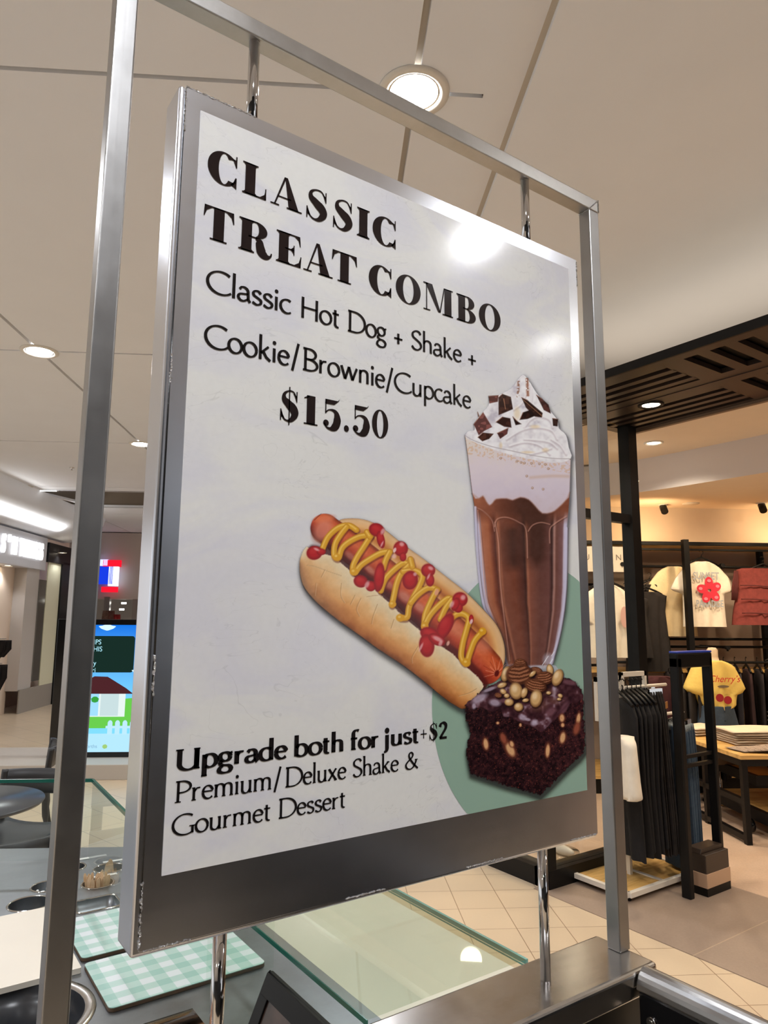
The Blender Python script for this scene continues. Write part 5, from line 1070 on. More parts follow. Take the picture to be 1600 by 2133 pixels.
# boards
gm, nt, b = new_mat('mint_gingham'); N = nt.nodes; L = nt.links
tc = N.new('ShaderNodeTexCoord'); sx_ = N.new('ShaderNodeSeparateXYZ'); L.new(tc.outputs['Object'], sx_.inputs[0])
def stripes(out_, w_, off, n_):
    a = N.new('ShaderNodeMath'); a.operation = 'MULTIPLY_ADD'; a.inputs[1].default_value = 1 / w_; a.inputs[2].default_value = off; L.new(out_, a.inputs[0])
    f = N.new('ShaderNodeMath'); f.operation = 'FRACT'; L.new(a.outputs[0], f.inputs[0]); g_ = N.new('ShaderNodeMath'); g_.operation = 'GREATER_THAN'; g_.inputs[1].default_value = 0.5; L.new(f.outputs[0], g_.inputs[0]); return g_
a_ = stripes(sx_.outputs['X'], 0.060, 0.55, 1); b_ = stripes(sx_.outputs['Y'], 0.053, 0.1, 1)
s_ = N.new('ShaderNodeMath'); s_.operation = 'ADD'; L.new(a_.outputs[0], s_.inputs[0]); L.new(b_.outputs[0], s_.inputs[1]); h_ = N.new('ShaderNodeMath'); h_.operation = 'MULTIPLY'; h_.inputs[1].default_value = 0.5; L.new(s_.outputs[0], h_.inputs[0])
cr_ = N.new('ShaderNodeValToRGB'); cr_.color_ramp.interpolation = 'CONSTANT'; e = cr_.color_ramp.elements; e[0].position = 0; e[0].color = rgb(214, 222, 226); e[1].position = 0.3; e[1].color = rgb(180, 208, 202); e2 = e.new(0.8); e2.color = rgb(158, 196, 188)
L.new(h_.outputs[0], cr_.inputs[0]); L.new(cr_.outputs[0], b.inputs['Base Color']); b.inputs['Roughness'].default_value = 0.22
M['gingham'] = gm; M['board_edge'] = mat('board_edge_brown', rgb(92, 72, 54), 0.5)
def rrect(x0, x1, y0, y1, r_):
    return [(cx_ + r_ * math.cos(PI / 2 * q_ + PI / 2 * j / 5), cy_ + r_ * math.sin(PI / 2 * q_ + PI / 2 * j / 5)) for q_, (cx_, cy_) in enumerate(((x1 - r_, y1 - r_), (x0 + r_, y1 - r_), (x0 + r_, y0 + r_), (x1 - r_, y0 + r_))) for j in range(6)]
def gboard(x0, x1, y0, y1, z0, label, rz=0.0):
    cx_, cy_ = (x0 + x1) / 2, (y0 + y1) / 2; a, c_ = (x1 - x0) / 2, (y1 - y0) / 2
    t_ = thing('gingham_board', label, 'board', (cx_, cy_, z0), rz, 'mint gingham boards')
    mb = MB(); mb.prism(rrect(-a, a, -c_, c_, 0.013), 0, 0.007); mb.build('core', M['board_edge'], t_)
    mb = MB(); mb.prism(rrect(-a + .0005, a - .0005, -c_ + .0005, c_ - .0005, 0.0125), 0.007, 0.0085); mb.build('printed_face', M['gingham'], t_)
gboard(0.450, 0.806, 1.626, 1.862, CT + 0.0005, 'mint gingham board nearest the viewer, beside the round well')
gboard(0.452, 0.808, 1.888, 2.145, CT + 0.0005, 'mint gingham board behind the front one, under the sign corner')
mb = MB(); mb.prism(rrect(0.02, 0.440, 1.836, 2.256, 0.004), 0, 0.012); o = mb.build('cream_board', M['cream'], loc=(0, 0, CT + 0.0005)); tag(o, 'plain cream board lying left of the gingham boards', 'board')

# lower wooden shelf on the staff side and menu holder
mb = MB(); mb.box(-1.3, 0.595, 0.90, 1.532, 0.765, 0.785); o = mb.build('wooden_shelf', M['walnut']); tag(o, 'dark grained wooden shelf strip in front of the steel counter', 'shelf')
t = thing('table_tent_menu', 'black tent-shaped menu holder between the sign rod and ledge', 'menu holder', (0.64, 1.15, 0.785))
mb = MB()
for s_ in (-1, 1):
    q_ = Matrix.Rotation(0, 3, 'X'); x1 = s_ * 0.085
    for (ya, yb, ha, hb) in ((-0.125, 0.125, 0.0, 0.16), (-0.125, 0.125, 0.84, 1.0), (-0.125, -0.095, 0.16, 0.84), (0.095, 0.125, 0.16, 0.84)):
        pa = lambda h, o_: (x1 * (1 - h) + s_ * o_, h * 0.19)
        vs = [(pa(h, o_)[0], y, pa(h, o_)[1]) for o_ in (0, 0.006) for h in (ha, hb) for y in (ya, yb)]
        mb.add(vs, [(0, 1, 3, 2), (4, 5, 7, 6), (0, 1, 5, 4), (2, 3, 7, 6), (0, 2, 6, 4), (1, 3, 7, 5)])
mb.build('frame', M['black_metal'], t, 0.0015)
pm = mat('menu_picture', rgb(60, 44, 36), 0.3, vary=0.75, scale=22)
mb = MB()
for s_ in (-1, 1): mb.add([(s_ * (0.085 * (1 - h) + .002), y, h * 0.19) for h in (0.14, 0.86) for y in (-.1, .1)], [(0, 1, 3, 2)])
mb.build('menu_sheet', pm, t)

# glass display
def pane(name, pts, th, label, z0, z1, top_mat, parent=None):
    """upright pane between two plan points"""
    (ax_, ay_), (bx_, by_) = pts; d = Vector((bx_ - ax_, by_ - ay_, 0)); n_ = Vector((-d.y, d.x, 0)).normalized() * th / 2
    t_ = thing(name, label, 'glass pane', ((ax_ + bx_) / 2, (ay_ + by_) / 2, z0)); c0 = Vector(t_.location)
    A_ = Vector((ax_, ay_, z0)) - c0; B_ = Vector((bx_, by_, z0)) - c0; up = Vector((0, 0, z1 - z0))
    mb = MB(); mb.add([A_, B_, B_ + up, A_ + up], [(0, 1, 2, 3)]); mb.build('pane', M['glass'], t_, recalc=False)
    mb = MB(); band = Vector((0, 0, -0.011 if th > .006 else -.002)); vs = [A_ - n_, B_ - n_, B_ + n_, A_ + n_]; vs = [v + up + band for v in vs] + [v + up for v in vs]; mb.add(vs, [(0, 1, 5, 4), (1, 2, 6, 5), (2, 3, 7, 6), (3, 0, 4, 7), (4, 5, 6, 7), (3, 2, 1, 0)]); mb.build('polished_edge', top_mat, t_)
pane('glass_guard', ((-1.3, edge(-1.3)), (0.6276, 2.640)), 0.008, 'glass guard along the far edge of the counter, green top edge', CT, 1.0727, M['glass_edge'])
pane('glass_guard', ((0.6276, 2.635), (0.600, 1.92)), 0.008, 'glass guard running back from the display case to the corner', CT, 1.0727, M['glass_edge'])
pane('glass_guard', ((0.652, 1.612), (0.818, 1.612)), 0.005, 'small upright glass in front of the gingham board corner', CT, 1.064, M['glass_edge_pale'])
t = thing('display_case_top', 'green tinted flat glass top of the display case behind the ledge', 'glass top', (0.75, 1.39, 1.0650))
mb = MB(); mb.add([(-0.155, -0.508, .0077), (0.155, -0.508, .0077), (0.155, 0.53, .0077), (-0.155, 0.53, .0077)], [(0, 1, 2, 3)]); mb.build('pane', M['glass_green'], t, recalc=False)
mb = MB(); mb.box(-0.157, -0.155, -0.508, 0.53, 0.0, 0.0077); mb.build('left_edge', M['glass_edge'], t)
mb = MB(); mb.box(0.155, 0.160, -0.508, 0.53, 0.0, 0.0077); mb.build('right_edge', M['glass_edge_pale'], t)
mb = MB(); mb.box(-0.155, 0.155, 0.53, 0.533, 0.0, 0.0077); mb.build('back_edge', M['glass_edge'], t)
pane('glass_guard', ((0.9035, 0.885), (0.9035, 2.35)), 0.002, 'upright glass side of the display case facing the walkway', CT, 1.0645, M['glass_edge_pale'])
t = thing('outer_shelf', 'pale shelf outside the display case seen through the green glass', 'shelf', (1.15, 1.4, 0.0))
mb = MB(); mb.box(-0.24, 0.28, -0.45, 0.9, 0.70, 0.72); mb.build('deck', M['cream'], t)
mb = MB(); mb.box(-0.24, 0.20, -0.42, 0.86, 0.0, 0.70); mb.build('cabinet', M['cream'], t)

# unseen dark counter and cabinet, added to darken the steel's reflections
t = thing('added_dark_counter', 'added unseen dark counter behind the viewer, darkens the steel reflections', 'counter', (0.8, -2.1, 0))
mb = MB(); mb.box(-3.2, 3.2, -0.4, 0.4, 0.0, 1.16); mb.build('body', M['near_black'], t, .01)
mb = MB(); mb.box(-3.25, 3.25, -0.45, 0.45, 1.16, 1.20); mb.build('worktop', M['near_black'], t, .005)
t = thing('added_dark_cabinet', 'added unseen black cabinet behind the viewer, darkens the left steel post', 'cabinet', (-0.35, -2.9, 0))
mb = MB(); mb.box(-1.5, 1.5, -0.25, 0.25, 0.0, 3.4); mb.build('body', M['near_black'], t, .01)  # added out of view, gives the left post a dark reflection
for x in (-0.75, 0.75):
    mb = MB(); mb.box(x - .73, x + .73, 0.25, 0.27, 0.08, 3.3); mb.build('door', M['near_black'], t, .004)
# ================================================================ MALL, LEFT SIDE
# round table and dark chairs beyond the counter
M['tabletop'] = mat('table_top_grey', rgb(70, 70, 76), 0.28, vary=0.04); M['chair_plastic'] = mat('chair_dark_plastic', rgb(36, 36, 38), 0.42)
def MT(x, y, z=0.0): return to_world(x, y, z)
t = thing('cafe_table', 'round dark grey cafe table beyond the counter glass', 'table', MT(-1.775, 3.68))
mb = MB(); mb.lathe([(0.0, 0.735), (0.365, 0.735), (0.368, 0.729), (0.360, 0.718), (0.0, 0.716)], n=64); mb.build('table_top', M['tabletop'], t)
mb = MB(); mb.tube([(0, 0, 0.02), (0, 0, 0.718)], 0.028, 16); mb.build('pedestal', M['black_metal'], t)
mb = MB(); mb.lathe([(0.0, 0.022), (0.22, 0.016), (0.225, 0.0), (0.0, 0.0)], n=40); mb.build('base', M['black_metal'], t)
def chair():
    t = thing('cafe_chair', 'x', 'chair', (0, 0, 0), 0, 'dark moulded cafe chairs')
    mb = MB(); nx, ny = 10, 10; vs = []
    for j in range(ny + 1):
        for i in range(nx + 1):
            u, v = i / nx * 2 - 1, j / ny * 2 - 1; wx = 0.225 * (1 - 0.08 * v) ; vs.append((u * wx, v * 0.22, 0.45 - 0.018 * (1 - u * u) + 0.01 * v * v + (0.012 * abs(u) ** 4)))
    mb.add(vs, [(j * (nx + 1) + i, j * (nx + 1) + i + 1, (j + 1) * (nx + 1) + i + 1, (j + 1) * (nx + 1) + i) for j in range(ny) for i in range(nx)], 0, True)
    o = mb.build('seat', M['chair_plastic'], t); so = o.modifiers.new('thick', 'SOLIDIFY'); so.thickness = 0.014
    mb = MB(); nx = 14; vs = []
    for j in range(4):
        for i in range(nx + 1):
            a = -1.0 + 2.0 * i / nx; z = 0.60 + 0.045 * j; vs.append((0.245 * math.sin(a * 1.15), 0.16 + 0.10 * math.cos(a * 1.15) - .02 + .008 * j, z))
    mb.add(vs, [(j * (nx + 1) + i, j * (nx + 1) + i + 1, (j + 1) * (nx + 1) + i + 1, (j + 1) * (nx + 1) + i) for j in range(3) for i in range(nx)], 0, True)
    o = mb.build('backrest', M['chair_plastic'], t); so = o.modifiers.new('thick', 'SOLIDIFY'); so.thickness = 0.016
    for s in (-1, 1):
        mb = MB(); mb.tube([tuple(p) for p in catmull([(s * .232, -.20, 0), (s * .215, -.185, .25), (s * .205, -.175, .43)], 5)], [0.013] * 6 + [0.019] * 5, 10); mb.build('leg', M['chair_plastic'], t)
        mb = MB(); mb.tube([tuple(p) for p in catmull([(s * .225, .25, 0), (s * .212, .20, .25), (s * .215, .185, .45), (s * .222, .19, .60), (s * .222, .205, .735)], 5)], [0.013] * 6 + [0.021] * 15, 10); mb.build('leg', M['chair_plastic'], t)
        mb = MB(); mb.tube([(s * .205, -.175, .425), (s * .213, .185, .432)], 0.014, 8); mb.build('seat_rail', M['chair_plastic'], t)
    return t
c0 = chair(); c0.location = MT(-1.72, 4.22); c0.rotation_euler[2] = -AZ + math.radians(-8); c0['label'] = 'dark plastic chair on the far side of the round cafe table'
dup(c0, MT(-1.42, 3.22), -AZ + math.radians(205), 'dark plastic chair seat nearest the counter, below the cafe table')
dup(c0, MT(-2.18, 5.28), -AZ + math.radians(-70), 'dark plastic chair farther off, seen between post and sign')

# low plinth with the digital screen
t = thing('low_plinth', 'low pale plinth under the advertising screen', 'plinth', MT(-2.4, 8.0), -AZ)
mb = MB(); mb.box(-2.6, 1.6, -0.42, 0.6, 0.0, 0.15); mb.build('body', mat('plinth_grey', rgb(186, 178, 168), 0.5), t, 0.006)
t = thing('digital_screen', 'tall black digital advertising screen showing a cartoon house', 'screen', MT(-2.45, 7.97, 0.15), -AZ)
mb = MB(); mb.box(-0.55, 0.55, 0.0, 0.10, 0.0, 1.455); mb.build('housing', M['black_gloss'], t, 0.006)
X0, X1, Z0, Z1 = -0.46, 0.51, 0.055, 1.395
def flat(name, poly, col, st, lift, label=None):
    mb = MB(); mb.add([(x, -0.0015 - lift, z) for x, z in poly], [tuple(range(len(poly)))])
    return mb.build(name, lamp_mat('screen_' + name, col[:3], st), t, recalc=False)
def sgrad(name, poly, c1, c2, z0, z1, st, lift):
    m = bpy.data.materials.new('screen_' + name); m.use_nodes = True; nt = m.node_tree; nt.nodes.remove(nt.nodes['Principled BSDF']); N = nt.nodes; L = nt.links
    e_ = N.new('ShaderNodeEmission'); tc = N.new('ShaderNodeTexCoord'); s = N.new('ShaderNodeSeparateXYZ'); L.new(tc.outputs['Object'], s.inputs[0])
    r_ = N.new('ShaderNodeMapRange'); r_.inputs['From Min'].default_value = z0; r_.inputs['From Max'].default_value = z1; L.new(s.outputs['Z'], r_.inputs['Value'])
    mx = N.new('ShaderNodeMix'); mx.data_type = 'RGBA'; L.new(r_.outputs[0], mx.inputs[0]); mx.inputs[6].default_value = c1; mx.inputs[7].default_value = c2; L.new(mx.outputs[2], e_.inputs[0]); e_.inputs[1].default_value = st
    L.new(e_.outputs[0], N['Material Output'].inputs[0]); mb = MB(); mb.add([(x, -0.0015 - lift, z) for x, z in poly], [tuple(range(len(poly)))]); return mb.build(name, m, t, recalc=False)
sgrad('display', [(X0, Z0), (X1, Z0), (X1, Z1), (X0, Z1)], rgb(120, 205, 250), rgb(20, 110, 215), 0.5, Z1, 1.0, 0)
flat('lawn', [(X0, 0.30), (X1, 0.30), (X1, 0.60), (0.35, 0.62), (0.1, 0.60), (X0, 0.58)], rgb(98, 190, 72), 1.0, .001)
flat('footer', [(X0, Z0), (X1, Z0), (X1, 0.205), (X0, 0.205)], rgb(168, 216, 244), 1.0, .002)
flat('house_wall', [(-0.25, 0.42), (0.22, 0.42), (0.22, 0.68), (-0.25, 0.68)], rgb(214, 226, 224), 1.0, .003)
flat('garage_door', [(-0.04, 0.43), (0.15, 0.43), (0.15, 0.665), (-0.04, 0.665)], rgb(186, 206, 208), 1.0, .004)
flat('house_door', [(-0.2, 0.43), (-0.06, 0.43), (-0.06, 0.665), (-0.2, 0.665)], rgb(150, 206, 240), 1.0, .004)
flat('roof', [(-0.42, 0.66), (0.30, 0.66), (0.22, 0.72), (0.02, 0.84), (-0.12, 0.845), (-0.28, 0.76)], rgb(72, 34, 38), 1.0, .005)
def rr(x0, x1, z0, z1, r_): return rrect(x0, x1, z0, z1, r_)
flat('message_board', rr(-0.34, 0.285, 0.885, 1.275, 0.03), rgb(22, 42, 36), 1.0, .003)
for k, (cx_, cz_, s_) in enumerate(((-0.02, 1.37, 1.0), (0.45, 1.24, 1.2), (0.36, 0.90, 1.0), (-0.44, 1.22, .8), (-0.45, 0.90, .7))):
    pl = [(cx_ + s_ * 0.085 * math.cos(a) * (1 + .12 * math.sin(5 * a)), min(Z1, cz_ + s_ * 0.030 * math.sin(a) * (1 + .25 * math.cos(4 * a)))) for a in np.linspace(0, 2 * PI, 28)[:-1]]
    pl = [(min(X1, max(X0, x)), z) for x, z in pl]; flat('cloud', pl, rgb(206, 236, 250), 1.0, .0035 + k * .0002)
for k in range(7):
    x = 0.05 + k * 0.078
    if x + .05 > X1: break
    flat('fence_slat', [(x, 0.235), (x + .05, 0.235), (x + .05, 0.36), (x + .04, .378), (x + .025, .384), (x + .01, .378), (x, .36)], rgb(176, 218, 246), 1.0, .0045)
flat('fence_rail', [(0.03, .30), (X1, .30), (X1, .325), (0.03, .325)], rgb(176, 218, 246), 1.0, .0044); flat('path', [(X0, .205), (X1, .205), (X1, .245), (X0, .245)], rgb(168, 216, 244), 1.0, .0042)
for k, (x, z, r_) in enumerate(((0.40, 0.60, .07), (0.47, .63, .06), (-0.1, .60, .04))):
    flat('bush', [(min(X1, x + r_ * math.cos(a) * (1 + .1 * math.sin(7 * a))), z + r_ * .8 * math.sin(a)) for a in np.linspace(0, 2 * PI, 24)[:-1]], rgb(52, 150, 60), 1.0, .0052 + k * .0002)
W_ = lamp_mat('screen_white_text', rgb(170, 225, 240)[:3], 1.0)
font_mesh('screen_text', 'TIPS\nTHIS\n\nMy\nTri\nto', 0.075, W_, t, loc=(-0.195, -0.006, 1.185), rot=(PI / 2, 0, 0), sx=0.9)
font_mesh('screen_text', 'woolworths', 0.052, lamp_mat('screen_grey_text', rgb(120, 160, 176)[:3], 1.0), t, loc=(-0.30, -0.006, .098), rot=(PI / 2, 0, 0))
mb = MB(); 
for a in range(6):
    an = a * PI / 3 + .3; mb.add([(0.035 + .012 * math.cos(an) + .016 * math.cos(q_), -0.0062, .112 + .012 * math.sin(an) + .012 * math.sin(q_)) for q_ in np.linspace(0, 2 * PI, 10)[:-1]], [tuple(range(9))])
mb.build('leaf_logo', lamp_mat('screen_logo', rgb(150, 190, 110)[:3], 1.0), t, recalc=False, weld=False)

# ---- lingerie shop front on the left: plane x = -5.3 in mall grid
SF = -AZ
M['fascia'] = mat('fascia_white', rgb(206, 206, 210), 0.35); M['front_cream'] = mat('front_cream_panel', rgb(226, 205, 184), 0.45, vary=.01); M['plinth_grey'] = mat('plinth_grey2', rgb(150, 142, 132), 0.5); M['front_yellow'] = mat('front_pale_yellow', rgb(224, 220, 190), 0.4)
t = thing('lingerie_shop', 'white lit fascia shop front on the far left', 'shop front', MT(-5.3, 12.5), SF)
mb = MB(); mb.box(-1.0, 0.0, -5, 0.80, 2.47, 3.07); mb.build('fascia', M['fascia'], t, 0.01)
mb = MB(); mb.box(-0.95, -0.25, -5, 0.10, 0.0, 0.42, 1); mb.box(-0.02, 0.0, 0.12, 2.6, 0.0, 0.40, 1); mb.build('plinth', M['plinth_grey'], t)
mb = MB(); mb.box(-0.30, -0.24, -0.9, 0.10, 0.0, 2.47); mb.box(-1.6, -0.24, 0.10, 0.16, 0.0, 2.47); mb.build('cream_panel', M['front_cream'], t)
mb = MB(); mb.box(-0.30, -0.03, 0.10, 0.62, 0.38, 2.47); mb.build('corner_pier', mat('pier_grey', rgb(190, 182, 174), .5), t)
mb = MB(); mb.box(-0.02, -0.0, 0.92, 1.55, 0.40, 2.86); mb.build('pale_panel', M['front_yellow'], t)
mb = MB(); mb.box(-0.03, -0.01, 0.62, 0.92, 0.5, 2.3); mb.build('mirror_strip', mat('mirror_strip', rgb(150, 150, 146), 0.1, 0.9), t)
mb = MB(); mb.box(-0.06, 0.03, 0.82, 2.05, 2.64, 3.00); mb.box(-0.06, 0.03, 1.52, 2.05, 0.0, 2.70); mb.build('dark_portal', M['black_metal'], t, .01)
lt = lamp_mat('sign_letter_glow', (0.97, 0.97, 1.0), 1.7)
for k, (ch, y) in enumerate((('S', -1.02), ("'", -0.80), ('n', -0.66), ('T', -0.38), ('H', -0.20), ('I', -0.01), ('N', 0.08), ('G', 0.26), ('S', 0.45))):
    o = font_mesh('letter', ch.upper(), 0.40, lt, t, extrude=0.02, loc=(0.025, y, 2.655), rot=(PI / 2, 0, PI / 2), sx=0.50, bold=0.012)
mb = MB(); mb.box(-1.2, -0.5, -4, 0.9, 3.16, 3.2); mb.build('fascia_cap', M['fascia'], t)
# curved white cove over the fascia
mb = MB(); prof_ = [(-0.15, 3.10), (0.05, 3.11), (0.3, 3.18), (0.5, 3.3), (0.62, 3.45), (0.66, 3.6)]; n = len(prof_)
mb.add([(x, y, z) for y in (-5, 1.9) for x, z in prof_], [(i, i + 1, n + i + 1, n + i) for i in range(n - 1)], 0, True); o = struct('trim_4', mb, M['ceiling'], 'curved white cove above the left shop fascia', loc=MT(-5.3, 12.5), rotz=SF)
d = bpy.data.lights.new('cove_light', 'AREA'); d.shape = 'RECTANGLE'; d.size = 3.2; d.size_y = 0.08; d.energy = 16; d.color = (1, .98, .95); o = bpy.data.objects.new('cove_light', d); C.objects.link(o); o.location = MT(-4.95, 11.4, 3.14); o.rotation_euler = (PI, 0, -AZ + PI / 2)
for (x, y, z) in ((-5.42, 12.05, 2.465), (-5.2, 13.75, 2.85)):
    o = dup(small, MT(x, y, z), None, 'small lit downlight under the ' + ('white fascia of the left shop' if z < 2.6 else 'dark portal past the left shop')); o.name = 'portal_downlight'; spot(MT(x, y, z - .03), 14, COOL, 2.2)
struct('wall_left_2', MB().box(-9, -5.9, 9, 16, 0, 3.6), M['front_cream'], rotz=-AZ)
# black garments hanging at the far left edge
M['black_fabric'] = mat('black_fabric', rgb(26, 20, 20), 0.9, vary=.2)
def garment(name, prof, th, material, parent=None, folds=6, amp=0.01, n=16, m=18, seed=1, neck=None):
    """cloth with front and back: prof = [(z, xleft, xright)] top to bottom"""
    rnd = random.Random(seed); ph = [rnd.uniform(0, 6.28) for _ in range(4)]
    Z = [p[0] for p in prof]; mb = MB(); vs = []
    zs = np.linspace(0, 1, m + 1); kk = np.linspace(0, 1, len(prof))
    rows = []
    for q_ in zs:
        rows.append((np.interp(q_, kk, Z), np.interp(q_, kk, [p[1] for p in prof]), np.interp(q_, kk, [p[2] for p in prof])))
    for side in (-1, 1):
        for (z, a, b_) in rows:
            for i in range(n + 1):
                u = i / n; e_ = math.sqrt(max(0, 1 - (2 * u - 1) ** 2)); down = (Z[0] - z) / max(1e-6, Z[0] - Z[-1])
                fo = amp * math.sin(u * folds * 2 * PI + ph[0] + down * 1.2) * (0.25 + down) + amp * .6 * math.sin(u * folds * 3.3 + ph[1] + down * 2)
                zz = z
                if neck and side == neck[3] * side and z > Z[0] - neck[1] * 1.5 and abs(u - 0.5) < neck[0]: zz = z - neck[1] * (1 - (abs(u - .5) / neck[0]) ** 2) * max(0, 1 - (Z[0] - z) / (neck[1] * 1.5))
                vs.append((a + (b_ - a) * u, side * th / 2 * (0.25 + .75 * e_) + fo, zz))
    R_ = (m + 1) * (n + 1); fs = []
    for s in (0, 1):
        for j in range(m):
            for i in range(n):
                o_ = s * R_ + j * (n + 1) + i; f = (o_, o_ + 1, o_ + n + 2, o_ + n + 1); fs.append(f if s == 0 else f[::-1])
    for j in range(m):
        for i in (0, n): o_ = j * (n + 1) + i; fs.append((o_, o_ + n + 1, R_ + o_ + n + 1, R_ + o_))
    for i in range(n): fs.append((i, R_ + i, R_ + i + 1, i + 1))
    mb.add(vs, fs, 0, True); return mb.build(name, material, parent)
for k, (x, z, h_) in enumerate(((-4.95, 0.93, .34), (-4.98, .40, .50))):
    t = thing('hanging_garment_row', ('upper' if k == 0 else 'lower') + ' cluster of dark lingerie at the left photo edge', 'garments', MT(x - .28, 11.35), -AZ)
    for q_ in range(4):
        o = garment('garment', [(z + h_, -.12, .12), (z + h_ * .6, -.10, .13), (z + .08 * (q_ % 2), -.09, .09 - .02 * q_)], .02, M['black_fabric'], t, 5, .012, 10, 8, seed=q_ + 3); o.location = (-.13 + .09 * q_, .02 * q_, 0)
    mb = MB(); mb.tube([(-.5, 0, z + h_ + .02), (.2, 0, z + h_ + .02)], .008, 8); mb.build('rail', M['chrome'], t)

# ---- far end: tenancy with blue and red blade sign, lit interior behind
t = thing('blade_sign', 'blue white and red lit blade sign on the far wall', 'sign', MT(-5.15, 16.5, 0), -AZ)
for nm, x0, x1, z0, z1, col, st in (('blue_box', -.25, .12, 2.38, 2.78, (20, 50, 190), 1.3), ('white_panel', .02, .22, 2.34, 2.78, (230, 236, 255), 1.6), ('red_band', -.12, .26, 2.78, 2.93, (216, 20, 40), 1.3), ('red_band', -.12, .22, 2.20, 2.32, (216, 20, 40), 1.3), ('white_panel', -.28, -.02, 2.80, 2.94, (190, 196, 250), 1.4)):
    MB().box(x0, x1, -.12, 0 if nm != 'white_panel' else -.01, z0, z1).build(nm, lamp_mat('blade_' + nm, rgb(*col)[:3], st), t)
MB().box(-.3, -.25, -.1, 0, 2.3, 2.8).build('side_return', M['black_metal'], t)
t = thing('distant_shop', 'distant grey shop front with glass and lit interior', 'shop front', MT(-4.0, 16.6), -AZ)
MB().box(-2.4, 2.0, 0.0, 0.3, 2.05, 3.58).build('fascia', mat('far_fascia', rgb(196, 188, 180), .6), t)
MB().box(-0.62, 1.6, 0.0, 0.2, 0, 2.05).build('grey_pier', mat('far_pier', rgb(150, 142, 136), .5), t)
MB().box(-0.50, -0.46, -0.02, 0.0, 0, 2.05).build('black_joint', M['black_metal'], t)
MB().box(-1.25, -1.13, -0.02, 0.1, 0, 2.1).build('steel_mullion', M['steel'], t)
MB().box(-2.4, -0.6, 1.6, 1.7, 0, 2.6).build('interior_wall', mat('far_interior', rgb(180, 172, 164), .6), t)
for k, (x, z) in enumerate(((-.98, 1.97), (-1.02, 1.82), (-.72, 1.62), (-.15, 2.0))):
    MB().box(x - .05, x + .05, 0.55 if x < -.6 else -.03, .6 if x < -.6 else -.01, z - .02, z + .02).build('lit_lamp', M['lamp_small'], t)
t = thing('garment_stand', 'brown and red garments on a stand in the distant shop', 'garments', MT(-4.92, 16.2), -AZ)
for q_, (c_, x) in enumerate((((112, 84, 72), -.14), ((96, 60, 52), -.05), ((130, 24, 24), .08))):
    o = garment('garment', [(1.78 if q_ < 2 else 1.7, -.08, .08), (1.3, -.12, .12), (0.9, -.13, .13)], .08, mat('far_garment', rgb(*c_), .9, vary=.3, scale=30), t, 4, .012, 10, 10, seed=q_); o.location[0] = x
MB().tube([(0, 0, 0), (0, 0, 1.8)], .012, 8).build('pole', M['chrome'], t); MB().lathe([(0, 0), (.2, 0), (.2, .02), (0, .02)], n=20).build('base', M['chrome'], t)
# ================================================================ CLOTHES SHOP
ORD = ('first', 'second', 'third', 'fourth', 'fifth', 'sixth', 'seventh', 'eighth', 'ninth', 'tenth', 'eleventh')
def KT(x, y, z=0.0): return Vector((x, y, z))
fab = {}
def fabric(name, r, g, b_, vary=.06, scale=14, bump=.25):
    if name not in fab: fab[name] = mat('fabric_' + name, rgb(r, g, b_), .9, vary=vary, scale=scale, bump=bump, bscale=40)
    return fab[name]
def hanger(mb, w_, z, y=0.0):
    mb.tube([(-w_ / 2, y, z - .075), (-w_ * .3, y, z - .04), (0, y, z), (w_ * .3, y, z - .04), (w_ / 2, y, z - .075)], .011, 8)
    mb.tube([(0, y, z), (0, y, z + .03)] + [(0.022 * math.sin(a), y, z + .052 - .022 * math.cos(a)) for a in np.linspace(0.2, 4.2, 8)], .0035, 6)
def tee_prof(w_, h_, sl, slh, top=0.0):
    """t-shirt outline incl. sleeves, z from 0 (collar) downwards"""
    return [(0, -w_ * .34, w_ * .34), (-.025, -w_ * .62, w_ * .62), (-.06, -w_ * .86, w_ * .86), (-slh * .55, -w_ * .98 - sl * .55, w_ * .98 + sl * .55), (-slh * .93, -w_ - sl, w_ + sl), (-slh, -w_ - sl * .75, w_ + sl * .75), (-slh - .03, -w_ * 1.01, w_ * 1.01), (-h_ * .6, -w_ * .98, w_ * .98), (-h_ * .85, -w_, w_), (-h_, -w_ * 1.02, w_ * 1.02)]

# --- wall rack system on the back wall
t = thing('wall_rack', 'black metal wall rack with top rail and hanging bars on the shop back wall', 'rack', to_world(3.9, 7.25, 0), -AZ)
for x in (-2.3, -0.98, -0.37, 0.85, 2.4):
    mb = MB(); w_ = .05 if x != -0.37 else .055; y = -.44 if x == -0.37 else .26; mb.box(x - w_ / 2, x + w_ / 2, y - .03, y + .03, 0, 2.44); mb.build('upright', M['black_metal'], t)
mb = MB(); mb.box(-2.4, 4.5, -.22, -.18, 2.41, 2.445); mb.build('top_rail', M['black_metal'], t)
mb = MB(); mb.box(-2.4, 4.5, -.18, .33, 2.40, 2.425); mb.build('top_board', M['oak'], t)
mb = MB(); mb.box(-2.4, 4.5, -.2, -.17, 2.355, 2.375); mb.build('top_rail', M['black_metal'], t)
for z, x0, x1 in ((2.20, -.95, 4.5), (1.44, -.95, 4.5), (1.36, -.95, 1.2), (1.20, -.95, 4.5), (2.0, -2.3, -1.0), (1.17, -2.3, -1.0)):
    mb = MB(); mb.tube([(x0, -.02, z), (x1, -.02, z)], .014, 10); mb.build('hanging_bar', M['black_metal'], t)
for x in (-.95, .12, .98):
    for z in (2.20, 1.36):
        mb = MB(); mb.tube([(x, .3, z), (x, -.24, z), (x, -.24, z - .035)], .012, 8); mb.tube([(x, -.26, z + .0), (x, -.22, z)], .022, 10); mb.build('bracket', M['black_metal'], t)
mb = MB(); mb.box(-2.3, 4.5, -.10, .33, 1.10, 1.13); mb.build('shelf', M['oak'], t)
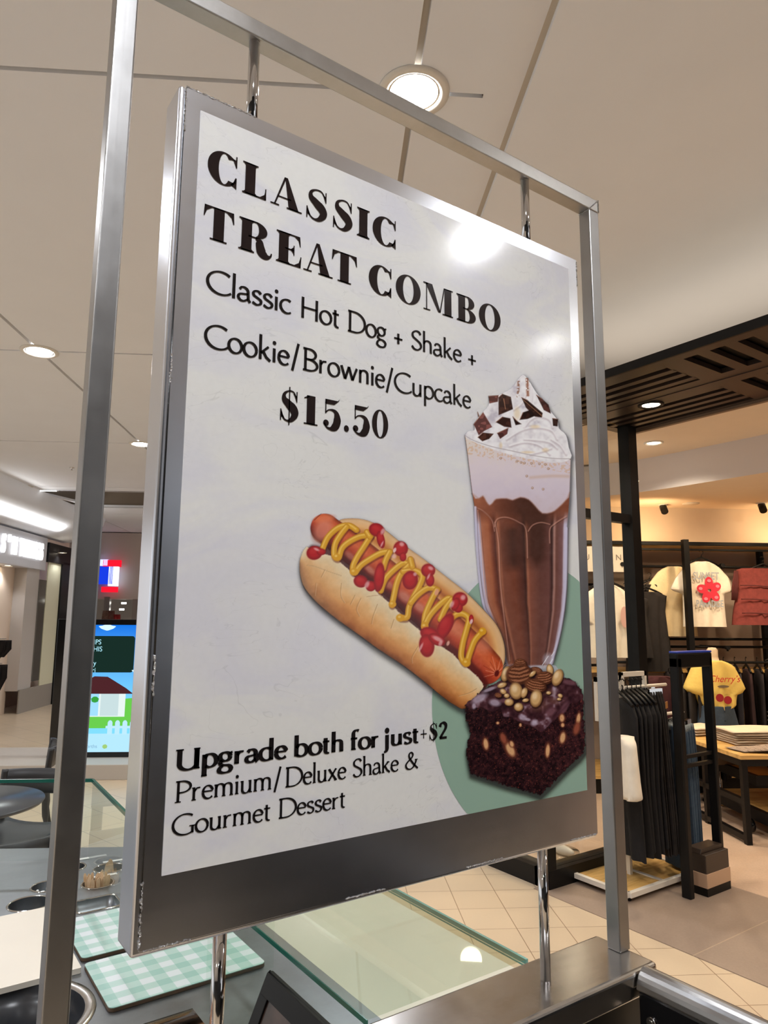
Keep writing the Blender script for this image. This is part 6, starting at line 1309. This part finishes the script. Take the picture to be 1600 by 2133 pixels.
mb = MB(); mb.box(-2.3, 4.5, -.45, .33, 0.0, 0.14); mb.build('base_plinth', M['black_metal'], t)
mb = MB(); mb.box(-2.3, 4.5, -.47, .33, 0.14, 0.17); mb.build('base_board', M['oak'], t)

def hang_tee(name, label, cat, loc, rz, prof, th, material, **k):
    t_ = thing(name, label, cat, loc, rz); garment('body', prof, th, material, t_, **k); return t_
# white tee with the red flower
tw = hang_tee('white_t_shirt', 'white t-shirt with a red hibiscus flower print on the wall rack', 't-shirt', to_world(3.77, 6.95, 2.23), -AZ + .08, tee_prof(.225, .66, .13, .30), .10, fabric('white', 232, 222, 206), folds=3, amp=.012, neck=(.16, .05, 0, -1))
R_ = mat('print_red', rgb(206, 44, 66), .8); P_ = mat('print_pink', rgb(236, 130, 150), .8); G_ = mat('print_greyblue', rgb(160, 166, 176), .8)
pl = MB()
for k in range(5):
    a = math.radians(90 + 72 * k + (8 if k else 0)); cx_, cz_ = .015 + .078 * math.cos(a), -.295 + .075 * math.sin(a); r1, r2 = .062, .046
    pl.add([(cx_ + (r1 * math.cos(q_) * math.cos(a) - r2 * math.sin(q_) * math.sin(a)), -.079 - .0006 * k, cz_ + (r1 * math.cos(q_) * math.sin(a) + r2 * math.sin(q_) * math.cos(a))) for q_ in np.linspace(0, 2 * PI, 18)[:-1]], [tuple(range(17))], 0)
    pl.add([(.015 + .10 * math.cos(a) + .022 * math.cos(q_), -.083 - .0002 * k, -.295 + .097 * math.sin(a) + .016 * math.sin(q_)) for q_ in np.linspace(0, 2 * PI, 12)[:-1]], [tuple(range(11))], 1)
pl.build('flower_print', [R_, P_], tw, weld=False)
font_mesh('print_text', 'SUNSET', .105, G_, tw, loc=(-.155, -.078, -.185), rot=(PI / 2, 0, 0), sx=.78, bold=.002); font_mesh('print_text', 'PARADISE', .095, G_, tw, loc=(-.14, -.078, -.46), rot=(PI / 2, 0, 0), sx=.72, bold=.002)
mb = MB(); hanger(mb, .34, .045); mb.build('hanger', M['black_metal'], tw)
t2 = hang_tee('cream_t_shirt', 'cream t-shirt hanging behind the white flower t-shirt', 't-shirt', to_world(3.56, 7.12, 2.19), -AZ + .1, tee_prof(.22, .72, .12, .30), .08, fabric('cream', 220, 200, 160), folds=3, amp=.01)
tm = hang_tee('maroon_blouse', 'maroon tiered sleeveless blouse at the right end of the wall rack', 'blouse', to_world(4.44, 6.98, 2.17), -AZ + .05, [(0, -.24, .24), (-.02, -.30, .30), (-.05, -.30, .30), (-.12, -.285, .285), (-.2, -.30, .30), (-.32, -.32, .32), (-.46, -.355, .355), (-.58, -.37, .37)], .10, fabric('maroon', 122, 52, 48, .15, 30), folds=9, amp=.010, neck=(.2, .05, 0, -1))
for z in (-.19, -.33, -.47):
    mb = MB(); mb.tube([(x, -.068 - .004 * math.sin(x * 60), z - .012 * math.sin(x * 7)) for x in np.linspace(-.31, .31, 20)], .006, 6); mb.build('tier_seam', fabric('maroon_dark', 84, 32, 32), tm)
for s in (-1, 1):
    mb = MB()
    for q_ in range(5): mb.tube([(s * (.30 + .012 * q_), -.02 - .008 * q_, -.03), (s * (.315 + .014 * q_), -.03, -.2), (s * (.33 + .012 * q_), -.02, -.33)], .008, 6)
    mb.build('sleeve_frill', fabric('maroon_dark', 84, 32, 32), tm)
mb = MB(); hanger(mb, .36, .05); mb.build('hanger', M['black_metal'], tm)
# garments hanging side-on / black tops left of the big column
for k, (x, c_, w_, zt, lg) in enumerate(((2.95, (34, 28, 28), .26, 1.88, .62), (3.20, (30, 25, 26), .24, 1.92, .80), (3.28, (40, 33, 33), .2, 2.0, .85))):
    g_ = hang_tee('black_blouse', ('black sleeveless top on a hanger just right of the black column', 'long black garment beside the dark rack upright', 'long charcoal garment against the dark rack upright')[k], 'top', to_world(x, 6.95 + .08 * k, zt), -AZ, [(0, -w_ * .5, w_ * .5), (-.04, -w_ * .9, w_ * .9), (-.2, -w_ * .8, w_ * .8), (-lg, -w_, w_)], .07, fabric('black', 30, 25, 25, .2), folds=5, amp=.012)
    mb = MB(); hanger(mb, w_ * 1.4, .05); mb.build('hanger', M['black_metal'], g_)
ts = hang_tee('white_blouse', 'white short sleeved top hanging left of the black column', 'top', to_world(2.62, 6.6, 1.96), -AZ, tee_prof(.21, .68, .10, .34), .10, fabric('white', 232, 222, 206), folds=4, amp=.012)
mb = MB(); mb.add([(.13 + .04 * math.cos(q_), -.075, -.30 + .10 * math.sin(q_)) for q_ in np.linspace(0, 2 * PI, 20)[:-1]], [tuple(range(19))]); mb.build('pink_print', mat('print_faded_pink', rgb(214, 170, 160), .8), ts, weld=False)
mb = MB(); hanger(mb, .34, .05); mb.build('hanger', M['black_metal'], ts)
# lower row: grey dresses and dark clothes, hangers
for k in range(11):
    x = 3.42 + .12 * k; col = ((36, 30, 34), (28, 24, 28), (40, 36, 42), (52, 30, 32))[k % 4]; zt = 1.14
    g_ = thing('hanging_dark_garment', ORD[k] + ' dark garment from the left on the crowded lower wall bar', 'garment', to_world(x, 7.1, zt), -AZ + 1.25, group='dark garments on the lower bar')
    garment('body', [(0, -.10, .10), (-.05, -.20, .20), (-.5, -.18, .18), (-.85 - .05 * (k % 3), -.2, .2)], .05, fabric('dk%d' % (k % 4), *col, .2), g_, folds=3, amp=.01, n=10, m=10, seed=k)
    mb = MB(); hanger(mb, .36, .05); mb.build('hanger', M['black_metal'], g_)
for k, x in enumerate((4.52, 4.74, 4.95)):
    g_ = hang_tee('grey_dress', ('long grey lavender dress right of the yellow t-shirt', 'long grey lavender dress at the right photo edge', 'grey dress beyond the right photo edge')[k], 'dress', to_world(x, 6.86 + .05 * k, 1.22), -AZ, [(0, -.06, .06), (-.02, -.13, .13), (-.22, -.13, .13), (-.28, -.14, .14), (-.6, -.17, .17), (-1.0, -.22, .22)], .12, fabric('lavender_grey', 104, 96, 110, .12), folds=6, amp=.016, seed=k + 9)
    mb = MB(); hanger(mb, .42, .09); mb.build('hanger', M['black_metal'], g_)
# maroon drapes / dark stock between antenna uprights and jeans
g_ = hang_tee('burgundy_coat', 'dark burgundy coat hanging behind the jeans', 'coat', to_world(3.12, 6.7, 1.10), -AZ, [(0, -.1, .1), (-.04, -.22, .22), (-.9, -.3, .3)], .14, fabric('burgundy', 62, 24, 28, .15), folds=4, amp=.014)
for k in range(5):
    g_ = thing('long_black_garment', ORD[k] + ' long black garment from the left seen through the security gate', 'garment', to_world(3.32 + .09 * k, 6.55, 1.02), -AZ + .9, group='long black garments behind the security gate')
    garment('body', [(0, -.12, .12), (-.05, -.22, .22), (-.82, -.22, .22)], .06, fabric('black', 30, 25, 25, .2), g_, folds=3, amp=.01, n=10, m=8, seed=k + 30)

# --- mannequin torso: yellow tee, denim skirt
t = thing('mannequin', 'headless torso mannequin on a stand behind the folded clothes table', 'mannequin', to_world(3.53, 6.42, 0), -AZ)
mb = MB(); mb.lathe([(0.0, 1.385), (0.035, 1.382), (0.052, 1.36), (0.052, 1.30), (0.06, 1.265), (0.12, 1.235), (0.17, 1.20), (0.165, 1.10), (.13, .92), (.15, .80), (.16, .72), (0, .70)], n=28, sx=1, sy=.62); mb.build('torso', mat('mannequin_skin', rgb(214, 190, 160), .35), t)
mb = MB(); mb.tube([(0, 0, .02), (0, 0, .72)], .014, 10); mb.lathe([(0, .02), (.16, .015), (.16, 0), (0, 0)], n=28); mb.build('stand', M['chrome'], t)
ty = thing('yellow_t_shirt', 'yellow t-shirt with red cherry print on the mannequin, knotted hem', 't-shirt', to_world(3.53, 6.42, 1.265), -AZ)
garment('body', [(0, -.07, .07), (-.02, -.13, .13), (-.05, -.185, .185), (-.10, -.215, .215), (-.20, -.265, .265), (-.255, -.285, .285), (-.295, -.24, .25), (-.305, -.185, .20), (-.36, -.16, .185), (-.41, -.135, .18), (-.435, -.06, .10)], .22, fabric('yellow', 226, 196, 104, .05), ty, folds=3, amp=.010, n=24, m=24, neck=None)
cherry = mat('print_cherry', rgb(150, 20, 34), .7); rd = mat('print_scarlet', rgb(196, 44, 44), .8)
mb = MB()
for cx_, cz_ in ((-.03, -.325), (.045, -.345)): mb.add([(cx_ + .038 * math.cos(q_), -.135, cz_ + .036 * math.sin(q_)) for q_ in np.linspace(0, 2 * PI, 20)[:-1]], [tuple(range(19))])
mb.build('cherry_print', cherry, ty, weld=False)
mb = MB(); mb.add([(.01 + .055 * math.cos(q_), -.1345, -.225 + .012 * math.sin(q_)) for q_ in np.linspace(0, 2 * PI, 20)[:-1]], [tuple(range(19))]); mb.build('stalk_print', mat('print_stalk', rgb(110, 92, 70), .8), ty, weld=False)
font_mesh('print_text', 'Cherry\u2019s', .085, rd, ty, loc=(-.13, -.137, -.185), rot=(PI / 2, 0, 0), shear=.35)
tk = thing('denim_skirt', 'dark blue denim skirt on the mannequin below the yellow t-shirt', 'skirt', to_world(3.53, 6.42, .86), -AZ)
garment('body', [(0, -.15, .15), (-.06, -.165, .165), (-.25, -.215, .215), (-.42, -.25, .25)], .24, fabric('denim', 52, 66, 82, .12, 26), tk, folds=3, amp=.006)
mb = MB(); mb.tube([(0, -.118, -.02), (0.0, -.125, -.4)], .004, 6)
for z in (-.04, -.12, -.2): mb.sphere((.012, -.128, z), .008, .004, .008, 8, 5)
mb.build('button_placket', fabric('denim_dark', 34, 44, 58), tk)

# --- display table, aligned to the mall grid
t = thing('display_table', 'black steel display table with wooden top in the clothes shop', 'table', to_world(3.05, 5.23, 0), -AZ)
TZ = 0.64; Wt, Dt = 2.4, 1.0
mb = MB(); mb.box(-.02, Wt, -.02, Dt, TZ - .03, TZ); mb.build('table_top', M['oak'], t, .002)
mb = MB(); mb.box(-.01, Wt, -.01, .03, TZ - .08, TZ - .03); mb.box(-.01, .03, .03, Dt, TZ - .08, TZ - .03); mb.build('apron', M['black_metal'], t)
for x, y in ((.0, .0), (.0, Dt - .45), (.0, Dt - .04), (Wt - .04, 0.0), (Wt - .04, Dt - .04)):
    mb = MB(); mb.box(x, x + .042, y, y + .042, 0.0, TZ - .08); mb.build('leg', M['black_metal'], t)
for z in (.045, .30): mb = MB(); mb.box(.0, .042, .042, Dt, z - .02, z + .02); mb.build('side_rail', M['black_metal'], t)
mb = MB(); mb.box(.30, Wt, .10, Dt, .14, .17); mb.build('lower_shelf', M['oak'], t); mb = MB(); mb.box(.26, .31, .08, Dt, .09, .175); mb.box(.31, Wt, .08, .12, .09, .175); mb.build('shelf_frame', M['black_metal'], t)
mb = MB(); mb.box(.30, Wt, .30, Dt, .40, .425); mb.build('middle_shelf', M['oak'], t); mb = MB(); mb.box(.27, .305, .28, Dt, .355, .43); mb.box(.305, Wt, .28, .30, .355, .43); mb.build('shelf_frame', M['black_metal'], t)
mb = MB(); mb.tube([(.19, .30, .06), (.225, .30, .06)], .05, 20); mb.build('castor_wheel', M['black_gloss'], t)
# folded stacks
def folded(name, label, loc, w_, d_, h_, material, rz=0, group=None, seed=0, parent=None):
    rnd = random.Random(seed); mb = MB(); n, m_ = 12, 8; vs = []
    for s in (0, 1):
        for j in range(m_ + 1):
            for i in range(n + 1):
                u, v = i / n * 2 - 1, j / m_ * 2 - 1; ed = (1 - abs(u) ** 6) * (1 - abs(v) ** 6)
                vs.append((u * w_ / 2 * (1 + .012 * math.sin(v * 4 + seed)), v * d_ / 2 * (1 + .02 * math.sin(u * 5 + seed)), (h_ * (.5 + .5 * ed) + .004 * math.sin(u * 5 + v * 4 + seed) * ed) if s else h_ * .5 * (1 - ed)))
    q_ = (n + 1) * (m_ + 1); fs = []
    for s in (0, 1):
        for j in range(m_):
            for i in range(n): o_ = s * q_ + j * (n + 1) + i; f = (o_, o_ + 1, o_ + n + 2, o_ + n + 1); fs.append(f if s else f[::-1])
    mb.add(vs, fs, 0, True); o = mb.build(name, material, None, loc=loc, rotz=rz); tag(o, label, 'clothes', group); return o
cream_f = fabric('folded_cream', 226, 204, 176, .03); stripe = mat('fabric_stripe', rgb(150, 132, 120), .9)
nt = stripe.node_tree; wv = nt.nodes.new('ShaderNodeTexWave'); wv.inputs['Scale'].default_value = 22; wv.bands_direction = 'Y'; cr_ = nt.nodes.new('ShaderNodeValToRGB'); cr_.color_ramp.elements[0].color = rgb(46, 38, 36); cr_.color_ramp.elements[1].color = rgb(196, 172, 150); cr_.color_ramp.elements[0].position = .3; cr_.color_ramp.elements[1].position = .42
tc = nt.nodes.new('ShaderNodeTexCoord'); nt.links.new(tc.outputs['Object'], wv.inputs['Vector']); nt.links.new(wv.outputs['Fac'], cr_.inputs[0]); nt.links.new(cr_.outputs[0], nt.nodes['Principled BSDF'].inputs['Base Color'])
z = TZ
for k in range(6):
    folded('folded_shirt', ORD[k] + ' cream folded shirt from the bottom of the wide table stack', to_world(3.55, 5.78, z) , .66 + .03 * (k == 5), .40, .024, cream_f, -AZ + .03 * math.sin(k * 2), 'cream folded tops in the wide stack', k); z += .018
z = TZ
for k in range(3): folded('folded_shirt', ORD[k] + ' cream folded shirt from the bottom at the table back corner', to_world(3.26, 6.22, z), .34, .3, .03, cream_f, -AZ + .25, 'cream folded tops at the back corner', k + 12); z += .022
z = TZ
for k in range(7): folded('striped_shirt', ORD[k] + ' striped folded shirt from the left, fanned along the table front', to_world(3.24 + .045 * k, 5.42 - .012 * k, z), .30, .22, .018, stripe, -AZ + .15, 'striped tops fanned along the table front', k + 20); z += .0045
folded('folded_shirt', 'flat cream top lying on the striped ones at the table front', to_world(3.70, 5.40, TZ + .03), .55, .26, .022, cream_f, -AZ, None, 40)
folded('maroon_shirt', 'dark maroon folded top under the front cream top', to_world(3.70, 5.40, TZ + .004), .52, .24, .024, fabric('maroon_fold', 88, 44, 40), -AZ, None, 41)
folded('yellow_shirt', 'yellow folded top at the right edge on the display table', to_world(3.86, 5.60, TZ + .085), .34, .28, .05, fabric('yellow_fold', 236, 196, 90), -AZ, None, 42)
for k in range(3): folded('beige_shirt', ORD[k] + ' beige folded shirt from the bottom in the pile at right edge', to_world(4.02, 6.0, TZ + .11 + .035 * k), .34, .3, .045, cream_f, -AZ + .3, 'beige tops in the tall pile', 50 + k)
for k in range(9):
    folded('black_folded_trousers', ORD[k] + ' black folded trousers from the left under the display table top', to_world(3.62 + .075 * k, 5.62, .43), .055, .34, .16, fabric('black', 30, 25, 25, .2), -AZ + .35, 'black folded trousers on the middle shelf', 60 + k)
mb = MB(); mb.box(0, .30, 0, .012, 0, .20); o = mb.build('grey_card_box', mat('grey_card', rgb(112, 96, 78), .7), loc=to_world(3.17, 5.95, .425), rotz=-AZ); tag(o, 'flat grey card propped beneath the display table top', 'card')

# --- white mobile rack near the entrance
t = thing('mobile_rack', 'white metal clothes rack with wooden base board at the shop entrance', 'rack', (4.01, 2.97, 0))
x0, x1, y0, y1 = -.33, .37, -.22, .235
mb = MB(); 
for a, b_ in (((x0, y0), (x1, y0)), ((x0, y1), (x1, y1)), ((x0, y0), (x0, y1)), ((x1, y0), (x1, y1))): mb.bar((a[0], a[1], .045), (b_[0], b_[1], .045), .03, .03)
mb.bar((.02, y0, .046), (.02, y1, .046), .025, .026); mb.build('base_frame', M['white_metal'], t, .002)
mb = MB(); mb.box(x0 + .012, x1 - .012, y0 + .012, y1 - .012, .03, .052); mb.build('base_board', M['oak'], t)
for (x, y) in ((-.045, -.02), (.0, .02)): mb = MB(); mb.box(x - .012, x + .012, y - .012, y + .012, .05, 1.27); mb.build('upright', M['white_metal'], t)
for xa, xb, zt in ((-.30, -.075, 1.27), (-.05, .20, 1.29)):
    for x in (xa, xb): mb = MB(); mb.box(x - .011, x + .011, -.03, -.008, 1.0, zt); mb.build('upright', M['white_metal'], t)
    mb = MB(); mb.box(xa - .011, xb + .011, -.03, -.008, zt - .03, zt); mb.build('top_bar', M['white_metal'], t)
mb = MB(); mb.tube([(-.10, -.02, 1.19), (.44, -.02, 1.19)], .011, 8); mb.build('hanging_bar', M['white_metal'], t)
mb = MB(); mb.tube([(.1, .0, .99), (.66, .0, .99)], .011, 8); mb.tube([(.30, -.02, 1.065), (.33, -.04, 1.065)], .022, 12); mb.build('hanging_bar', M['white_metal'], t)
for x, y in ((x0 + .03, y0 + .03), (x1 - .03, y0 + .03), (x0 + .03, y1 - .03), (x1 - .03, y1 - .03)): mb = MB(); mb.lathe([(0, 0), (.018, 0), (.018, .03), (0, .03)], c=(x, y, 0), n=12); mb.build('foot', M['black_metal'], t)
# clothes hanging on it, edge-on
for k in range(6):
    x = 3.90 + .048 * k; g_ = thing('black_garment', ORD[k] + ' long black garment from the left on the white rack', 'garment', (x, 2.93, 1.13), 1.15, group='long black garments on the white rack')
    garment('body', [(0, -.05, .05), (-.04, -.17, .17), (-.10, -.21, .21), (-.5, -.20, .20), (-.93 + .02 * (k % 3), -.23, .20)], .05, fabric('jet', 20, 17, 18, .2), g_, folds=4, amp=.012, n=12, m=12, seed=k + 80)
    mb = MB(); hanger(mb, .34, .045); mb.build('hanger', M['black_metal'], g_)
for k in range(5):
    x = 4.13 + .026 * k; g_ = thing('black_trousers', ORD[k] + ' black clip-hung trousers from the left on the white rack', 'trousers', (x, 2.88, 1.165), 1.2, group='black clip-hung trousers on the white rack')
    garment('body', [(0, -.06, .06), (-.1, -.10, .10), (-.5, -.13, .15), (-.98, -.16, .2)], .022, fabric('jet2', 34, 28, 26, .25), g_, folds=3, amp=.006, n=10, m=12, seed=k + 90)
    mb = MB(); mb.box(-.05, -.03, -.012, .012, -.02, .02); mb.box(.03, .05, -.012, .012, -.02, .02); mb.build('clip', M['chrome'], g_)
for k in range(7):
    x = 4.27 + .030 * k; g_ = thing('blue_jeans', ORD[k] + ' blue denim jeans from the left, clip-hung at the rack end', 'jeans', (x, 2.78 + .01 * k, .95), 1.25, group='blue jeans in the row on the white rack')
    garment('body', [(0, -.10, .10), (-.06, -.11, .11), (-.3, -.12, .13), (-.88, -.13, .15)], .024, fabric('jeans%d' % (k % 2), *((58, 76, 96), (76, 94, 112))[k % 2], .12, 30), g_, folds=3, amp=.006, n=10, m=12, seed=k + 100)
    garment('waistband', [(.004, -.102, .102), (-.022, -.104, .104), (-.032, -.104, .104)], .030, fabric('waist', 120, 128, 132, .4, 60), g_, folds=6, amp=.003, n=10, m=3, seed=k)
    mb = MB(); mb.box(-.07, -.045, -.014, .014, -.01, .03); mb.box(.045, .07, -.014, .014, -.01, .03); mb.build('clip', M['chrome'], g_)
g_ = thing('white_shirt', 'cream white top hanging low on the near end of the white rack', 'top', (3.72, 2.76, .93), .95); garment('body', [(0, -.07, .07), (-.03, -.13, .13), (-.12, -.15, .15), (-.24, -.17, .17), (-.33, -.19, .21), (-.35, -.10, .12)], .10, fabric('white', 232, 222, 206), g_, folds=3, amp=.01)
mb = MB(); mb.box(-.03, .03, -.002, .002, -.02, .02); o = mb.build('leather_tag', mat('leather_tag', rgb(168, 112, 52), .6), loc=(4.07, 2.70, 1.10), rotz=.4); tag(o, 'small tan label hanging on the black garments', 'tag')

# --- security antenna
t = thing('security_gate', 'dark security antenna frame with blue top and boxed foot at the shop entrance', 'security gate', (4.2, 2.6, 0))
mb = MB(); mb.box(-.188, -.142, -.03, .03, 0, 1.40); mb.build('upright', M['black_metal'], t, .008); mb = MB(); mb.box(.165, .20, -.03, .03, 0, 1.40); mb.build('upright', M['black_metal'], t, .008)
mb = MB(); mb.box(-.188, .20, -.03, .03, 1.335, 1.425); mb.build('head', M['black_metal'], t, .008)
mb = MB(); mb.box(-.185, .195, -.032, .028, 1.425, 1.437); mb.build('top_light', mat('blue_cap', rgb(40, 66, 170), .3), t, .003)
for z in (.80, .745): mb = MB(); mb.box(-.15, .17, -.012, .012, z - .01, z + .01); mb.build('cross_bar', M['black_metal'], t)
mb = MB(); mb.box(-.062, .188, -.062, .075, 0.06, .235); mb.prism([(-.062, .235), (.188, .235), (.175, .262), (-.05, .262)], -.03, .06, axis='Y'); mb.build('foot_box', mat('foot_box', rgb(58, 46, 38), .45), t, .004)
mb = MB(); mb.box(-.066, .192, -.066, .079, 0.05, .13); mb.build('copper_band', mat('copper_label', rgb(190, 156, 128), .35), t, .002)
mb = MB(); mb.box(-.064, .19, -.064, .077, 0.0, .05); mb.build('foot_base', M['black_metal'], t)

# --- window display and signs seen between sign and post
t = thing('window_mannequin', 'pale mannequin foot and leg standing inside the shop window', 'mannequin', (4.03, 3.62, 0))
mb = MB(); mb.tube([tuple(p) for p in catmull([(0, 0, .95), (0.01, 0, .75), (0, 0, .50), (.01, .01, .38), (0, 0, .10), (-.01, -.03, .05)], 5)], [.075] * 5 + [.062] * 5 + [.05] * 5 + [.048] * 5 + [.032] * 5 + [.034], 16)
mb.sphere((-.012, -.075, .035), .036, .11, .035); mb.build('leg', mat('mannequin_white', rgb(226, 216, 200), .35), t)
mb = MB(); mb.lathe([(0, .012), (.17, .010), (.17, 0), (0, 0)], n=32, c=(0, 0, .0)); mb.build('base_plate', M['window_glass'], t)
t = thing('unfinished_sign', 'white board with thin grey lettering above the left wall rack', 'sign', to_world(2.82, 7.0, 2.22), -AZ)
mb = MB(); mb.box(-.32, .30, 0, .02, -.10, .16); mb.build('board', mat('sign_board', rgb(206, 196, 184), .5), t)
gt = mat('thin_grey_text', rgb(110, 102, 96), .6); font_mesh('sign_text', 'NED', .085, gt, t, loc=(.06, -.004, .02), rot=(PI / 2, 0, 0), space=1.2); font_mesh('sign_text', 'U', .085, gt, t, loc=(-.27, -.004, .02), rot=(PI / 2, 0, 0))
t.name = 'wall_sign'
o = dup(small, to_world(2.72, 6.2, 2.899), None, 'small warm downlight seen between the steel post and black column'); o.name = 'shop_downlight'
